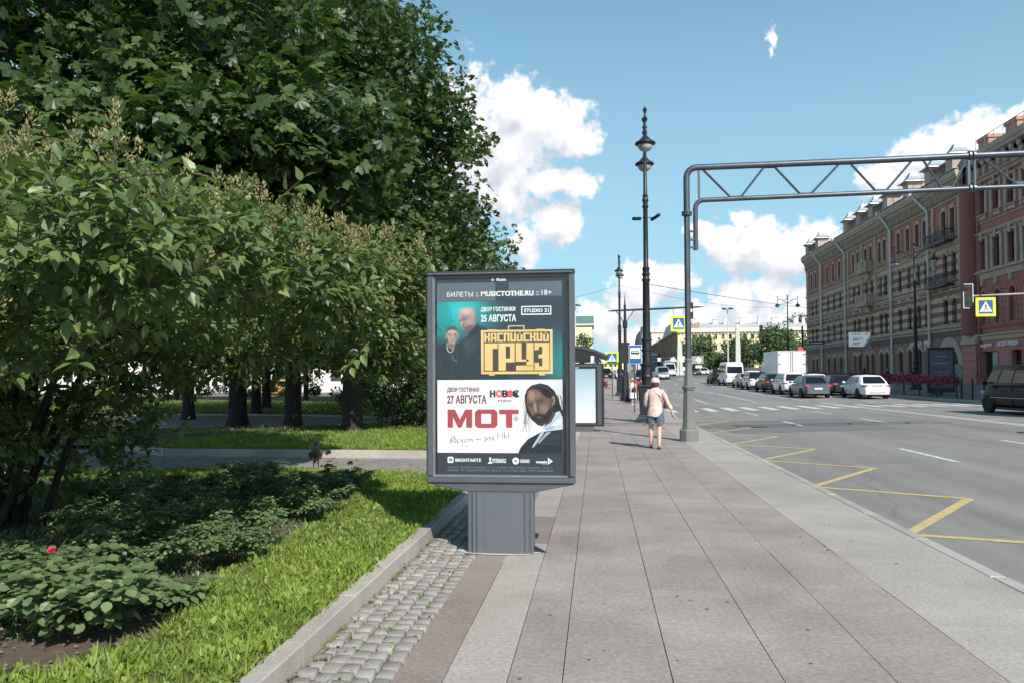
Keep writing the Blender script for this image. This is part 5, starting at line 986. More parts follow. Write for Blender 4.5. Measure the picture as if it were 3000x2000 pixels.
# signs --------------------------------------------------------------------------
def walker(b, x, z, s, y):
    P_ = lambda L: b.poly([(x+a*s, y, z+c*s) for a, c in L])
    P_([(.03,.86),(.09,.88),(.10,.95),(.05,1.0),(-.01,.96),(-.01,.89)])
    P_([(-.04,.84),(.08,.82),(.08,.45),(-.06,.45)]); P_([(.08,.82),(.27,.58),(.22,.55),(.06,.72)]); P_([(-.04,.82),(-.22,.60),(-.2,.48),(-.14,.5),(-.15,.6),(-.02,.72)])
    P_([(.08,.47),(.16,.22),(.32,.02),(.22,.0),(.07,.2),(-.02,.45)]); P_([(-.06,.47),(.04,.45),(-.02,.25),(-.2,.0),(-.3,.03),(-.12,.27)])
def ped_sign(parent, x, y, z, s, lime=True, name='crossing_panel'):
    if lime: b = box_obj('sign_border', m_signy, parent, x-s*.5, x+s*.5, y, y+.02, z-s*.5, z+s*.5)
    k = .355*s if lime else .5*s
    MB().box(x-k, x+k, y-.004, y-.0005, z-k, z+k).build(name, m_signb, parent)
    MB().poly([(x-k*.9, y-.007, z-k*.72),(x+k*.9, y-.007, z-k*.72),(x, y-.007, z+k*.86)]).build('triangle', m_signw, parent)
    b = MB(); walker(b, x, z-k*.60, k*1.12, y-.010); b.build('walking_figure', m_signk, parent)
    b = MB()
    for i in range(5): a = x+(-.6+.27*i)*k; b.poly([(a, y-.010, z-k*.66),(a+.13*k, y-.010, z-k*.66),(a+.10*k, y-.010, z-k*.57),(a+.03*k, y-.010, z-k*.57)])
    b.build('stripes', m_signk, parent)
def signal(parent, x, y, z, s=1.0, lit=None, back=False, border=False):
    box_obj('signal_box', m_signk, parent, x-.17*s, x+.17*s, y, y+.2*s, z-.5*s, z+.5*s, bevel=.02*s)
    if border:
        b = MB(); 
        for q in ((-.215,-.19,-.56,.20),(.19,.215,-.3,.56),(-.19,.19,.535,.56),(-.19,.05,-.56,-.535)): b.box(x+q[0]*s,x+q[1]*s,y-.01,y+.02,z+q[2]*s,z+q[3]*s)
        b.build('signal_border', m_signw, parent)
    for i, c in enumerate(((.55,.03,.02),(.5,.3,.02),(.02,.35,.1))):
        on = lit == i; mm = mat('signal_%s_%s'%(('red','amber','green')[i],'lit' if on else 'off'), tuple(v*(1 if on else .12) for v in c), .3, emit=((1,.12,.08,3) if i == 0 else (1,.5,.1,3)) if on else None)
        if not back: MB().lathe([(.11*s, y-.012),(.11*s, y-.003)], x, z+(.31-.31*i)*s, 14, axis='y').build('signal_lens', mm, parent); MB().tube([(x-.12*s,y-.02,z+(.31-.31*i)*s+.02*s),(x-.08*s,y-.09,z+(.40-.31*i)*s),(x+.08*s,y-.09,z+(.40-.31*i)*s),(x+.12*s,y-.02,z+(.31-.31*i)*s+.02*s)], .008, 4).build('visor', m_signk, parent)
# mast with cross arm, signals and a crossing sign
ms = thing('signal_mast', 'dark mast with long cross arm carrying a signal over the road', 'traffic mast', (1.95,53.07,zwalk(0,53)))
MB().lathe([(.38,-.05),(.38,.28),(.3,.34),(.26,.9),(.17,2.0),(.15,2.1)], n=8, sq=True).build('base', m_iron, ms)
MB().tube([(0,0,2.1),(0,0,6.55)], [.13,.085], 10).build('pole', m_iron, ms); MB().tube([(0,0,6.5),(0,0,7.3)], [.06,.01], 8).build('spike', m_iron, ms)
MB().tube([(-1.15,0,6.13),(-.8,0,6.17),(1,0,6.22),(4.9,0,6.34),(5.4,0,6.34)], [.015,.06,.075,.06,.015], 8).build('cross_arm', m_iron, ms)
for s in (1,-1): MB().tube([(s*.1,0,5.4),(s*.6,0,6.15)], .03, 6).build('strut', m_iron, ms)
MB().box(-.3,.3,-.12,.1,2.6,4.0).build('signal_back', m_signk, ms)
MB().lathe([(.13,4.95),(.16,5.0),(.16,5.4),(.12,5.45)], n=10).build('collar', m_iron, ms)
ov = thing('overhead_signal', 'three-lamp signal with a glowing amber-red disc at the end of the cross arm', 'traffic light', (6.35,53.0,5.95)); signal(ov, 0, 0, .2, 1.1, lit=1)
cs1 = thing('crossing_sign', 'lime-bordered crossing sign hanging from the cross arm beside the gantry pole', 'road sign', (5.55,53.0,5.2+.07)); ped_sign(cs1, 0, 0, 0, 1.05); MB().tube([(-.35,.05,.5),(-.35,.05,.98)], .02, 5).build('hanger', m_iron, cs1); MB().tube([(.35,.05,.5),(.35,.05,.98)], .02, 5).build('hanger', m_iron, cs1)
cs2 = thing('crossing_sign', 'lime-bordered crossing sign low on its post between shelter roof and lamp', 'road sign', (1.13,57,zwalk(0,57))); ped_sign(cs2, 0, 0, 3.0, .95); MB().tube([(0,.06,0),(0,.06,3.5)], .035, 8).build('post', m_galv, cs2)
bs = thing('bus_stop_sign', 'blue and white bus stop sign on a thin post by the nearest lamp', 'road sign', (1.83,37,0))
MB().tube([(-.05,.05,0),(-.05,.05,3.2)], .03, 8).build('post', m_galv, bs)
MB().box(-.305,.305,0,.02,2.3,3.2).build('sign_plate', m_signw, bs, bevel=.005); MB().box(-.285,.285,-.004,-.001,2.32,3.18).build('blue_field', m_signb, bs); MB().box(-.24,.24,-.008,-.005,2.56,3.06).build('white_field', m_signw, bs)
b = MB(); b.poly([(-.19,-.011,2.76),(.19,-.011,2.76),(.20,-.011,2.84),(.17,-.011,2.93),(-.17,-.011,2.93),(-.20,-.011,2.84)]); b.build('bus_symbol', m_signk, bs)
for a in (-.11,.12): MB().lathe([(.042,-.016),(.042,-.012)], a, 2.755, 14, axis='y').build('bus_wheel', m_signk, bs); MB().lathe([(.024,-.02),(.024,-.017)], a, 2.755, 12, axis='y').build('bus_hub', m_signw, bs)
for a in (-.15,-.07,.01,.09): MB().box(a,a+.06,-.015,-.012,2.84,2.90).build('bus_window', m_signw, bs)
# crossing sign and signal over the far lanes on an arm from a mast outside the picture
fa = thing('signal_arm_mast', 'mast right of the picture whose reddish arm reaches over the far lanes', 'traffic mast', (25.2,38,zfar(25.9,38)))
MB().tube([(0,0,-.1),(0,0,6)], [.14,.09], 10).build('pole', m_iron, fa)
MB().tube([(0,0,5.15),(-7.85,0,4.9)], [.07,.045], 8).build('arm', mat('arm_rust', (.24,.14,.11), .6, .2, col2=(.35,.33,.32), scale=1.2, var=.1), fa)
fs = thing('overhead_signal', 'dark signal with a broken white border at the tip of the reddish arm', 'traffic light', (17.27,37.9,5.35)); signal(fs, 0, 0, 0, 1.02, border=True)
f2 = thing('crossing_sign', 'bright lime-bordered crossing sign in front of the red building', 'road sign', (18.03,37.9,4.83)); ped_sign(f2, 0, 0, 0, .88); MB().tube([(-.2,.04,.4),(-.2,.04,.62)], .02, 5).build('hanger', m_iron, f2)

# bus shelter with light box panel -----------------------------------------------------
sh = thing('bus_shelter', 'dark bus shelter with curved roof behind the poster case', 'bus shelter', (-.6,23.8,0))
m_shd = mat('shelter_dark', (.03,.032,.036), .4, .3, var=.15)
prof = [(-1.3,2.42),(-.9,2.58),(-.4,2.66),(.1,2.63),(.55,2.52),(.95,2.34)]
b = MB(); n = len(prof)
b.extrude(prof+[(x,z-.085) for x,z in prof[::-1]], lambda x,z: (x,0,z), lambda x,z: (x,4.2,z)); b.build('roof', mat('shelter_roof', (.08,.085,.09), .35, .4), sh, smooth=True)
b = MB(); b.poly([(-1.2,.03,2.12)]+[(.78,.03,2.12)]+[(x,.03,z-.09) for x,z in prof[::-1]][1:]); b.build('roof_gable', m_shd, sh)
MB().box(-1.12,.82,.0,.22,.16,2.1).build('light_box', m_shd, sh, bevel=.015)
MB().box(-1.06,.74,-.012,0,.22,2.06).build('box_frame', mat('shelter_frame', (.10,.105,.115), .4, .4), sh); MB().box(-1.02,.62,-.016,-.0125,.25,2.0).build('box_rebate', m_dark, sh)
MB().box(-.95,.555,-.020,-.0165,.27,1.93).build('blank_panel', grad('panel_sky_gradient', (.62,.64,.66), (.26,.40,.47), 2, .3, 1.95, (.46,.55,.60)), sh)  # sky reflection painted into the panel colour, pale below and bluer above
text_fit('Russ', 'operator_lettering', m_ink_w, sh, -.22+.1, -.05+.1, 1.955, 1.985, -.0175, bold=.04); MB().lathe([(.018,-.0172),(.018,-.0168)], -.17, 1.97, 12, axis='y').build('operator_mark', m_ink_w, sh)
MB().box(-1.0,.5,.02,.2,0,.16).build('box_foot', m_frame, sh)
for y in (.1,4.0):
    for x in (-1.0,) : MB().tube([(x,y,0),(x,y,2.35)], .045, 8).build('post', m_shd, sh)
MB().tube([(.62,4.0,0),(.62,4.0,2.3)], .045, 8).build('post', m_shd, sh)
MB().quad((-1.0,.3,.25),(-1.0,3.9,.25),(-1.0,3.9,2.2),(-1.0,.3,2.2)).build('rear_glass', glassmat('shelter_glass', (.75,.82,.84)), sh)
MB().box(-.95,-.55,1.2,3.4,.43,.47).build('bench_seat', mat('bench_wood', (.2,.12,.06), .7, var=.3, scale=6), sh)
for y in (1.4,3.2): MB().box(-.9,-.6,y,y+.05,0,.43).build('bench_leg', m_shd, sh)
MB().box(.42,.52,-.05,.02,2.12,2.32).build('stop_plate', m_signw, sh)

# flower railings ------------------------------------------------------------------
m_fl_red = leafmat('petunia', [(0,(.05,.07,.03)),(.3,(.20,.03,.05)),(.65,(.38,.05,.09)),(1,(.52,.13,.19))], rough=.6, trans=.25, tcol=(1.2,1,1))
m_fl_pink = leafmat('petunia_sunlit', [(0,(.07,.10,.04)),(.3,(.40,.07,.09)),(.7,(.62,.15,.17)),(1,(.75,.36,.33))], rough=.6, trans=.25, tcol=(1.2,1,1))
def flower_rail(label, x, y0, y1, zf, m, n, h=1.05, axis='y', group=None, step=2.6):
    t = thing('flower_railing', label, 'flower railing', (x, y0, zf(y0)), 0, group); L_ = y1-y0; k = max(1, round(L_/step))
    for i in range(k+1):
        yy = i*L_/k; MB().box(-.035,.035,yy-.035,yy+.035,zf(y0+yy)-zf(y0)-.1,zf(y0+yy)-zf(y0)+h).build('post', m_iron, t)
    for z in (.25, h-.12):
        b = MB(); b.tube([(0,i*L_/k,zf(y0+i*L_/k)-zf(y0)+z) for i in range(k+1)], .02, 5); b.build('rail', m_iron, t)
    for i in range(k):
        ya, yb = i*L_/k+.06, (i+1)*L_/k-.06; zz_ = zf(y0+ya)-zf(y0); MB().box(-.14,.14,ya,yb,zz_+h-.06,zz_+h+.14).build('flower_box', mat('planter_dark', (.03,.03,.032), .6), t)
    P = np.stack([rng.normal(0,.22,n), rng.uniform(0,L_,n), np.zeros(n)],1); lump = .75+.25*np.sin(P[:,1]*4.1)*np.sin(P[:,1]*1.7+1); P[:,2] = h+.14+(rng.random(n)**.7*.50-.30)*lump*1.15-np.abs(P[:,0])*.5+np.array([zf(y0+q)-zf(y0) for q in P[:,1]])
    scatter('flowers', *LF_QUAD, P, rdir(n), unit(rng.normal(0,.6,(n,3))+np.array([-.2,-.4,.8])), rng.uniform(.07,.14,n), m, t, kind='stuff'); return t
for i, (a, c, lb) in enumerate(((47.4,68,'long rail of dark red flower boxes right of the white saloon car'),(68.6,90,'rail of dark red flower boxes behind the grey and white cars'),(90.6,115,'furthest rail of dark red flower boxes, behind the box lorry'))):
    flower_rail(lb, 20.85, a, c, lambda y: zfar(20.9,y), m_fl_red, 9000 if i == 0 else 6000, group='flower railings along the far kerb')
bo = thing('bollard_rail', 'short dark railing without flowers at the end of the flower boxes', 'railing', (20.85,44.2,zfar(20.9,44.2)))
for y in (0,1.3,2.6): MB().box(-.05,.05,y-.05,y+.05,-.1,1.15).build('post', m_iron, bo)
for z in (.3,.95): MB().box(-.02,.02,.05,2.55,z,z+.04).build('rail', m_iron, bo)
flower_rail('sunlit rail of pink-red flower boxes by the second lamp', 2.75, 55.5, 61, lambda y: zwalk(0,y), m_fl_pink, 1500, group='flower railings on the near pavement')
flower_rail('short pink-red flower rail left of the mast, behind the shelter', .45, 56, 59, lambda y: zwalk(0,y), m_fl_pink, 700, group='flower railings on the near pavement')
flower_rail('pink-red flower rail behind the girl in white', 2.75, 48.6, 53, lambda y: zwalk(0,y), m_fl_pink, 1300, group='flower railings on the near pavement')

# direction board, poster kiosk, cabinets on the far pavement -------------------------
db = thing('direction_board', 'pale blue-grey direction board on a tall thin post before the striped facade', 'road sign', (21.3,65.3,zfar(21.3,65.3)-.1))
MB().tube([(.15,.05,0),(.15,.05,5.2)], .05, 8).build('post', m_iron, db); MB().box(-.82,.86,0,.04,3.6,4.75).build('board', mat('board_pale', (.17,.21,.24), .6), db)
for (x, z, w_) in ((-.5,4.6,.62),(-.5,4.25,.75),(-.5,4.13,.42),(-.5,3.9,.6),(-.5,3.78,.45),(.45,4.6,.2),(.5,4.1,.14)): MB().box(x,x+w_,-.006,-.002,z-.03,z+.03).build('line_of_text', m_signk, db)
kx = thing('poster_kiosk', 'dark poster panel with white lines of text behind the flower rail', 'advertising board', (22.1,52.3,zfar(22.1,52.3)), R(-6))
MB().box(-.8,.8,0,.25,.2,3.1).build('case', m_signk, kx, bevel=.02); MB().box(-.68,.68,-.01,-.002,.5,2.9).build('poster', mat('kiosk_print', (.05,.055,.07), .4, scale=1.6, col2=(.12,.13,.17)), kx)
for (x, z, w_, h_) in ((-.35,2.5,.8,.05),(-.5,2.05,.95,.07),(-.48,1.5,.9,.05),(-.55,1.05,1.0,.3)): MB().box(x,x+w_,-.016,-.012,z,z+h_).build('poster_line', mat('kiosk_pale', (.25,.25,.29), .5), kx)
MB().box(-.1,.1,.05,.2,0,.2).build('foot', m_signk, kx)
cb_ = thing('utility_cabinet', 'small grey utility cabinet beside the arched gateway', 'cabinet', (25.0,56.7,zfar(25,56.7))); MB().box(-.28,.28,-.2,.2,0,.1).build('plinth', m_base, cb_); MB().box(-.25,.25,-.18,.18,.1,1.95).build('case', mat('cabinet_grey', (.30,.31,.32), .6), cb_, bevel=.02); MB().box(-.2,.2,-.19,-.181,.2,1.85).build('door', mat('cabinet_grey', None), cb_)
wb = thing('litter_bin', 'dark litter bin under the flower boxes on the far pavement', 'bin', (22.6,54.6,zfar(22.6,54.6))); MB().lathe([(.22,0),(.27,.85),(.29,.9),(.24,.92)], n=12).build('drum', m_iron, wb); MB().lathe([(.29,1.05),(.2,1.15),(0,1.18)], n=12).build('hood', m_iron, wb); MB().box(-.02,.02,-.24,.24,.9,1.07).build('hood_bracket', m_iron, wb)

def skin(name, m, V, E, Rr, parent, sub=2, root=0):
    me = bpy.data.meshes.new(name); me.from_pydata(V, E, []); o = bpy.data.objects.new(name, me); COL.objects.link(o)
    md = o.modifiers.new('s', 'SKIN'); sv = me.skin_vertices[0].data
    for i, r_ in enumerate(Rr): sv[i].radius = r_ if isinstance(r_, (tuple, list)) else (r_, r_)
    sv[root].use_root = True; md.use_smooth_shade = True
    s2 = o.modifiers.new('u', 'SUBSURF'); s2.levels = sub; s2.render_levels = sub
    dg = bpy.context.evaluated_depsgraph_get(); dg.update(); me2 = bpy.data.meshes.new_from_object(o.evaluated_get(dg)); me2.name = name
    bpy.data.objects.remove(o); me2.materials.clear(); me2.materials.append(m); me2.polygons.foreach_set('use_smooth', [True]*len(me2.polygons))
    ob = bpy.data.objects.new(name, me2); COL.objects.link(ob); ob.parent = parent; return ob
# people -----------------------------------------------------------------------------
m_skinp = mat('skin', (.55,.33,.24), .5, var=.08, scale=8); m_denim = mat('denim', (.06,.09,.14), .8, scale=30, col2=(.10,.14,.20)); m_hairb = mat('brown_hair', (.10,.045,.025), .6, var=.3, scale=40, stretch=(1,1,.2))
m_blouse = mat('floral_blouse', (.72,.64,.57), .8, scale=26, col2=(.47,.28,.25), detail=3, bump=.3); m_cap = mat('floral_cap', (.55,.36,.37), .8, scale=30, col2=(.68,.55,.54), detail=3); m_shoe = mat('sandal', (.04,.03,.028), .7); m_bag = mat('leather_bag', (.17,.05,.03), .5)
m_turnup = mat('denim_turnup', (.22,.27,.33), .8); m_dress = mat('white_cotton', (.72,.71,.68), .8, var=.06, scale=10, bump=.3); m_straw = mat('straw_hat', (.62,.38,.22), .7, var=.2, scale=40); m_black = mat('black_cloth', (.015,.015,.018), .8)
def figure(name, label, x, y, z, rz, sk, hgt=1.62, leg_l=(-.1,-.09,0.), leg_r=(.09,.02,0.), arms=(), kneel=None, kner=None, child=False, group=None):
    t = thing(name, label, 'person', (x,y,z), rz, group); k = hgt/1.62; t.scale = (k,k,k)
    V = [(0,0,.92),(0,.01,1.12),(0,.01,1.30),(0,0,1.40),(0,.01,1.46),(0,.015,1.54)]; E = [(0,1),(1,2),(2,3),(3,4),(4,5)]; Rr = [(.15,.11),(.125,.095),(.155,.10),(.06,.055),(.05,.052),(.082,.095)]
    def chain(start, pts, rs):
        p = start
        for q, r_ in zip(pts, rs): V.append(q); E.append((p, len(V)-1)); Rr.append(r_); p = len(V)-1
        return p
    for s, ft, kn in ((-1,leg_l,kneel),(1,leg_r,kner)):
        kn = kn or ((s*.085+ft[0])/2, ft[1]*.5+.03, .48+ft[2]*.5); a = (ft[0], ft[1]-.02, ft[2]+.09)
        chain(0, [(s*.085,0,.86),(s*.09,.01,.70),kn,((kn[0]+a[0])/2,(kn[1]+a[1])/2-.02,(kn[2]+a[2])/2+.07),a,(ft[0],ft[1]+.05,ft[2]+.035),(ft[0]+s*.01,ft[1]+.14,ft[2]+.02)], [(.088,.095),(.078,.085),(.056,.058),(.055,.058),(.034,.036),(.036,.03),(.038,.02)])
    for s, el, wr in arms:
        w_ = chain(2, [(s*.16,0,1.33),(s*.20,0,1.22),el,wr], [.05,.045,.036,.026]); d = (Vector(wr)-Vector(el)).normalized(); h = Vector(wr)+d*.07
        V.append(tuple(h)); E.append((w_, len(V)-1)); Rr.append((.036,.018)); hi_ = len(V)-1
        for f in range(4):
            b0 = h+d*.02+Vector(((f-1.5)*.016,(f-1.5)*.006,0)); V.append(tuple(b0+d*.03)); E.append((hi_, len(V)-1)); Rr.append(.009); V.append(tuple(b0+d*(.055+.008*(f in (1,2)))+Vector((0,.012,-.004)))); E.append((len(V)-2, len(V)-1)); Rr.append(.007)
        V.append(tuple(Vector(wr)+d*.03+Vector((-s*.03,.02,0)))); E.append((w_, len(V)-1)); Rr.append(.011); V.append(tuple(Vector(wr)+d*.075+Vector((-s*.045,.03,0)))); E.append((len(V)-2, len(V)-1)); Rr.append(.008)
    skin('body', sk, V, E, Rr, t, sub=2)
    hd = bmesh.new(); bmesh.ops.create_uvsphere(hd, u_segments=16, v_segments=12, radius=1); me = bpy.data.meshes.new('head')
    for v in hd.verts:
        v.co = Vector((v.co.x*.076*(1-.18*max(0,-v.co.z)), v.co.y*.095, v.co.z*.115))
        if v.co.y > .07 and abs(v.co.x) < .02 and -.03 < v.co.z < .02: v.co.y += .02
    hd.to_mesh(me); hd.free(); me.materials.append(sk); me.polygons.foreach_set('use_smooth',[True]*len(me.polygons)); h = link_mesh('head', me, t, (0,.015,1.53))
    for s in (-1,1):
        MB().lathe([(.018,0),(.024,.006),(.012,.012)], n=8).build('ear', sk, h, loc=(s*.078,-.005,-.01)); MB().lathe([(.010,.0),(.010,.004)], s*.03, .01, 8, axis='y').build('eye', m_signk, h, loc=(0,.083,.0))
    MB().box(-.022,.022,.078,.086,-.048,-.04).build('mouth', mat('lips', (.4,.12,.1), .5), h)
    return t
def rings(name, m, parent, rs, n=20, wob=0, seed=0, thick=False):
    """garment from elliptical rings: (cx, cy, z, rx, ry)"""
    r_ = random.Random(seed); ph = [r_.uniform(0,6.28) for _ in range(5)]; b = MB(); vs = []; fs = []
    for i, (cx, cy, z, rx, ry) in enumerate(rs):
        t = i/(len(rs)-1)
        for j in range(n):
            a = 2*math.pi*j/n; w_ = 1+wob*(t**1.0)*(math.sin(5*a+ph[0]+t*2)+.6*math.sin(8*a+ph[1]-t*3)); vs.append((cx+rx*w_*math.cos(a), cy+ry*w_*math.sin(a), z+wob*.25*math.sin(3*a+ph[2])*t))
    for i in range(len(rs)-1):
        for j in range(n): fs.append((i*n+j, i*n+(j+1)%n, (i+1)*n+(j+1)%n, (i+1)*n+j))
    b.add(vs, fs); return b.build(name, m, parent, smooth=True, auto=R(80))
# woman walking away, seen from behind; local +y is her heading
wm = figure('person', 'woman in a floral blouse, denim shorts and pink cap walking off', 1.35, 18.15, .0, R(-2), m_skinp, 1.62, leg_l=(-.105,.12,.0), leg_r=(.07,-.17,.0), kneel=(-.1,.16,.47), kner=(.085,.03,.47), arms=[(1,(.30,-.03,1.03),(.40,.03,.80)), (-1,(-.24,.06,1.05),(-.16,.22,.98))])
rings('blouse', m_blouse, wm, [(0,.0,1.415,.06,.058),(0,.0,1.385,.11,.08),(0,0,1.34,.155,.10),(0,0,1.25,.16,.11),(0,0,1.12,.143,.105),(0,-.01,1.0,.155,.12),(.0,-.015,.90,.172,.135),(-.015,-.02,.80,.178,.14),(-.025,-.02,.75,.162,.13)], 28, .035, 3)
for s, e, c in ((1,(.285,-.02,1.06),(.355,.01,.93)),(-1,(-.235,.045,1.07),(-.21,.12,1.0))): MB().tube([(s*.13,0,1.36),(s*.20,0,1.26),e,c], [.05,.052,.046,.052], 12, cap=False).build('sleeve', m_blouse, wm, smooth=True)
rings('shorts', m_denim, wm, [(0,0,1.0,.165,.12),(0,0,.9,.185,.135),(0,0,.80,.19,.14),(0,0,.765,.185,.135)], 24)
for sx_, y_ in ((-1,.045),(1,.0)): rings('shorts_leg', m_denim, wm, [(sx_*.075,0,.85,.105,.12),(sx_*.092,y_*.3,.78,.108,.125),(sx_*.098,y_*.7,.68,.11,.122),(sx_*.1,y_,.60,.112,.12)], 18)
for s, y_ in ((-1,.045),(1,.0)): MB().lathe([(.108,.0),(.114,.005),(.114,.04),(.108,.045)], s*.098, y_, 14).build('turn_up', m_turnup, wm, loc=(0,0,.585), smooth=True)
MB().lathe([(.102,1.50),(.108,1.55),(.104,1.60),(.075,1.645),(.0,1.66)], 0, .01, 18).build('cap', m_cap, wm, smooth=True); MB().extrude([(-.08,.08),(.08,.08),(.06,.17),(-.06,.17)], lambda x,y: (x,y,1.535), lambda x,y: (x,y,1.545)).build('cap_peak', m_cap, wm)
b = MB(); b.lathe([(.03,1.42),(.075,1.45),(.096,1.50),(.098,1.54)], 0, -.005, 16); b.build('hair', m_hairb, wm, smooth=True)
rings('bag', m_bag, wm, [(.235,.09,.93,.02,.1),(.235,.09,.95,.05,.13),(.235,.09,1.03,.05,.13),(.235,.09,1.10,.02,.11)], 14); MB().tube([(-.12,.02,1.38),(0,-.1,1.3),(.17,-.12,1.16),(.235,-.03,1.08)], .010, 5).build('bag_strap', m_bag, wm)
for (a, c) in ((-.105,.12),(.07,-.17)): MB().extrude([(a-.045,c-.09),(a+.045,c-.09),(a+.05,c+.08),(a+.03,c+.16),(a-.03,c+.16),(a-.05,c+.08)], lambda x,y: (x,y,-.002), lambda x,y: (x,y,.018)).build('sandal', m_shoe, wm); MB().tube([(a-.045,c+.06,.01),(a,c+.06,.06),(a+.045,c+.06,.01)], .014, 5).build('sandal_strap', m_shoe, wm)
# girl with sun hat
gl = figure('person', 'girl in white with a sun hat and black shoulder bag by the pink flowers', 2.18, 47.5, 0, R(10), m_skinp, 1.55, leg_l=(-.05,0,0), leg_r=(.07,.08,0), arms=[(1,(.22,-.02,1.08),(.24,.05,.9)),(-1,(-.22,0,1.08),(-.2,.12,.95))])
rings('dress', m_dress, gl, [(0,0,1.41,.06,.06),(0,0,1.37,.15,.09),(0,0,1.3,.18,.11),(0,0,1.1,.15,.11),(0,0,.95,.18,.14),(0,0,.7,.22,.18),(0,0,.42,.25,.2)], 20, .04, 5)
MB().lathe([(.19,1.575),(.19,1.585),(.1,1.6),(.095,1.67),(.06,1.70),(0,1.70)], 0, .01, 18).build('sun_hat', m_straw, gl, smooth=True)
rings('shoulder_bag', m_black, gl, [(.03,-.17,.80,.1,.03),(.03,-.17,.83,.14,.05),(.03,-.17,1.0,.13,.05),(.03,-.16,1.08,.07,.03)], 14); MB().tube([(-.12,-.06,1.38),(.02,-.15,1.06)], .012, 5).build('bag_strap', m_black, gl)
for a, c in ((-.05,0),(.07,.08)): MB().box(a-.04,a+.04,c-.08,c+.16,-.002,.05).build('shoe', m_signw, gl, bevel=.01)
# two people on the far pavement
for x, y, lb in ((23.0,69.4,'dark-haired person behind the far flower boxes below the direction board'),(23.5,65.5,'dark-clad person bending behind the flower boxes further right')):
    pp = figure('person', lb, x, y, zfar(x,y), R(0 if y > 68 else 160), m_skinp, 1.68, arms=[(1,(.22,-.02,1.08),(.24,.05,.9)),(-1,(-.22,0,1.08),(-.2,.12,.95))], group='people on the far pavement')
    rings('coat', m_black, pp, [(0,0,1.41,.07,.06),(0,0,1.37,.16,.1),(0,0,1.25,.2,.13),(0,0,1.0,.18,.13),(0,0,.7,.2,.15)], 16, .03, 2); MB().lathe([(.04,1.42),(.09,1.47),(.1,1.55),(.09,1.63),(.04,1.67),(0,1.67)], 0, -.01, 12).build('hair', mat('dark_hair', (.015,.012,.01), .6), pp, smooth=True)
    skin('trousers', m_black, [(0,0,.9),(-.09,0,.8),(-.06,0,.15),(.09,0,.8),(.06,.04,.15)], [(0,1),(1,2),(0,3),(3,4)], [(.16,.13),(.1,.1),(.06,.06),(.1,.1),(.06,.06)], pp, 1)
# ------------------------------------------------------------------ buildings
m_glassd = mat('window_glass', (.06,.047,.04), .08, spec=.6, rnd=.95)
_nt = m_glassd.node_tree; _oi = _nt.nodes.new('ShaderNodeObjectInfo'); _rp = _nt.nodes.new('ShaderNodeValToRGB'); _rp.color_ramp.interpolation = 'CONSTANT'; _e = _rp.color_ramp.elements; _e[0].color = (.022,.018,.016,1); _e[1].position = .55; _e[1].color = (.06,.046,.038,1); _k = _e.new(.82); _k.color = (.17,.145,.115,1); _k = _e.new(.94); _k.color = (.34,.31,.27,1)
_nt.links.new(_oi.outputs['Random'], _rp.inputs[0]); _nt.links.new(_rp.outputs[0], _nt.nodes['Principled BSDF'].inputs['Base Color'])
m_wframe = mat('window_frame_brown', (.085,.06,.045), .6, var=.2, scale=3); m_wframe_w = mat('window_frame_white', (.55,.54,.5), .6); m_curt = mat('curtain', (.32,.30,.27), .9, var=.3, scale=3)
m_cream = mat('cream_stone', (.43,.335,.25), .85, var=.18, scale=1.2, bump=.3, bscale=14); m_stone_d = mat('dark_stone', (.21,.145,.12), .85, var=.2, scale=1.5, bump=.3, bscale=12)
m_redpl = mat('red_plaster', (.35,.13,.10), .85, var=.14, scale=.7, bump=.15, bscale=20); m_redpl2 = mat('pink_plaster', (.45,.18,.155), .85, var=.1, scale=.7); m_greyst = mat('grey_limestone', (.40,.32,.255), .85, var=.22, scale=1.3, bump=.35, bscale=10)
m_pipe = mat('downpipe_paint', (.60,.53,.46), .6, var=.15, scale=1); m_roofm = mat('roof_metal', (.40,.44,.46), .45, .5, var=.12, scale=.8); m_tan = mat('tan_cornice', (.46,.36,.25), .8, var=.1)
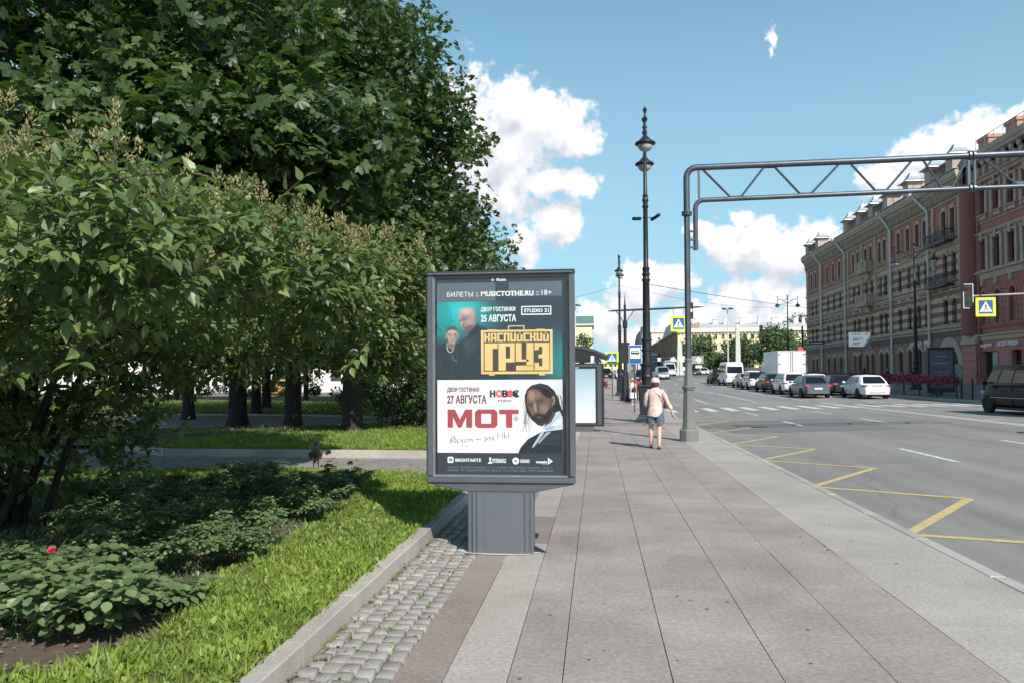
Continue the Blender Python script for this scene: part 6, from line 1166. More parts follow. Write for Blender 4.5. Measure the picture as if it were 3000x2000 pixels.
def striped():
    m = bpy.data.materials.new('striped_masonry'); m.use_nodes = True; nt = m.node_tree; N = nt.nodes.new; L = nt.links.new; b = nt.nodes['Principled BSDF']; b.inputs['Roughness'].default_value = .88
    tc = N('ShaderNodeTexCoord'); sp = N('ShaderNodeSeparateXYZ'); L(tc.outputs['Object'], sp.inputs[0])
    def M(op, a, c=None):
        q = N('ShaderNodeMath'); q.operation = op
        for i, v in enumerate((a, c)):
            if v is None: continue
            if isinstance(v, (int, float)): q.inputs[i].default_value = v
            else: L(v, q.inputs[i])
        return q.outputs[0]
    fr = M('FRACT', M('DIVIDE', M('SUBTRACT', sp.outputs[2], 6.35), .92)); mask = M('GREATER_THAN', fr, .5)
    rp = N('ShaderNodeMix'); rp.data_type = 'RGBA'; L(mask, rp.inputs[0]); rp.inputs[6].default_value = (.22,.112,.083,1); rp.inputs[7].default_value = (.47,.365,.262,1)
    # blocks within the bands: offset columns give each stone its own tone
    row = M('FLOOR', M('DIVIDE', M('SUBTRACT', sp.outputs[2], 6.35), .46)); colm = M('FLOOR', M('ADD', M('DIVIDE', sp.outputs[1], .95), M('MULTIPLY', row, .5)))
    cb = N('ShaderNodeCombineXYZ'); L(row, cb.inputs[0]); L(colm, cb.inputs[1]); wn = N('ShaderNodeTexWhiteNoise'); L(cb.outputs[0], wn.inputs[0])
    nz = N('ShaderNodeTexNoise'); nz.inputs['Scale'].default_value = 1.6; nz.inputs['Detail'].default_value = 7; L(tc.outputs['Object'], nz.inputs[0])
    k = M('MULTIPLY', M('ADD', M('MULTIPLY', wn.outputs[0], .3), .85), M('ADD', M('MULTIPLY', nz.outputs[0], .5), .75))
    base = N('ShaderNodeMix'); base.data_type = 'RGBA'; base.inputs[6].default_value = (.25,.15,.115,1); L(rp.outputs[2], base.inputs[7]); L(M('GREATER_THAN', sp.outputs[2], 6.3), base.inputs[0])
    top = N('ShaderNodeMix'); top.data_type = 'RGBA'; L(M('GREATER_THAN', sp.outputs[2], 13.72), top.inputs[0]); L(base.outputs[2], top.inputs[6]); top.inputs[7].default_value = (.36,.14,.10,1)
    sc_ = N('ShaderNodeVectorMath'); sc_.operation = 'SCALE'; L(top.outputs[2], sc_.inputs[0]); L(k, sc_.inputs[3]); L(sc_.outputs[0], b.inputs['Base Color'])
    bp = N('ShaderNodeBump'); bp.inputs['Strength'].default_value = .5; bp.inputs['Distance'].default_value = .03; bk = N('ShaderNodeTexNoise'); bk.inputs['Scale'].default_value = 9; L(tc.outputs['Object'], bk.inputs[0]); L(bk.outputs[0], bp.inputs['Height']); L(bp.outputs[0], b.inputs['Normal'])
    return m
def wall_mesh(b, u0, u1, v0, v1, holes, depth=.3):
    us = sorted({u0, u1}|{h[0] for h in holes}|{h[1] for h in holes}); vs = sorted({v0, v1}|{h[2] for h in holes}|{h[3] for h in holes})
    for i in range(len(us)-1):
        for j in range(len(vs)-1):
            cu, cv = (us[i]+us[i+1])/2, (vs[j]+vs[j+1])/2
            if any(h[0] < cu < h[1] and h[2] < cv < h[3] for h in holes): continue
            b.quad((us[i],vs[j],0),(us[i+1],vs[j],0),(us[i+1],vs[j+1],0),(us[i],vs[j+1],0))
    for (a, c, d, e) in holes:
        for q in (((a,d,0),(a,e,0),(a,e,-depth),(a,d,-depth)),((c,e,0),(c,d,0),(c,d,-depth),(c,e,-depth)),((c,d,0),(a,d,0),(a,d,-depth),(c,d,-depth)),((a,e,0),(c,e,0),(c,e,-depth),(a,e,-depth))): b.quad(*q)
XR = 33.0
XF = lambda u, v, w: (XR-w, u, v)
WIN = {}
def window(parent, u, v0, v1, wd, rz=R(-90), loc=None, fm=None, arch=False, mull=True, depth=.24, rail=.32):
    """window frame (one part) with a pane (sub-part); faces local -y"""
    h = v1-v0; key = (round(wd,2), round(h,2), arch, mull, fm.name if fm else '', rail)
    if key not in WIN:
        b = MB(); f = .07
        for q in ((-wd/2,-wd/2+f,0,h),(wd/2-f,wd/2,0,h),(-wd/2+f,wd/2-f,0,f),(-wd/2+f,wd/2-f,h-f,h)): b.box(q[0],q[1],-.03,.03,q[2],q[3])
        if mull: b.box(-.03,.03,-.025,.03,f,h-f); b.box(-wd/2+f,wd/2-f,-.02,.03,h*(1-rail)-.03,h*(1-rail)+.03)
        p = MB().quad((-wd/2+f,.012,f),(wd/2-f,.012,f),(wd/2-f,.012,h-f),(-wd/2+f,.012,h-f))
        WIN[key] = (b.mesh('window', [fm or m_wframe]), p.mesh('pane', [m_glassd]))
    a, c = WIN[key]; o = link_mesh('window', a, parent, loc or (XR+depth, u, v0), (0,0,rz)); link_mesh('pane', c, o); return o
def arch_piece(b, u, v, r_in, r_out, w0, w1, a0=0, a1=180, n=8, sy=1.0):
    for i in range(n):
        t0, t1 = R(a0+(a1-a0)*i/n), R(a0+(a1-a0)*(i+1)/n); A = [(u+r*math.cos(t), v+r*math.sin(t)*sy) for r, t in ((r_in,t0),(r_out,t0),(r_out,t1),(r_in,t1))]
        vs = [(p[0],p[1],w) for w in (w0,w1) for p in A]; b.add(vs, [(3,2,1,0),(4,5,6,7),(0,1,5,4),(1,2,6,5),(2,3,7,6),(3,0,4,7)])
def ubox(b, u0, u1, v0, v1, w0, w1): b.add([(u,v,w) for w in (w0,w1) for v in (v0,v1) for u in (u0,u1)], [(0,2,3,1),(4,5,7,6),(0,1,5,4),(2,6,7,3),(0,4,6,2),(1,3,7,5)])

sb = thing('striped_building', 'four-storey house with brown and cream striped stone walls, corbelled frieze and small roof turrets', 'building')
U0, U1 = 73.05, 125.4
cols = [122.0,119.9, 114.1,111.3,108.5,106.6, 102.8,101.1, 98.3,96.5, 93.6,92.0, 87.9,85.4,83.0,81.2, 76.9,75.1]
wds = {106.6:.8, 81.2:.8}
holes = []; wl = []
for c in cols:
    w_ = wds.get(c, .95)
    for (a, e) in ((6.5,8.8),(10.85,13.05),(14.85,17.2)):
        holes.append((c-w_/2, c+w_/2, a, e)); wl.append((c, a, e, w_))
    if not (74 < c < 78.2): holes.append((c-w_/2, c+w_/2, 1.9 if c < 100 else 2.2, 4.35)); wl.append((c, 1.9 if c < 100 else 2.2, 4.35, w_))
holes.append((74.3, 78.0, 0.2, 4.3))
b = MB(XF); wall_mesh(b, U0, U1, -.6, 19.4, holes); m_str = striped(); b.build('wall', m_str, sb)
b = MB(); b.box(XR+.31, XR+14, U0, U1, -.6, 20.2); b.build('core', m_stone_d, sb)
b = MB(XF); b.quad((U1,-.6,0),(U1,-.6,-.4),(U1,19.4,-.4),(U1,19.4,0)); b.build('end_wall', m_str, sb)
for c, a, e, w_ in wl: window(sb, c, a, e, w_, arch=True)
def run(name, m, u0, u1, prof, parent, xf=XF):
    """moulding with profile [(w,v)...] along u"""
    b = MB(xf); b.extrude(prof, lambda w, v: (u0, v, w), lambda w, v: (u1, v, w)); return b.build(name, m, parent)
run('string_course', m_greyst, U0, U1+.1, [(0,5.75),(.12,5.8),(.12,5.98),(.32,6.08),(.34,6.2),(0,6.42)], sb)
run('fascia', mat('dark_fascia', (.12,.075,.065), .8, var=.2), U0, U1, [(0,5.2),(.06,5.2),(.06,5.7),(0,5.72)], sb)
run('plinth', m_stone_d, U0, U1, [(0,-.6),(.1,-.6),(.1,1.6),(0,1.68)], sb)
run('string_course', m_cream, U0, U1, [(0,13.75),(.1,13.78),(.1,13.95),(.2,14.0),(.2,14.12),(0,14.2)], sb)
run('string_course', m_cream, U0, U1, [(0,14.5),(.09,14.5),(.12,14.62),(0,14.7)], sb)
run('string_course', m_cream, U0, U1, [(0,9.95),(.08,9.97),(.16,10.1),(.16,10.2),(0,10.28)], sb)
run('frieze_ledge', m_cream, U0, U1, [(0,17.95),(.14,18.0),(.14,18.12),(0,18.14)], sb)
run('frieze_board', m_stone_d, U0, U1, [(0,18.14),(.03,18.14),(.03,19.4),(0,19.4)], sb)
run('cornice', m_cream, U0, U1+.5, [(0,19.3),(.3,19.35),(.3,19.5),(.55,19.62),(.55,19.8),(.62,19.85),(.66,20.3),(0,20.42)], sb)
MB().box(XR-.68, XR+14, U0, U1+.5, 20.42, 20.46).build('roof_edge', m_roofm, sb)
# corbel table: small arches and drops, and dentils
b = MB(XF); u = U0+.3
while u < U1: ubox(b,u-.07,u+.07,18.35,19.3,.03,.26); ubox(b,u-.1,u+.1,19.05,19.3,.03,.34); arch_piece(b,u+.24,18.75,.13,.19,.03,.2,n=4); ubox(b,u+.2,u+.28,18.2,18.42,.03,.16); u += .48
o = b.build('corbel_table', m_cream, sb); o['kind'] = 'stuff'
b = MB(XF); u = U0+.2
while u < U1: ubox(b,u,u+.1,9.68,9.86,.0,.06); u += .28 if (int(u*2)%5) else .9
o = b.build('dentils', m_stone_d, sb); o['kind'] = 'stuff'
for c, a, e, w_ in wl:
    b = MB(XF)
    if a < 3: arch_piece(b, c, e-.25, w_/2+.02, w_/2+.42, 0, .05, 8, 172, 6, .8); b.build('window_arch', m_cream, sb)
    elif a < 14: arch_piece(b, c, e-.12, w_/2+.0, w_/2+.34, 0, .07, 10, 170, 6, .62); b.build('window_arch', m_cream, sb); b = MB(XF); ubox(b, c-w_/2-.1, c+w_/2+.1, a-.14, a-.02, 0, .14); b.build('window_sill', m_cream, sb)
    else: ubox(b, c-w_/2-.24, c-w_/2-.02, a-.1, e+.1, 0, .1); ubox(b, c+w_/2+.02, c+w_/2+.24, a-.1, e+.1, 0, .1); ubox(b, c-w_/2-.0, c+w_/2+.0, e+.02, e+.4, 0, .08); ubox(b, c-w_/2-.1, c+w_/2+.1, a-.14, a-.02, 0, .16); b.build('window_surround', m_cream, sb)
    if a < 14:   # segment closing the arch corners of the opening
        b = MB(XF); 
        for s in (1,-1): b.extrude([(c+s*w_/2,e-.22),(c+s*w_/2,e+.0),(c+s*w_*.12,e+.0),(c+s*w_*.34,e-.07)][::s], lambda u,v: (u,v,-.14), lambda u,v: (u,v,-.01))
        b.build('arch_corner', m_cream, sb)
# piers between bays
for u in (123.9, 117.6, 104.9, 99.6, 94.9, 90.7, 79.2, 73.6):
    b = MB(XF)
    for (a, c, w_) in ((14.2,17.95,.14),(10.3,13.7,.12)): ubox(b,u-.28,u+.28,a,c,0,w_); 
    for z in (10.6,11.2,11.8,12.4,13.0,14.9,15.6,16.3,17.0): ubox(b,u-.36,u+.36,z,z+.16,0,.2)
    b.build('pier', m_cream, sb)
b = MB(XF); arch_piece(b, 76.15, 2.55, 1.86, 2.7, 0, .1, 0, 180, 14); b.build('gate_arch', m_cream, sb)
b = MB(XF)
for s in (1,-1): b.extrude([(76.15+s*1.85,2.5)]+[(76.15+s*1.78*math.cos(R(a)),2.52+1.78*math.sin(R(a))) for a in (0,30,60,88)]+[(76.15,4.3),(76.15+s*1.85,4.3)][::1], lambda u,v: (u,v,-.2), lambda u,v: (u,v,-.01))
b.build('gate_spandrel', m_stone_d, sb)
MB(XF).quad((74.3,.2,-.28),(78,.2,-.28),(78,4.3,-.28),(74.3,4.3,-.28)).build('gate_back', mat('gate_dark', (.035,.028,.025), .8, var=.3), sb)
b = MB(XF)
for u in (74.4,75.5,76.1,76.8,77.8): ubox(b,u-.06,u+.06,.3,3.0,-.27,-.2)
b.build('gate_leaf', mat('gate_wood', (.09,.055,.04), .7, var=.2), sb)
# balconies
def balcony(u0, u1, z, iron):
    b = MB(XF)
    if iron:
        ubox(b,u0,u1,z-.14,z,.02,1.0); o = b.build('balcony', m_iron, sb)
        b = MB(XF); ubox(b,u0,u1,z+.98,z+1.05,.94,1.0); ubox(b,u0,u1,z+.1,z+.14,.95,.99); ubox(b,u0,u0+.05,z+.98,z+1.05,.02,.94); ubox(b,u1-.05,u1,z+.98,z+1.05,.02,.94)
        n = int((u1-u0)/.16)
        for i in range(n+1): u = u0+.02+(u1-u0-.04)*i/n; ubox(b,u-.014,u+.014,z,z+.98,.96,.985)
        for i in range(7): ubox(b,u0+.01,u0+.035,z,z+.98,.05+i*.13,.075+i*.13); ubox(b,u1-.035,u1-.01,z,z+.98,.05+i*.13,.075+i*.13)
        b.build('balustrade', m_iron, o)
    else:
        b.extrude([(0,z-1.1),(.25,z-1.05),(.45,z-.6),(.55,z-.3),(0,z-.3)], lambda w,v: ((u0+u1)/2-.8,v,w), lambda w,v: ((u0+u1)/2+.8,v,w)); ubox(b,u0,u1,z-.3,z,.02,1.05); ubox(b,u0-.06,u1+.06,z-.12,z-.02,.02,1.12); o = b.build('balcony', m_cream, sb)
        b = MB(XF); ubox(b,u0,u1,z+.92,z+1.08,.86,1.1); ubox(b,u0,u1,z,z+.16,.9,1.04)
        for u in (u0,u0+1.3,(u0+u1)/2,u1-1.7,u1-.4): ubox(b,u,u+.4,z,z+1.0,.88,1.06)
        for u in np.arange(u0+.5,u1-.4,.28): ubox(b,u,u+.13,z+.16,z+.92,.93,1.02)
        for u in (u0,u1-.16): ubox(b,u,u+.16,z,z+1.0,.02,.9)
        b.build('balustrade', m_cream, o)
for z in (14.4,10.35): balcony(95.3,99.4,z,False); balcony(74.6,79.3,z-.2,True)
# roof turrets and parapets
tm = MB(); tm.box(-.72,.72,-.72,.72,0,1.3); tm.box(-.84,.84,-.84,.84,1.3,1.42); tme = tm.mesh('turret', [mat('turret_plaster', (.42,.33,.28), .85, var=.15)])
rm = MB().lathe([(1.12,1.42),(1.10,1.48),(.74,1.75),(.50,2.1),(.32,2.45),(.30,2.5),(.02,2.53),(.015,3.1),(0,3.12)], n=4, sq=True).mesh('turret_roof', [m_roofm])
for u in (122.6,117.2,104.2,99.3,94.9,90.2,84.4,79.0,74.4): t = link_mesh('turret', tme, sb, (XR+.15,u,20.44)); link_mesh('turret_roof', rm, t)
for (a, c) in ((118,122),(95.6,98.6),(91,94.2),(100,103.5),(75.2,78.3)):
    b = MB(XF); ubox(b,a,c,20.44,20.66,.1,.5); ubox(b,a,c,21.35,21.55,.1,.52)
    for u in np.arange(a+.1,c-.1,.42): ubox(b,u,u+.2,20.66,21.35,.2,.4)
    b.build('parapet', m_stone_d, sb)
for (a, c) in ((105,116.5),(79.8,89.6)):
    b = MB(XF); b.tube([(a,21.6,-.1),(c,21.6,-.1)], .025, 4)
    for u in np.arange(a,c,1.2): b.tube([(u,20.45,-.1),(u,21.6,-.1)], .02, 4)
    b.build('roof_railing', m_galv, sb)
for (u, z) in ((123.4,20.42),(86.5,20.42)):
    b = MB(); b.box(XR+1.6,XR+2.7,u-.6,u+.6,z,z+2.6); b.box(XR+1.5,XR+2.8,u-.7,u+.7,z+2.3,z+2.6); b.build('chimney', mat('turret_plaster', None), sb)
MB().add([(XR+.4,U0,20.46),(XR+.4,U1,20.46),(XR+7,U1,22.4),(XR+7,U0,22.4),(XR+14,U0,20.46),(XR+14,U1,20.46)], [(0,3,2,1),(3,4,5,2),(0,4,3),(1,2,5)]).build('roof', m_roofm, sb)
for u, s in ((116.7,2.6),(105.8,2.9),(89.9,1.9),(80.1,2.5)):
    b = MB(XF); b.tube([(u,1.2+rise(u)*.3,.22),(u,17.75,.22),(u+.05,18.0,.24),(u+s*.85,19.75,.62),(u+s,20.0,.72)], .135, 8); ubox(b,u+s-.3,u+s+.3,19.95,20.4,.62,1.0); b.build('downpipe', m_pipe, sb, smooth=True)
def sign_text(s, parent, u0, z0, w_, h_, m, w=.12, x=XR):
    o = text_obj(s, 'shop_lettering', m, parent, 1.0, (0,0,0), ext=.02, bold=.012); xs = [v.co.x for v in o.data.vertices]; ys = [v.co.y for v in o.data.vertices]; a, c, d, e = min(xs), max(xs), min(ys), max(ys)
    for v in o.data.vertices: v.co.x = (v.co.x-a)*w_/(c-a); v.co.y = (v.co.y-d)*h_/(e-d)
    o.rotation_euler = (R(90),0,R(-90)); o.location = (x-w, u0, z0); return o
m_lit = mat('lettering_white', (.88,.87,.88), .5)
sign_text('ОПТИКА', sb, 85.0, 4.72, 2.8, .42, m_lit); sign_text('ОЧКИ', sb, 81.6, 4.74, 1.6, .42, m_lit); sign_text('СПА', sb, 97.4, 4.95, 1.0, .3, mat('lettering_pink', (.55,.28,.33), .5))

# red building ----------------------------------------------------------------------
rb = thing('red_building', 'dark red house with grey stone window surrounds and shop lettering at the right edge', 'building')
V0, V1 = 14.0, 73.0; XRR = XR-.06; XF2 = lambda u, v, w: (XRR-w, u, v)
rc = [69.45-2.27*i for i in range(24)]
holes = []
for c in rc: holes += [(c-.55,c+.55,15.45,17.5),(c-.55,c+.55,10.7,13.1),(c-.48,c+.48,5.98,8.75)]
holes += [(67.4,69.9,.9,3.7),(63.7,65.2,.8,3.7),(60.4,62.2,.8,3.7),(56.5,58.8,.8,3.7)]
b = MB(XF2); wall_mesh(b, V0, V1, 5.1, 18.3, [h for h in holes if h[2] > 5], .35); b.build('wall', m_redpl, rb)
b = MB(XF2); wall_mesh(b, V0, V1, -.6, 5.1, [h for h in holes if h[2] < 5], .35); b.build('shop_wall', m_redpl2, rb)
MB().box(XRR+.36, XRR+14, V0, V1-.02, -.6, 20.2).build('core', m_stone_d, rb)
for c in rc:
    for (a, e, w_) in ((15.45,17.5,1.1),(10.7,13.1,1.1),(5.98,8.75,.96)): window(rb, c, a, e, w_, loc=(XRR+.3,c,a), fm=m_wframe if a > 6 else m_wframe_w)
    b = MB(XF2)
    for a, e in ((15.45,17.5),(10.7,13.1)):
        for s in (1,-1): ubox(b,c+s*.72-.17,c+s*.72+.17,a-.1,e+.15,0,.12)
        ubox(b,c-.95,c+.95,e+.15,e+.35,0,.16); ubox(b,c-.8,c+.8,a-.2,a-.1,0,.22)
        ubox(b,c-.15,c+.15,e-.02,e+.6,.16,.24); ubox(b,c-.75,c-.5,a-.62,a-.2,0,.16); ubox(b,c+.5,c+.75,a-.62,a-.2,0,.16)
    ubox(b,c-.4,c+.4,14.92,15.2,0,.1)
    b.build('window_surround', m_greyst, rb)
    b = MB(XF2); arch_piece(b, c, 8.3, .5, .66, 0, .1, 0, 180, 8); ubox(b,c-.66,c-.5,6.0,8.3,0,.1); ubox(b,c+.5,c+.66,6.0,8.3,0,.1); b.build('window_arch', m_redpl2, rb); b = MB(XF2); ubox(b,c-.17,c+.17,9.25,9.75,0,.24); b.build('keystone', m_greyst, rb)
    b = MB(XF2); [b.extrude([(c+s*.48,8.2),(c+s*.48,8.75),(c+s*.05,8.75),(c+s*.3,8.6)][::s], lambda u,v: (u,v,-.2), lambda u,v: (u,v,-.01)) for s in (1,-1)]; b.build('arch_corner', m_redpl, rb)
b = MB(XF2)
for i in range(6): 
    for c in rc: ubox(b,c-2.27/2-.45,c-2.27/2+.45,6.1+i*.52,6.1+i*.52+.42,0,.05)
o = b.build('rustication', m_redpl, rb); o['kind'] = 'stuff'
R2 = lambda n, m, p: run(n, m, V0, 70.4, p, rb, XF2)
R2('cornice', m_greyst, [(0,18.1),(.2,18.15),(.25,18.35),(.45,18.4),(.5,19.6),(.95,19.75),(1.0,20.0),(1.1,20.1),(1.12,20.5),(0,20.62)]); R2('belt_moulding', m_greyst, [(0,9.75),(.12,9.8),(.16,10.25),(.34,10.35),(.36,10.5),(0,10.6)]); R2('string_course', m_greyst, [(0,13.55),(.1,13.6),(.22,13.75),(.22,13.85),(0,13.95)])
R2('string_course', m_greyst, [(0,14.6),(.1,14.62),(.1,14.7),(0,14.72)])
R2('tan_cornice', m_tan, [(0,4.6),(.1,4.62),(.12,4.95),(.26,5.0),(.26,5.12),(0,5.16)]); R2('sill_course', m_redpl, [(0,5.6),(.1,5.62),(.16,5.78),(0,5.85)]); R2('plinth', m_stone_d, [(0,-.6),(.1,-.6),(.1,1.05),(0,1.1)])
b = MB(XF2); u = V0+.5
while u < 70: ubox(b,u-.2,u+.2,18.55,19.55,.45,.75); ubox(b,u-.2,u+.2,19.2,19.6,.45,.92); u += 1.13
b.build('cornice_bracket', m_greyst, rb)['kind'] = 'stuff'
# rounded corner pilaster with downpipe
MB().lathe([(.95,5.2),(.95,18.4)], XRR-.02, 71.4, 20).build('corner_pilaster', mat('maroon_plaster', (.25,.09,.075), .8, var=.1, scale=.6), rb, smooth=True)
b = MB(XF2); ubox(b,70.45,72.95,-.6,4.4,0,.25); b.build('corner_pier', m_redpl2, rb); b = MB(XF2); ubox(b,70.3,73.0,4.4,4.75,0,.45); ubox(b,70.3,73.0,4.75,5.2,0,.3); b.build('pier_capital', m_tan, rb)
for z in (.9,1.6,2.3,3.0,3.7): b = MB(XF2); ubox(b,70.5,72.9,z,z+.52,.25,.31); b.build('pier_block', m_redpl2, rb)
MB(XF2).tube([(70.1,1.2,.15),(70.1,18,.15)], .11, 8).build('downpipe', m_redpl, rb)
for (a, c, d, e) in holes[-4:]:
    window(rb, (a+c)/2, d, e, c-a, loc=(XRR+.3,(a+c)/2,d), fm=m_wframe, mull=(c-a < 2)); b = MB(XF2); arch_piece(b,(a+c)/2,e-.12,(c-a)/2,(c-a)/2+.12,0,.06,0,180,8,.2); ubox(b,a-.12,a,d,e-.1,0,.06); ubox(b,c,c+.12,d,e-.1,0,.06); b.build('shop_surround', m_redpl2, rb)
sign_text('ПИЦЦЕРИЯ', rb, 70.15, 4.02, 2.0, .3, m_lit, x=XRR); sign_text('ДОДО ПИЦЦА', rb, 67.3, 4.02, 3.25, .38, m_lit, x=XRR)
MB().add([(XRR+.2,V0,20.6),(XRR+.2,V1,20.6),(XRR+7,V1,23),(XRR+7,V0,23),(XRR+14,V0,20.6),(XRR+14,V1,20.6)], [(0,3,2,1),(3,4,5,2),(0,4,3),(1,2,5)]).build('roof', mat('red_roof', (.30,.15,.12), .6, var=.15), rb)
for u in (71.6,67.0,61.5): b = MB(); b.box(XRR+1.2,XRR+2.6,u-.9,u+.9,20.6,22.6+.2*(u < 65)*3); b.box(XRR+1.1,XRR+2.7,u-1,u+1,22.4,22.7); b.build('chimney', mat('chimney_pink', (.45,.26,.21), .85, var=.1), rb)
b = MB(XF2); b.tube([(58,21.9,.2),(70,21.9,.2)], .025, 4); [b.tube([(u,20.6,.2),(u,21.9,.2)], .02, 4) for u in np.arange(58,70.1,1.5)]; b.build('roof_railing', m_galv, rb)

# far buildings ------------------------------------------------------------------------
m_yel2 = mat('yellow_plaster', (.78,.69,.38), .9, var=.06, scale=.3); m_brn = mat('brown_facade', (.36,.25,.17), .9, var=.15, scale=.3, stretch=(1,1,.3)); m_wht = mat('white_plaster', (.62,.58,.53), .9, var=.06, scale=.3); m_slate = mat('pale_roof', (.48,.48,.47), .6, .1, var=.1, scale=.5); m_greenr = mat('green_roof', (.16,.27,.24), .5, .3); m_trimw = mat('white_trim', (.66,.62,.52), .8)
def far_house(name, label, x0, x1, y, z0, z1, m, win, wsp, wh, ww, rh, roofm, depth=16, sill=True, side=False, skip=None, attic=0):
    t = thing(name, label, 'building', (0,y,0)); xf = lambda u, v, w: (u,-w,v); n = int((x1-x0-1.5)/wsp); off = (x1-x0-n*wsp)/2+wsp/2; holes = []
    for i in range(n):
        for v in win: holes.append((x0+off+i*wsp-ww/2, x0+off+i*wsp+ww/2, v, v+wh))
    b = MB(xf); wall_mesh(b, x0, x1, z0, z1, holes, .3); b.quad((x0,z0,0),(x0,z1,0),(x0,z1,-depth),(x0,z0,-depth)); b.quad((x1,z0,0),(x1,z0,-depth),(x1,z1,-depth),(x1,z1,0)); b.quad((x0,z0,-.31),(x1,z0,-.31),(x1,z1,-.31),(x0,z1,-.31)); b.build('wall', m, t)
    for h in holes: window(t, 0, h[2], h[3], ww, rz=0, loc=((h[0]+h[1])/2,.2,h[2]), fm=m_wframe_w if (int(h[0]*7)%3) else m_wframe, rail=.3)
    b = MB(xf); b.extrude([(0,z1-.4),(.5,z1-.1),(.7,z1),(.7,z1+.4),(0,z1+.4)], lambda w,v: (x0-.5,v,w), lambda w,v: (x1+.5,v,w)); b.build('cornice', m_trimw, t)
    b = MB(xf); b.extrude([(.6,z1+.4),(-depth*.3,z1+rh),(-depth*.7,z1+rh),(-depth-.5,z1+.4)], lambda w,v: (x0-.5,v,w), lambda w,v: (x1+.5,v,w)); b.build('roof', roofm, t)
    return t, xf
yb, xf = far_house('yellow_building', 'long pale yellow block with grey roof closing the far side of the square', 29, 104, 280, 1, 17.6, m_yel2, [3.9,7.1,11.2,15.0], 2.55, 1.75, 1.1, 4.4, m_slate, 60)
b = MB(xf); [ubox(b,u,u+.5,16.95,17.5,.05,.5) for u in np.arange(29.4,103,1.2)]; b.build('cornice_block', mat('shade_grey', (.3,.3,.3), .8), yb)['kind'] = 'stuff'
b = MB(xf); ubox(b,29,104,18.05,19.0,.3,.42); b.build('attic_rail', m_trimw, yb)
for u, w_, h in ((36,1.8,1.6),(43.5,1.6,1.1),(47.5,1.1,1.9),(53.5,2.0,1.6),(60,.8,2.1),(65,2.6,1.5),(73,1.6,1.3),(76,.9,1.3),(84,1.5,1.6),(93,1.5,1.3)): b = MB(xf); ubox(b,u,u+w_,20.8,22.0+h,-16,-14.8); ubox(b,u-.15,u+w_+.15,22.0+h,22.25+h,-16.2,-14.6); b.build('chimney', m_wht, yb)
b = MB(xf); ubox(b,43.2,46.8,10.0,10.3,0,1.2); ubox(b,43.2,46.8,11.2,11.35,1.1,1.2); [ubox(b,u,u+.1,10.3,11.2,1.1,1.2) for u in np.arange(43.2,46.8,.4)]; ubox(b,43.2,46.8,6.2,9.9,.0,.8); b.build('bay_balcony', m_trimw, yb)
# brown side wing receding along the street
bw = thing('brown_building', 'long shaded brown facade receding beside the pale yellow block', 'building', (28.9,282,0)); xfb = lambda u, v, w: (-w, u, v)
b = MB(xfb); hl = [(u-.6,u+.6,v,v+2.2) for u in np.arange(4,150,4.2) for v in (5.5,9.5,13.2)]; wall_mesh(b,0,150,1,17.6,hl,.3); b.quad((0,1,-.31),(150,1,-.31),(150,17.6,-.31),(0,17.6,-.31)); b.build('wall', m_brn, bw)
wm_ = MB(); 
for h in hl: o = window(bw, 0, h[2], h[3], 1.2, loc=(.2,(h[0]+h[1])/2,h[2]))
b = MB(xfb); b.extrude([(0,17.2),(.9,17.6),(.9,18.1),(-8,21.5),(-8,17)], lambda w,v: (-.3,v,w), lambda w,v: (150,v,w)); b.build('cornice', m_brn, bw)
for u in np.arange(2,150,8.4): b = MB(xfb); ubox(b,u-.5,u+.5,2,17.2,0,.5); b.build('pilaster', m_brn, bw)
far_house('white_building', 'plain white block rising behind the brown facade', 33, 62, 470, 1, 28.5, m_wht, [20,24], 4, 1.6, 1.1, .4, m_slate, 20)
far_house('yellow_building', 'yellow house with green roof left of the second lamp, behind the shelter', -42, -1.3, 230, 1, 17.2, m_yel2, [4.2,8.2,12.6], 3.1, 2.0, 1.2, 3.4, m_greenr, 26)
far_house('yellow_building', 'low yellow row at the far end of the avenue under the crossing sign', 2, 12.5, 350, 2, 10.5, m_yel2, [3.6,6.6], 2.2, 1.5, 1.0, 1.0, m_slate, 12)
far_house('grey_building', 'low grey house at the far end of the avenue behind the bus sign', 12.8, 27, 352, 2, 11.5, mat('grey_plaster', (.25,.27,.28), .9), [3.6,6.8], 2.6, 1.6, 1.0, 1.5, m_slate, 12)
far_house('white_building', 'bright white street front glimpsed beyond the park between the trunks', -95, -14, 88, -.3, 11, mat('white_front', (.72,.66,.62), .9, var=.05, scale=.3), [1.4,5.6], 3.4, 2.2, 1.3, 2.5, m_slate, 12)
dm = thing('domed_building', 'scaffolded tower with dark dome half hidden by the nearest lamp', 'building', (19.2,330,2)); MB().box(-2.8,2.8,-2.8,2.8,0,12.5).build('tower', m_wht, dm); b = MB()
for x in np.arange(-4,-1,1.0): b.box(x-.1,x+.1,-3.4,-3.2,0,13.5+x*.6)
for z in (3,6,9,11): b.box(-4.2,3,-3.5,-3.3,z,z+.15)
b.build('scaffold', m_galv, dm); MB().lathe([(3.0,12.5),(3.1,13.2),(2.9,15),(2.2,17.5),(1.2,19),(.6,19.4),(.6,20.6),(0,21.4)], n=14).build('dome', mat('dome_dark', (.09,.09,.11), .5, .3), dm, smooth=True)
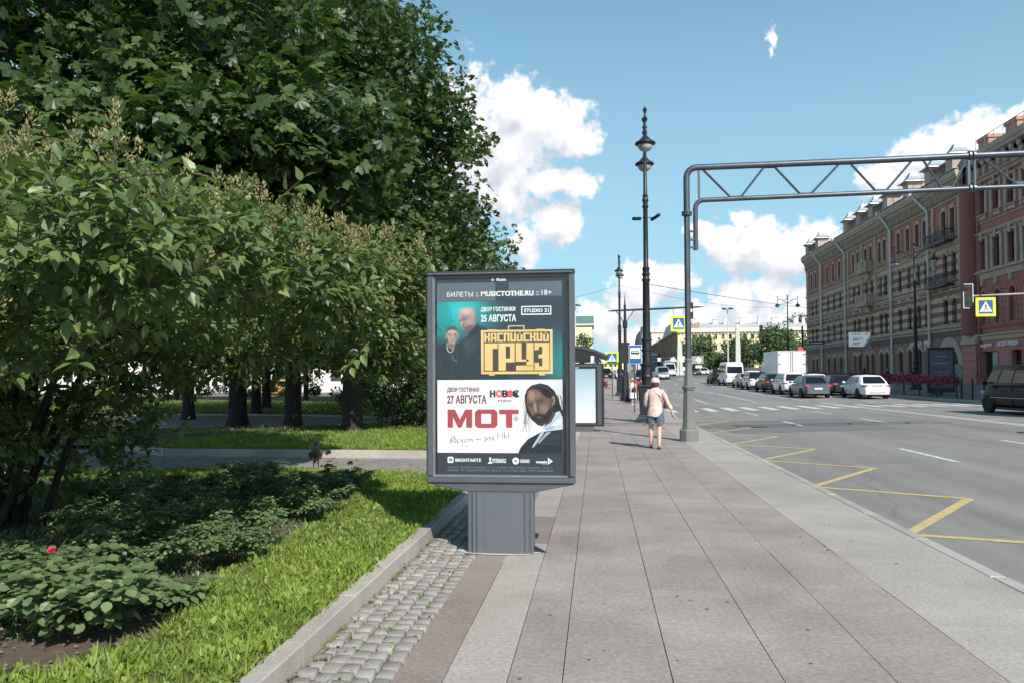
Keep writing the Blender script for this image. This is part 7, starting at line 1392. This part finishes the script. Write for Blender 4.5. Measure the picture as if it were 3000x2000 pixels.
# trees of the square
for (x, y, zt_, rr, lb) in ((25.6,200,12.6,4.9,'round tree left on the square, just right of the gantry pole'),(37.6,205,12.4,5.4,'broad tree in the middle of the square in front of the yellow block'),(42.6,190,14.6,4.6,'tallest tree of the square, above the box lorry'),(31.2,215,8.6,2.6,'small tree between the two broad ones on the square'),(52.5,195,12.0,4.4,'tree of the square beside the striped building'),(47.3,200,12.0,3.8,'darker tree right of the tallest one on the square')):
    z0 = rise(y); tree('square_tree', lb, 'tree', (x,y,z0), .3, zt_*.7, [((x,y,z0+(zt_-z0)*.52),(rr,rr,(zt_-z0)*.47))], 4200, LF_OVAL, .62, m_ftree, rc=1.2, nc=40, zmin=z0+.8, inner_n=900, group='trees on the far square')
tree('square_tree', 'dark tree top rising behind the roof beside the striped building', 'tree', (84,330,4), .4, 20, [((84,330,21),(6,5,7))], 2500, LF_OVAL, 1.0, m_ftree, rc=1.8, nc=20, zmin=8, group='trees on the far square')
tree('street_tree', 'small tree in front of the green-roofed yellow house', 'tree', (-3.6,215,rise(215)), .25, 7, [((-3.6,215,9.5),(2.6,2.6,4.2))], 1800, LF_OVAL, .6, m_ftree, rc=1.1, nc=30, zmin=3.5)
lw = thing('low_wall', 'low dark grey wall along the far square behind the white cars', 'wall', (36,150,rise(150))); MB().box(-9,12,-.2,.2,0,1.5).build('wall_body', mat('wall_grey', (.12,.12,.12), .9), lw); MB().box(-9.05,12.05,-.28,.28,1.5,1.62).build('coping', m_base, lw)
# masts, columns and small signs of the square
def mast(label, x, y, h, n=4, group='floodlight masts'):
    t = thing('light_mast', label, 'light mast', (x,y,rise(y)), 0, group); MB().tube([(0,0,0),(0,0,h)], [.16,.09], 8).build('pole', mat('mast_white', (.6,.6,.58), .5), t)
    for i in range(n): a = i*math.pi/2+.4; b = MB(); b.tube([(0,0,h),(math.cos(a)*.9,math.sin(a)*.9,h+.15)], .04, 5); b.box(math.cos(a)*.9-.28,math.cos(a)*.9+.28,math.sin(a)*.9-.2,math.sin(a)*.9+.2,h+.05,h+.28); b.build('floodlight', m_iron, t)
mast('tall thin white light mast in front of the yellow block', 24.9, 150, 12.6); mast('light mast behind the poster case, before the green-roofed house', -4.1, 150, 13.7)
m_pale = mat('pale_concrete', (.52,.52,.45), .8, var=.06)
for (x, y, h, w_, lb) in ((29.4,165,9.8,.7,'pale tapering pylon left of the box lorry'),(16.9,160,6.2,.8,'pale stone pillar behind the black off-roader')):
    t = thing('stone_pillar', lb, 'pillar', (x,y,rise(y))); MB().lathe([(w_,0),(w_,.6),(w_*.75,.7),(w_*.55,h),(w_*.3,h+.5),(0,h+.9)], n=4, sq=True).build('shaft', m_pale, t); MB().lathe([(w_+.3,-.1),(w_+.3,.3)], n=4, sq=True).build('plinth', m_pale, t)
fg = thing('sign_gantry', 'distant thin sign gantry across the avenue left of the coach', 'gantry', (11,170,rise(170))); b = MB(); b.tube([(0,0,0),(0,0,3.9)], .1, 6); b.build('post', m_galv, fg); MB().tube([(9.5,0,0),(9.5,0,3.9)], .1, 6).build('post', m_galv, fg)
for z in (3.0,3.8): MB().tube([(-.5,0,z),(9.8,0,z)], .05, 5).build('beam', m_galv, fg)
for x in (2.2,5.0): MB().box(x,x+.7,-.1,-.05,3.05,3.8).build('sign_panel', m_signw, fg)
rs = thing('road_sign', 'diamond priority sign on a square board near the stone pillar', 'road sign', (19.3,150,rise(150))); MB().tube([(0,0,0),(0,0,3.6)], .05, 6).build('post', m_galv, rs); MB().box(-1.6,1.0,-.06,-.02,2.4,3.9).build('board', mat('board_grey', (.3,.3,.3), .7), rs); MB().poly([(-.5,-.08,3.15),(.1,-.08,2.5),(.7,-.08,3.15),(.1,-.08,3.8)]).build('diamond', m_signw, rs); MB().box(-.5,.7,-.08,-.04,1.6,2.1).build('lower_plate', m_signw, rs)
r2 = thing('road_sign', 'pair of small white warning signs left of the diamond sign', 'road sign', (16.0,152,rise(152))); MB().tube([(0,0,0),(0,0,3.6)], .05, 6).build('post', m_galv, r2); MB().poly([(-1.7,-.08,2.9),(-.5,-.08,2.9),(-1.1,-.08,3.9)]).build('triangle_plate', m_signw, r2); MB().box(-.2,1.0,-.08,-.04,2.8,3.9).build('square_plate', m_signw, r2); MB().tube([(-1.8,0,2.85),(1.1,0,2.85)], .04, 5).build('crossbar', m_galv, r2)
fm_ = thing('signal_mast', 'distant dark mast with arm and signals before the square trees, beside the distant lamp', 'traffic mast', (27.3,106,zfar(26,106)))
MB().tube([(0,0,0),(0,0,7)], .12, 8).build('pole', m_iron, fm_); MB().tube([(-5.6,0,6.55),(4.6,0,6.3)], .05, 6).build('cross_arm', m_iron, fm_); q = link_mesh('x', MB().box(-.22,.22,0,.2,-.9,.6).mesh('signal_back', [m_signk]), fm_, (-5.3,0,6.55)); q.name = 'signal_back'
rl = thing('traffic_light', 'red glowing signal on the distant pole above the box lorry', 'traffic light', (26.55,104,4.95)); signal(rl, 0,0,0,.9,lit=0); MB().lathe([(.34,-.05),(.34,-.02)], 0, .26, 16, axis='y').build('red_glow_disc', mat('signal_red_disc', (.6,.03,.05), .4, emit=(1,.08,.12,1.2)), rl)
ns = thing('street_name_plate', 'dark blue street name plate beside the distant signal', 'street sign', (28.6,104,6.0)); MB().box(-1.0,1.0,0,.06,-.22,.22).build('plate', mat('plate_blue', (.03,.06,.12), .5), ns); MB().box(-.75,.75,-.01,-.002,-.05,.05).build('line_of_text', m_signw, ns)
# overhead wires
wr = thing('overhead_wires', 'thin span wires crossing the sky above the avenue', 'wires', (0,0,0))
for (a, c, sg_) in (((1.9,63.6,9.2),(33,118,12.5),1.2),((1.9,63.6,9.2),(-22,60,5.2),.8),((2.0,29,5.1),(33,75.5,7.6),.6)):
    b = MB(); b.tube([tuple(Vector(a).lerp(Vector(c),t)-Vector((0,0,4*sg_*t*(1-t)))) for t in np.linspace(0,1,14)], .014, 4, cap=False); b.build('wire', m_iron, wr)
# ------------------------------------------------------------------ vehicles
m_tyre = mat('tyre', (.015,.015,.016), .85); m_rim = mat('rim_alloy', (.38,.38,.39), .35, .7); m_rimd = mat('rim_dark', (.03,.03,.03), .4, .5); m_cglass = mat('car_glass', (.010,.012,.015), .06, spec=.45); m_trim = mat('black_trim', (.02,.02,.021), .6)
m_tail = mat('tail_lamp', (.22,.02,.025), .2, spec=.7); m_tail_on = mat('brake_lamp_lit', (.42,.04,.05), .3, emit=(1,.10,.08,.35)); m_head = mat('head_lamp', (.6,.62,.65), .12, spec=.8); m_plate = mat('number_plate', (.70,.70,.70), .5); m_chrome = mat('chrome', (.5,.5,.5), .15, 1)
def paintm(n, c, metal=0.0): return mat('paint_'+n, c, .42, metal, coat=.22, spec=.35, var=.03, scale=2)
WH = {}
def wheel(parent, x, y, r, side, rim=None):
    k = (round(r,2), (rim or m_rim).name)
    if k not in WH:
        t = MB().lathe([(r*.62,-.1),(r*.93,-.11),(r,-.08),(r,.08),(r*.93,.11),(r*.62,.1)], n=24, axis='x').mesh('tyre', [m_tyre], smooth=True)
        b = MB(); b.lathe([(r*.66,.02),(r*.66,.09),(r*.60,.095),(r*.58,.05)], n=20, axis='x'); b.lathe([(r*.15,.03),(r*.15,.09)], n=10, axis='x')
        for i in range(5):
            a = 2*math.pi*i/5; c, s = math.cos(a), math.sin(a); b.add([(w,(rr*c-q*s),(rr*s+q*c)) for w in (.055,.085) for rr in (r*.12,r*.6) for q in (-.035,.035)], [(0,2,3,1),(4,5,7,6),(0,1,5,4),(2,6,7,3),(0,4,6,2),(1,3,7,5)])
        WH[k] = (t, b.mesh('rim', [rim or m_rim]), MB().lathe([(r*.6,.0),(r*.6,.04)], n=16, axis='x').mesh('brake_disc', [m_trim]))
    t, m, d = WH[k]; o = link_mesh('wheel', t, parent, (x,y,r), (0,0,0 if side > 0 else math.pi)); link_mesh('rim', m, o); link_mesh('brake_disc', d, o); return o
def vehicle(label, X, Y, kind, paint, L_=4.6, Wd=1.82, Ht=1.47, belt=.93, rz=0, name='parked_car', cat='car', group='cars queuing on the far side of the avenue', rim=None, hood=.28, tail=.2, brake=False, toward=False, z=None, tint_side=True, lamps='corner', plate=True, roofm=None):
    z = zroad(X,Y) if z is None else z; sl = math.atan2(zroad(X,Y+2)-zroad(X,Y-2), 4)
    t = thing(name, label, cat, (X,Y,z), rz+(math.pi if toward else 0), group); t.rotation_euler.x = sl*(-1 if toward else 1)
    P = {'sedan':[(0,.78,.42,.86),(.03,.90,.32,.98),(.18,.99,.24,1.02),(.30,1.0,.2,1.0),(.5,1,.2,.97),(.70,1,.2,.95),(.78,.99,.22,.92),(.93,.93,.24,.80),(.985,.84,.28,.70),(1,.70,.36,.58)],
         'suv':[(0,.82,.44,.98),(.02,.93,.36,1.05),(.10,1,.28,1.02),(.3,1,.25,1.0),(.5,1,.25,.98),(.72,1,.25,.96),(.80,1,.27,.94),(.95,.93,.28,.86),(.99,.86,.32,.78),(1,.75,.4,.62)],
         'van':[(0,.9,.42,1.0),(.01,.97,.34,1.04),(.05,1,.28,1.0),(.3,1,.26,1.0),(.6,1,.26,1.0),(.82,1,.26,.98),(.9,.98,.28,.86),(.98,.92,.3,.70),(1,.8,.38,.55)]}[kind]
    hw = Wd/2; b = MB(); vs = []; n = 0
    for (f, w, zb, zt_) in P:
        y = -L_/2+f*L_; w = w*hw; zt_ = zt_*belt
        ring = [(w*.84,zb),(w*.97,zb+.10),(w,.5*(zb+zt_)),(w*.985,zt_*.86),(w*.93,zt_*.965),(w*.8,zt_),(0,zt_+.015)]
        ring = ring+[(-a,c) for a, c in ring[-2::-1]]; n = len(ring); vs += [(a,y,c) for a, c in ring]
    fs = [(i*n+j,i*n+j+1,(i+1)*n+j+1,(i+1)*n+j) for i in range(len(P)-1) for j in range(n-1)]+[(i*n+n-1,i*n,(i+1)*n,(i+1)*n+n-1) for i in range(len(P)-1)]+[tuple(range(n)), tuple(range((len(P)-1)*n,len(P)*n))[::-1]]
    b.add(vs, fs); me = b.mesh('body', [paint]); bm = bmesh.new(); bm.from_mesh(me); bmesh.ops.recalc_face_normals(bm, faces=bm.faces); bm.to_mesh(me); bm.free(); me.polygons.foreach_set('use_smooth', [True]*len(me.polygons)); 
    try: me.set_sharp_from_angle(angle=R(42))
    except Exception: pass
    body = link_mesh('body', me, t)
    # greenhouse
    if kind == 'sedan': yr0, yr1, yf1, yf0 = -L_*.40, -L_*.24, L_*.06, L_*.26
    elif kind == 'suv': yr0, yr1, yf1, yf0 = -L_*.485, -L_*.41, L_*.08, L_*.26
    else: yr0, yr1, yf1, yf0 = -L_*.492, -L_*.475, L_*.27, L_*.40
    zb_ = belt*.985; wb = hw*(.91 if kind != 'van' else .975); wt = hw*(.66 if kind == 'sedan' else .72 if kind == 'suv' else .86)
    def g(t_): 
        e = t_**1.35; k = t_**(1.5 if kind != 'van' else 2.2); return (yr0+(yr1-yr0)*e, yf0+(yf1-yf0)*(t_**1.12), wb+(wt-wb)*k, zb_+(Ht-zb_)*(1-(1-t_)**1.06))
    T = [0,.3,.6,.82,.95,1.0]; vs = []
    for i, t_ in enumerate(T):
        a, c, w, zz_ = g(t_); k = .10 if t_ < 1 else .2
        if t_ == 1: a += .06; c -= .08; w -= .08; zz_ = Ht+.0
        vs += [(-w,a+k,zz_),(-w+k,a,zz_),(w-k,a,zz_),(w,a+k,zz_),(w,c-k,zz_),(w-k,c,zz_),(-w+k,c,zz_),(-w,c-k,zz_)]
    vs.append((0,(yr1+yf1)/2,Ht+.035)); fs = [(i*8+j,i*8+(j+1)%8,(i+1)*8+(j+1)%8,(i+1)*8+j) for i in range(len(T)-1) for j in range(8)]; k0 = (len(T)-1)*8; fs += [(k0+j,k0+(j+1)%8,len(vs)-1) for j in range(8)]
    b = MB().add(vs, fs); b.build('cabin', roofm or paint, t, smooth=True, auto=R(50))
    def patch(name, side, a0, a1, t0, t1, m, o=.008, parent=t):
        b = MB(); N_ = 4; vs = []
        for i in range(N_+1):
            t_ = t0+(t1-t0)*i/N_; a, c, w, zz_ = g(t_)
            if side in ('L','R'): s = -1 if side == 'L' else 1; vs += [(s*(w+o), a+.06+(c-a-.12)*a0(t_) if callable(a0) else a+.06+(c-a-.12)*a0, zz_), (s*(w+o), a+.06+(c-a-.12)*a1, zz_)]
            elif side == 'B': vs += [(-(w-.09)*a1, a-o, zz_), ((w-.09)*a1, a-o, zz_)]
            else: vs += [((w-.09)*a1, c+o, zz_), (-(w-.09)*a1, c+o, zz_)]
        fs = [(2*i,2*i+1,2*i+3,2*i+2) for i in range(N_)]; b.add(vs, fs); return b.build(name, m, parent)
    hi = .80 if kind != 'van' else .72
    for s in 'LR':
        if kind == 'van':
            patch('side_window', s, .80, .965, .10, hi, m_cglass)
            for a in ((.55,.77),(.29,.53),(.04,.27)) if tint_side else (): patch('side_window', s, a[0], a[1], .12, hi, m_cglass)
        else:
            patch('side_window', s, .53, .95, .06, hi, m_cglass); patch('side_window', s, .22 if kind == 'suv' else .12, .50, .06, hi, m_cglass)
            if kind == 'suv': patch('side_window', s, .04, .19, .10, hi, m_cglass)
    patch('rear_window', 'B', 0, .93, .08, .84 if kind != 'van' else .62, m_cglass); patch('windscreen', 'F', 0, .96, .05, .88, m_cglass)
    r_ = .325 if kind == 'sedan' else .36; fy, ry = L_*.31, -L_*.29
    if kind == 'van': fy, ry = L_*.34, -L_*.27
    for s in (-1,1):
        for yy in (fy,ry):
            wheel(t, s*(hw-.085), yy, r_, s, rim); MB().lathe([(r_*1.14,-.16),(r_*1.14,.012)], yy, r_, 20, axis='x').build('wheel_arch', m_trim, t, loc=(0,0,0)) if False else None
            b = MB(); b.lathe([(r_*1.15, 0),(r_*1.15,.006)], n=22, axis='x'); o = b.build('wheel_arch', m_trim, t, loc=(s*(hw-.004) if s > 0 else -hw+.004-.006, yy, r_+.02))
        MB().box(s*(hw+.02) if s > 0 else -hw-.2, s*(hw+.02)+.18 if s > 0 else -hw-.02, yf0-.42, yf0-.30, belt+.0, belt+.13).build('mirror', paint, t, bevel=.02)
        # lamps
        x0, x1 = sorted((s*hw*.64, s*hw*.90)); MB().box(x0, x1, -L_/2-.006, -L_/2+.14, belt*.83, belt*.83+.10).build('tail_lamp', m_tail_on if brake else m_tail, t, bevel=.015) if kind != 'van' else MB().box(*sorted((s*hw*.84, s*hw*.955)), -L_/2-.008, -L_/2+.1, .85, 1.25).build('tail_lamp', m_tail, t)
        MB().box(*sorted((s*hw*.93, s*hw*.995)), -L_/2+.1, -L_/2+.3, belt*.83, belt*.83+.09).build('tail_lamp_side', m_tail, t) if kind != 'van' else None
        x0, x1 = sorted((s*hw*.52, s*hw*.86)); MB().box(x0, x1, L_/2-.16, L_/2-.02, belt*.66, belt*.66+.14).build('head_lamp', m_head, t, bevel=.02)
    if plate: MB().box(-.26,.26,-L_/2-.02,-L_/2-.005,.60 if kind == 'sedan' else .66,.72 if kind == 'sedan' else .78).build('number_plate', m_plate, t); MB().box(-.26,.26,L_/2-.0,L_/2+.012,.40,.51).build('number_plate', m_plate, t)
    MB().box(-hw*.80,hw*.80,-L_/2-.012,-L_/2+.25,.30,.44).build('rear_bumper', m_trim if kind != 'sedan' else paint, t, bevel=.03); MB().box(-hw*.62,hw*.62,L_/2-.08,L_/2+.006,.30,.38).build('front_grille', m_trim, t)
    MB().box(-hw*.9,hw*.9,-L_*.28,L_*.3,.16,.26).build('underbody', m_trim, t)
    for s in (-1,1):
        for a in (-.02,.16 if kind != 'van' else .22,-.19): MB().box(*sorted((s*(hw+.001), s*(hw-.03))), L_*a, L_*a+.012, .3, belt*.93).build('door_seam', m_trim, t)
        for a in (-.10,.07): MB().box(*sorted((s*(hw+.02), s*(hw-.02))), L_*a, L_*a+.17, belt*.80, belt*.80+.03).build('door_handle', paint, t)
    return t
PK = mat('paint_deep_black', (.006,.006,.007), .5, 0, coat=.05, spec=.16)
PW = paintm('white', (.72,.72,.72)); PB = paintm('black', (.008,.008,.009)); PG = paintm('grey_blue', (.13,.15,.19), .5); PD = paintm('dark_blue', (.025,.03,.045), .3); PS = paintm('silver', (.42,.43,.44), .5); PDG = paintm('dark_grey', (.05,.05,.055), .3)
ws = vehicle('white saloon car, last in the queue, nearest to the red flower boxes', 17.75, 53.6, 'sedan', PW, 4.85, 1.86, 1.52, .98)
MB().box(-.33,.33,-2.455,-2.42,.86,.89).build('boot_trim', m_chrome, ws); MB().box(-.5,.5,-2.44,-2.43,.40,.44).build('bumper_line', m_trim, ws)
vehicle('dark blue saloon with red light bar between the grey and the white saloon', 17.65, 59.4, 'sedan', PD, 4.8, 1.86, 1.48, .97, brake=True)
gs = vehicle('grey-blue saloon with lit brake lamp and pale number plate', 14.7, 55.6, 'sedan', PG, 4.75, 1.84, 1.50, .98, brake=True); MB().box(-.7,.7,-2.40,-2.385,.38,.40).build('bumper_trim', m_chrome, gs)
vehicle('white off-road estate directly ahead of the grey-blue saloon', 14.8, 61.8, 'suv', PW, 4.4, 1.84, 1.66, 1.02)
vehicle('black estate car with red tail lamps ahead of the white off-road estate', 14.65, 67.3, 'suv', PDG, 4.6, 1.82, 1.55, .98, brake=True)
vehicle('white crossover with black roof behind the silver car', 14.7, 74.3, 'suv', PW, 4.4, 1.84, 1.63, 1.0, roofm=PB)
vehicle('silver saloon in the queue between the minibus and the white crossover', 15.1, 81.5, 'sedan', PS, 4.5, 1.78, 1.47, .96)
mbz = vehicle('white high-roof minibus standing in the queue with dark rear windows', 15.3, 90.8, 'van', PW, 5.9, 2.02, 2.62, 1.32, name='minibus', cat='minibus', group='vans and lorries in the avenue', tail=.1)
MB().box(-.02,.02,-2.985,-2.93,1.25,2.2).build('rear_door_seam', m_trim, mbz)
vehicle('black off-roader at the head of the queue left of the white minibus', 15.0, 98.8, 'suv', PB, 4.7, 1.92, 1.82, 1.1)
vehicle('white car with red roof sign half hidden between the blue and grey saloons', 17.9, 66.5, 'sedan', PW, 4.5, 1.8, 1.48, .96, brake=True)
vehicle('pale grey car half hidden ahead of the white crossover, middle lane', 18.0, 86.5, 'sedan', PS, 4.5, 1.8, 1.47, .96)
vehicle('white car seen over the queue just left of the box lorry', 18.0, 93, 'suv', PW, 4.4, 1.8, 1.6, 1.0)
bv = vehicle('black people carrier driving off at the right picture edge, in front of the pizzeria', 16.65, 31.25, 'van', PK, 5.14, 1.93, 1.90, 1.12, name='people_carrier', cat='van', group=None, rim=m_rimd)
MB().box(-.972,-.966,-1.9,1.6,.62,.64).build('side_crease', m_chrome, bv)
# box lorry
lo = thing('box_lorry', 'white box lorry seen from behind with closed double doors', 'lorry', (18.3,75.0,zroad(18.3,75)), 0, 'vans and lorries in the avenue'); lo.rotation_euler.x = .014
MB().box(-1.27,1.27,0,6.2,1.02,3.55).build('cargo_box', mat('lorry_white', (.70,.71,.72), .5, var=.05, scale=1), lo)
for s in (-1,1): MB().box(*sorted((s*.03, s*1.2)),-.04,-.002,1.08,3.46).build('rear_door', mat('lorry_door', (.74,.75,.75), .5), lo)
b = MB()
for q in ((-1.29,-1.2,1.0,3.58),(1.2,1.29,1.0,3.58),(-1.2,1.2,3.48,3.58),(-1.2,1.2,1.0,1.07)): b.box(q[0],q[1],-.06,.02,q[2],q[3])
b.build('door_frame', mat('lorry_frame', (.5,.5,.5), .5), lo)
for s in (-1,1): MB().tube([(s*.1,-.07,1.1),(s*.1,-.07,3.45)], .018, 5).build('lock_rod', m_galv, lo); [MB().box(*sorted((s*1.02,s*1.25)),-.075,-.05,z,z+.07).build('hinge', m_galv, lo) for z in (1.4,2.3,3.2)]
MB().box(-.9,.9,0,6.0,.7,1.0).build('chassis', m_trim, lo); MB().box(-1.1,1.1,-.05,.1,.45,.6).build('bumper', m_trim, lo); MB().box(-1.1,1.1,6.4,8.1,.5,2.5).build('cab', PW, lo, bevel=.12); MB().box(-.95,.95,8.09,8.12,1.5,2.2).build('windscreen', m_cglass, lo)
for s in (-1,1):
    for y in (1.3,7.2): wheel(lo, s*1.0, y, .46, s)
    MB().box(*sorted((s*.8,s*1.1)),-.07,-.04,.62,.76).build('tail_lamp', m_tail, lo)
# oncoming traffic
vehicle('silver delivery van coming towards the camera, left of the coach', 10.1, 121, 'van', PS, 4.6, 1.85, 1.95, 1.12, toward=True, name='delivery_van', cat='van', group='oncoming traffic')
vehicle('white van half hidden behind the silver delivery van', 13.6, 147, 'van', PW, 5.5, 2.0, 2.4, 1.2, toward=True, name='delivery_van', cat='van', group='oncoming traffic')
vehicle('dark off-roader partly hidden by the nearest lamp pedestal', 6.2, 108, 'suv', PD, 4.7, 1.95, 1.85, 1.1, toward=True, group='oncoming traffic')
vehicle('small white car beside the dark off-roader, behind the mast', 3.9, 128, 'sedan', PW, 4.4, 1.75, 1.5, .95, toward=True, group='oncoming traffic', z=rise(128)); vehicle('black car at the kerb furthest left in the distance', 1.6, 132, 'suv', PB, 4.4, 1.8, 1.7, 1.0, toward=True, group='oncoming traffic', z=rise(132))
vehicle('dark grey car right of the gantry pole on the distant square', 19.0, 155, 'suv', PDG, 4.6, 1.85, 1.7, 1.0, toward=True, group='oncoming traffic', z=rise(155)+.15); vehicle('white car right of the distant dark grey one', 21.4, 158, 'sedan', PW, 4.4, 1.8, 1.5, .95, toward=True, group='oncoming traffic', z=rise(158)+.15)
co = thing('coach', 'white touring coach standing beyond the silver van', 'coach', (19.6,176,rise(176)+.1), R(12), 'oncoming traffic')
b = MB(); pr = [(-1.25,.4),(-1.25,2.6),(-1.1,3.2),(-.8,3.4),(.8,3.4),(1.1,3.2),(1.25,2.6),(1.25,.4)]; b.extrude(pr, lambda x,z: (x*.96,0,z), lambda x,z: (x,12,z)); b.build('body', PW, co, bevel=.08)
MB().box(-1.1,1.1,-.02,.02,1.7,3.1).build('windscreen', m_cglass, co); MB().box(-.8,.8,-.03,.01,.55,.8).build('bumper', m_trim, co)
for s in (-1,1):
    for i in range(5): MB().box(*sorted((s*1.22,s*1.262)),.8+i*2.2,2.8+i*2.2,1.7,2.75).build('side_window', m_cglass, co)
    MB().box(*sorted((s*.75,s*1.1)),-.04,0,.95,1.15).build('head_lamp', m_head, co); MB().box(*sorted((s*1.2,s*1.5)),-.4,-.25,2.1,2.8).build('mirror', m_trim, co)
    for y in (2.2,9.2): wheel(co, s*1.1, y, .5, s)
# cars in the street beyond the park
vehicle('yellow taxi with dark windows parked beyond the park trunks', -28.6, 66, 'suv', paintm('yellow', (.45,.28,.05)), 4.4, 1.8, 1.55, .98, rz=R(88), name='parked_car', group='cars beyond the park', z=.1); vehicle('white car parked beyond the park, left of the yellow one', -39, 66.5, 'sedan', PW, 4.4, 1.8, 1.5, .95, rz=R(92), group='cars beyond the park', z=.1)
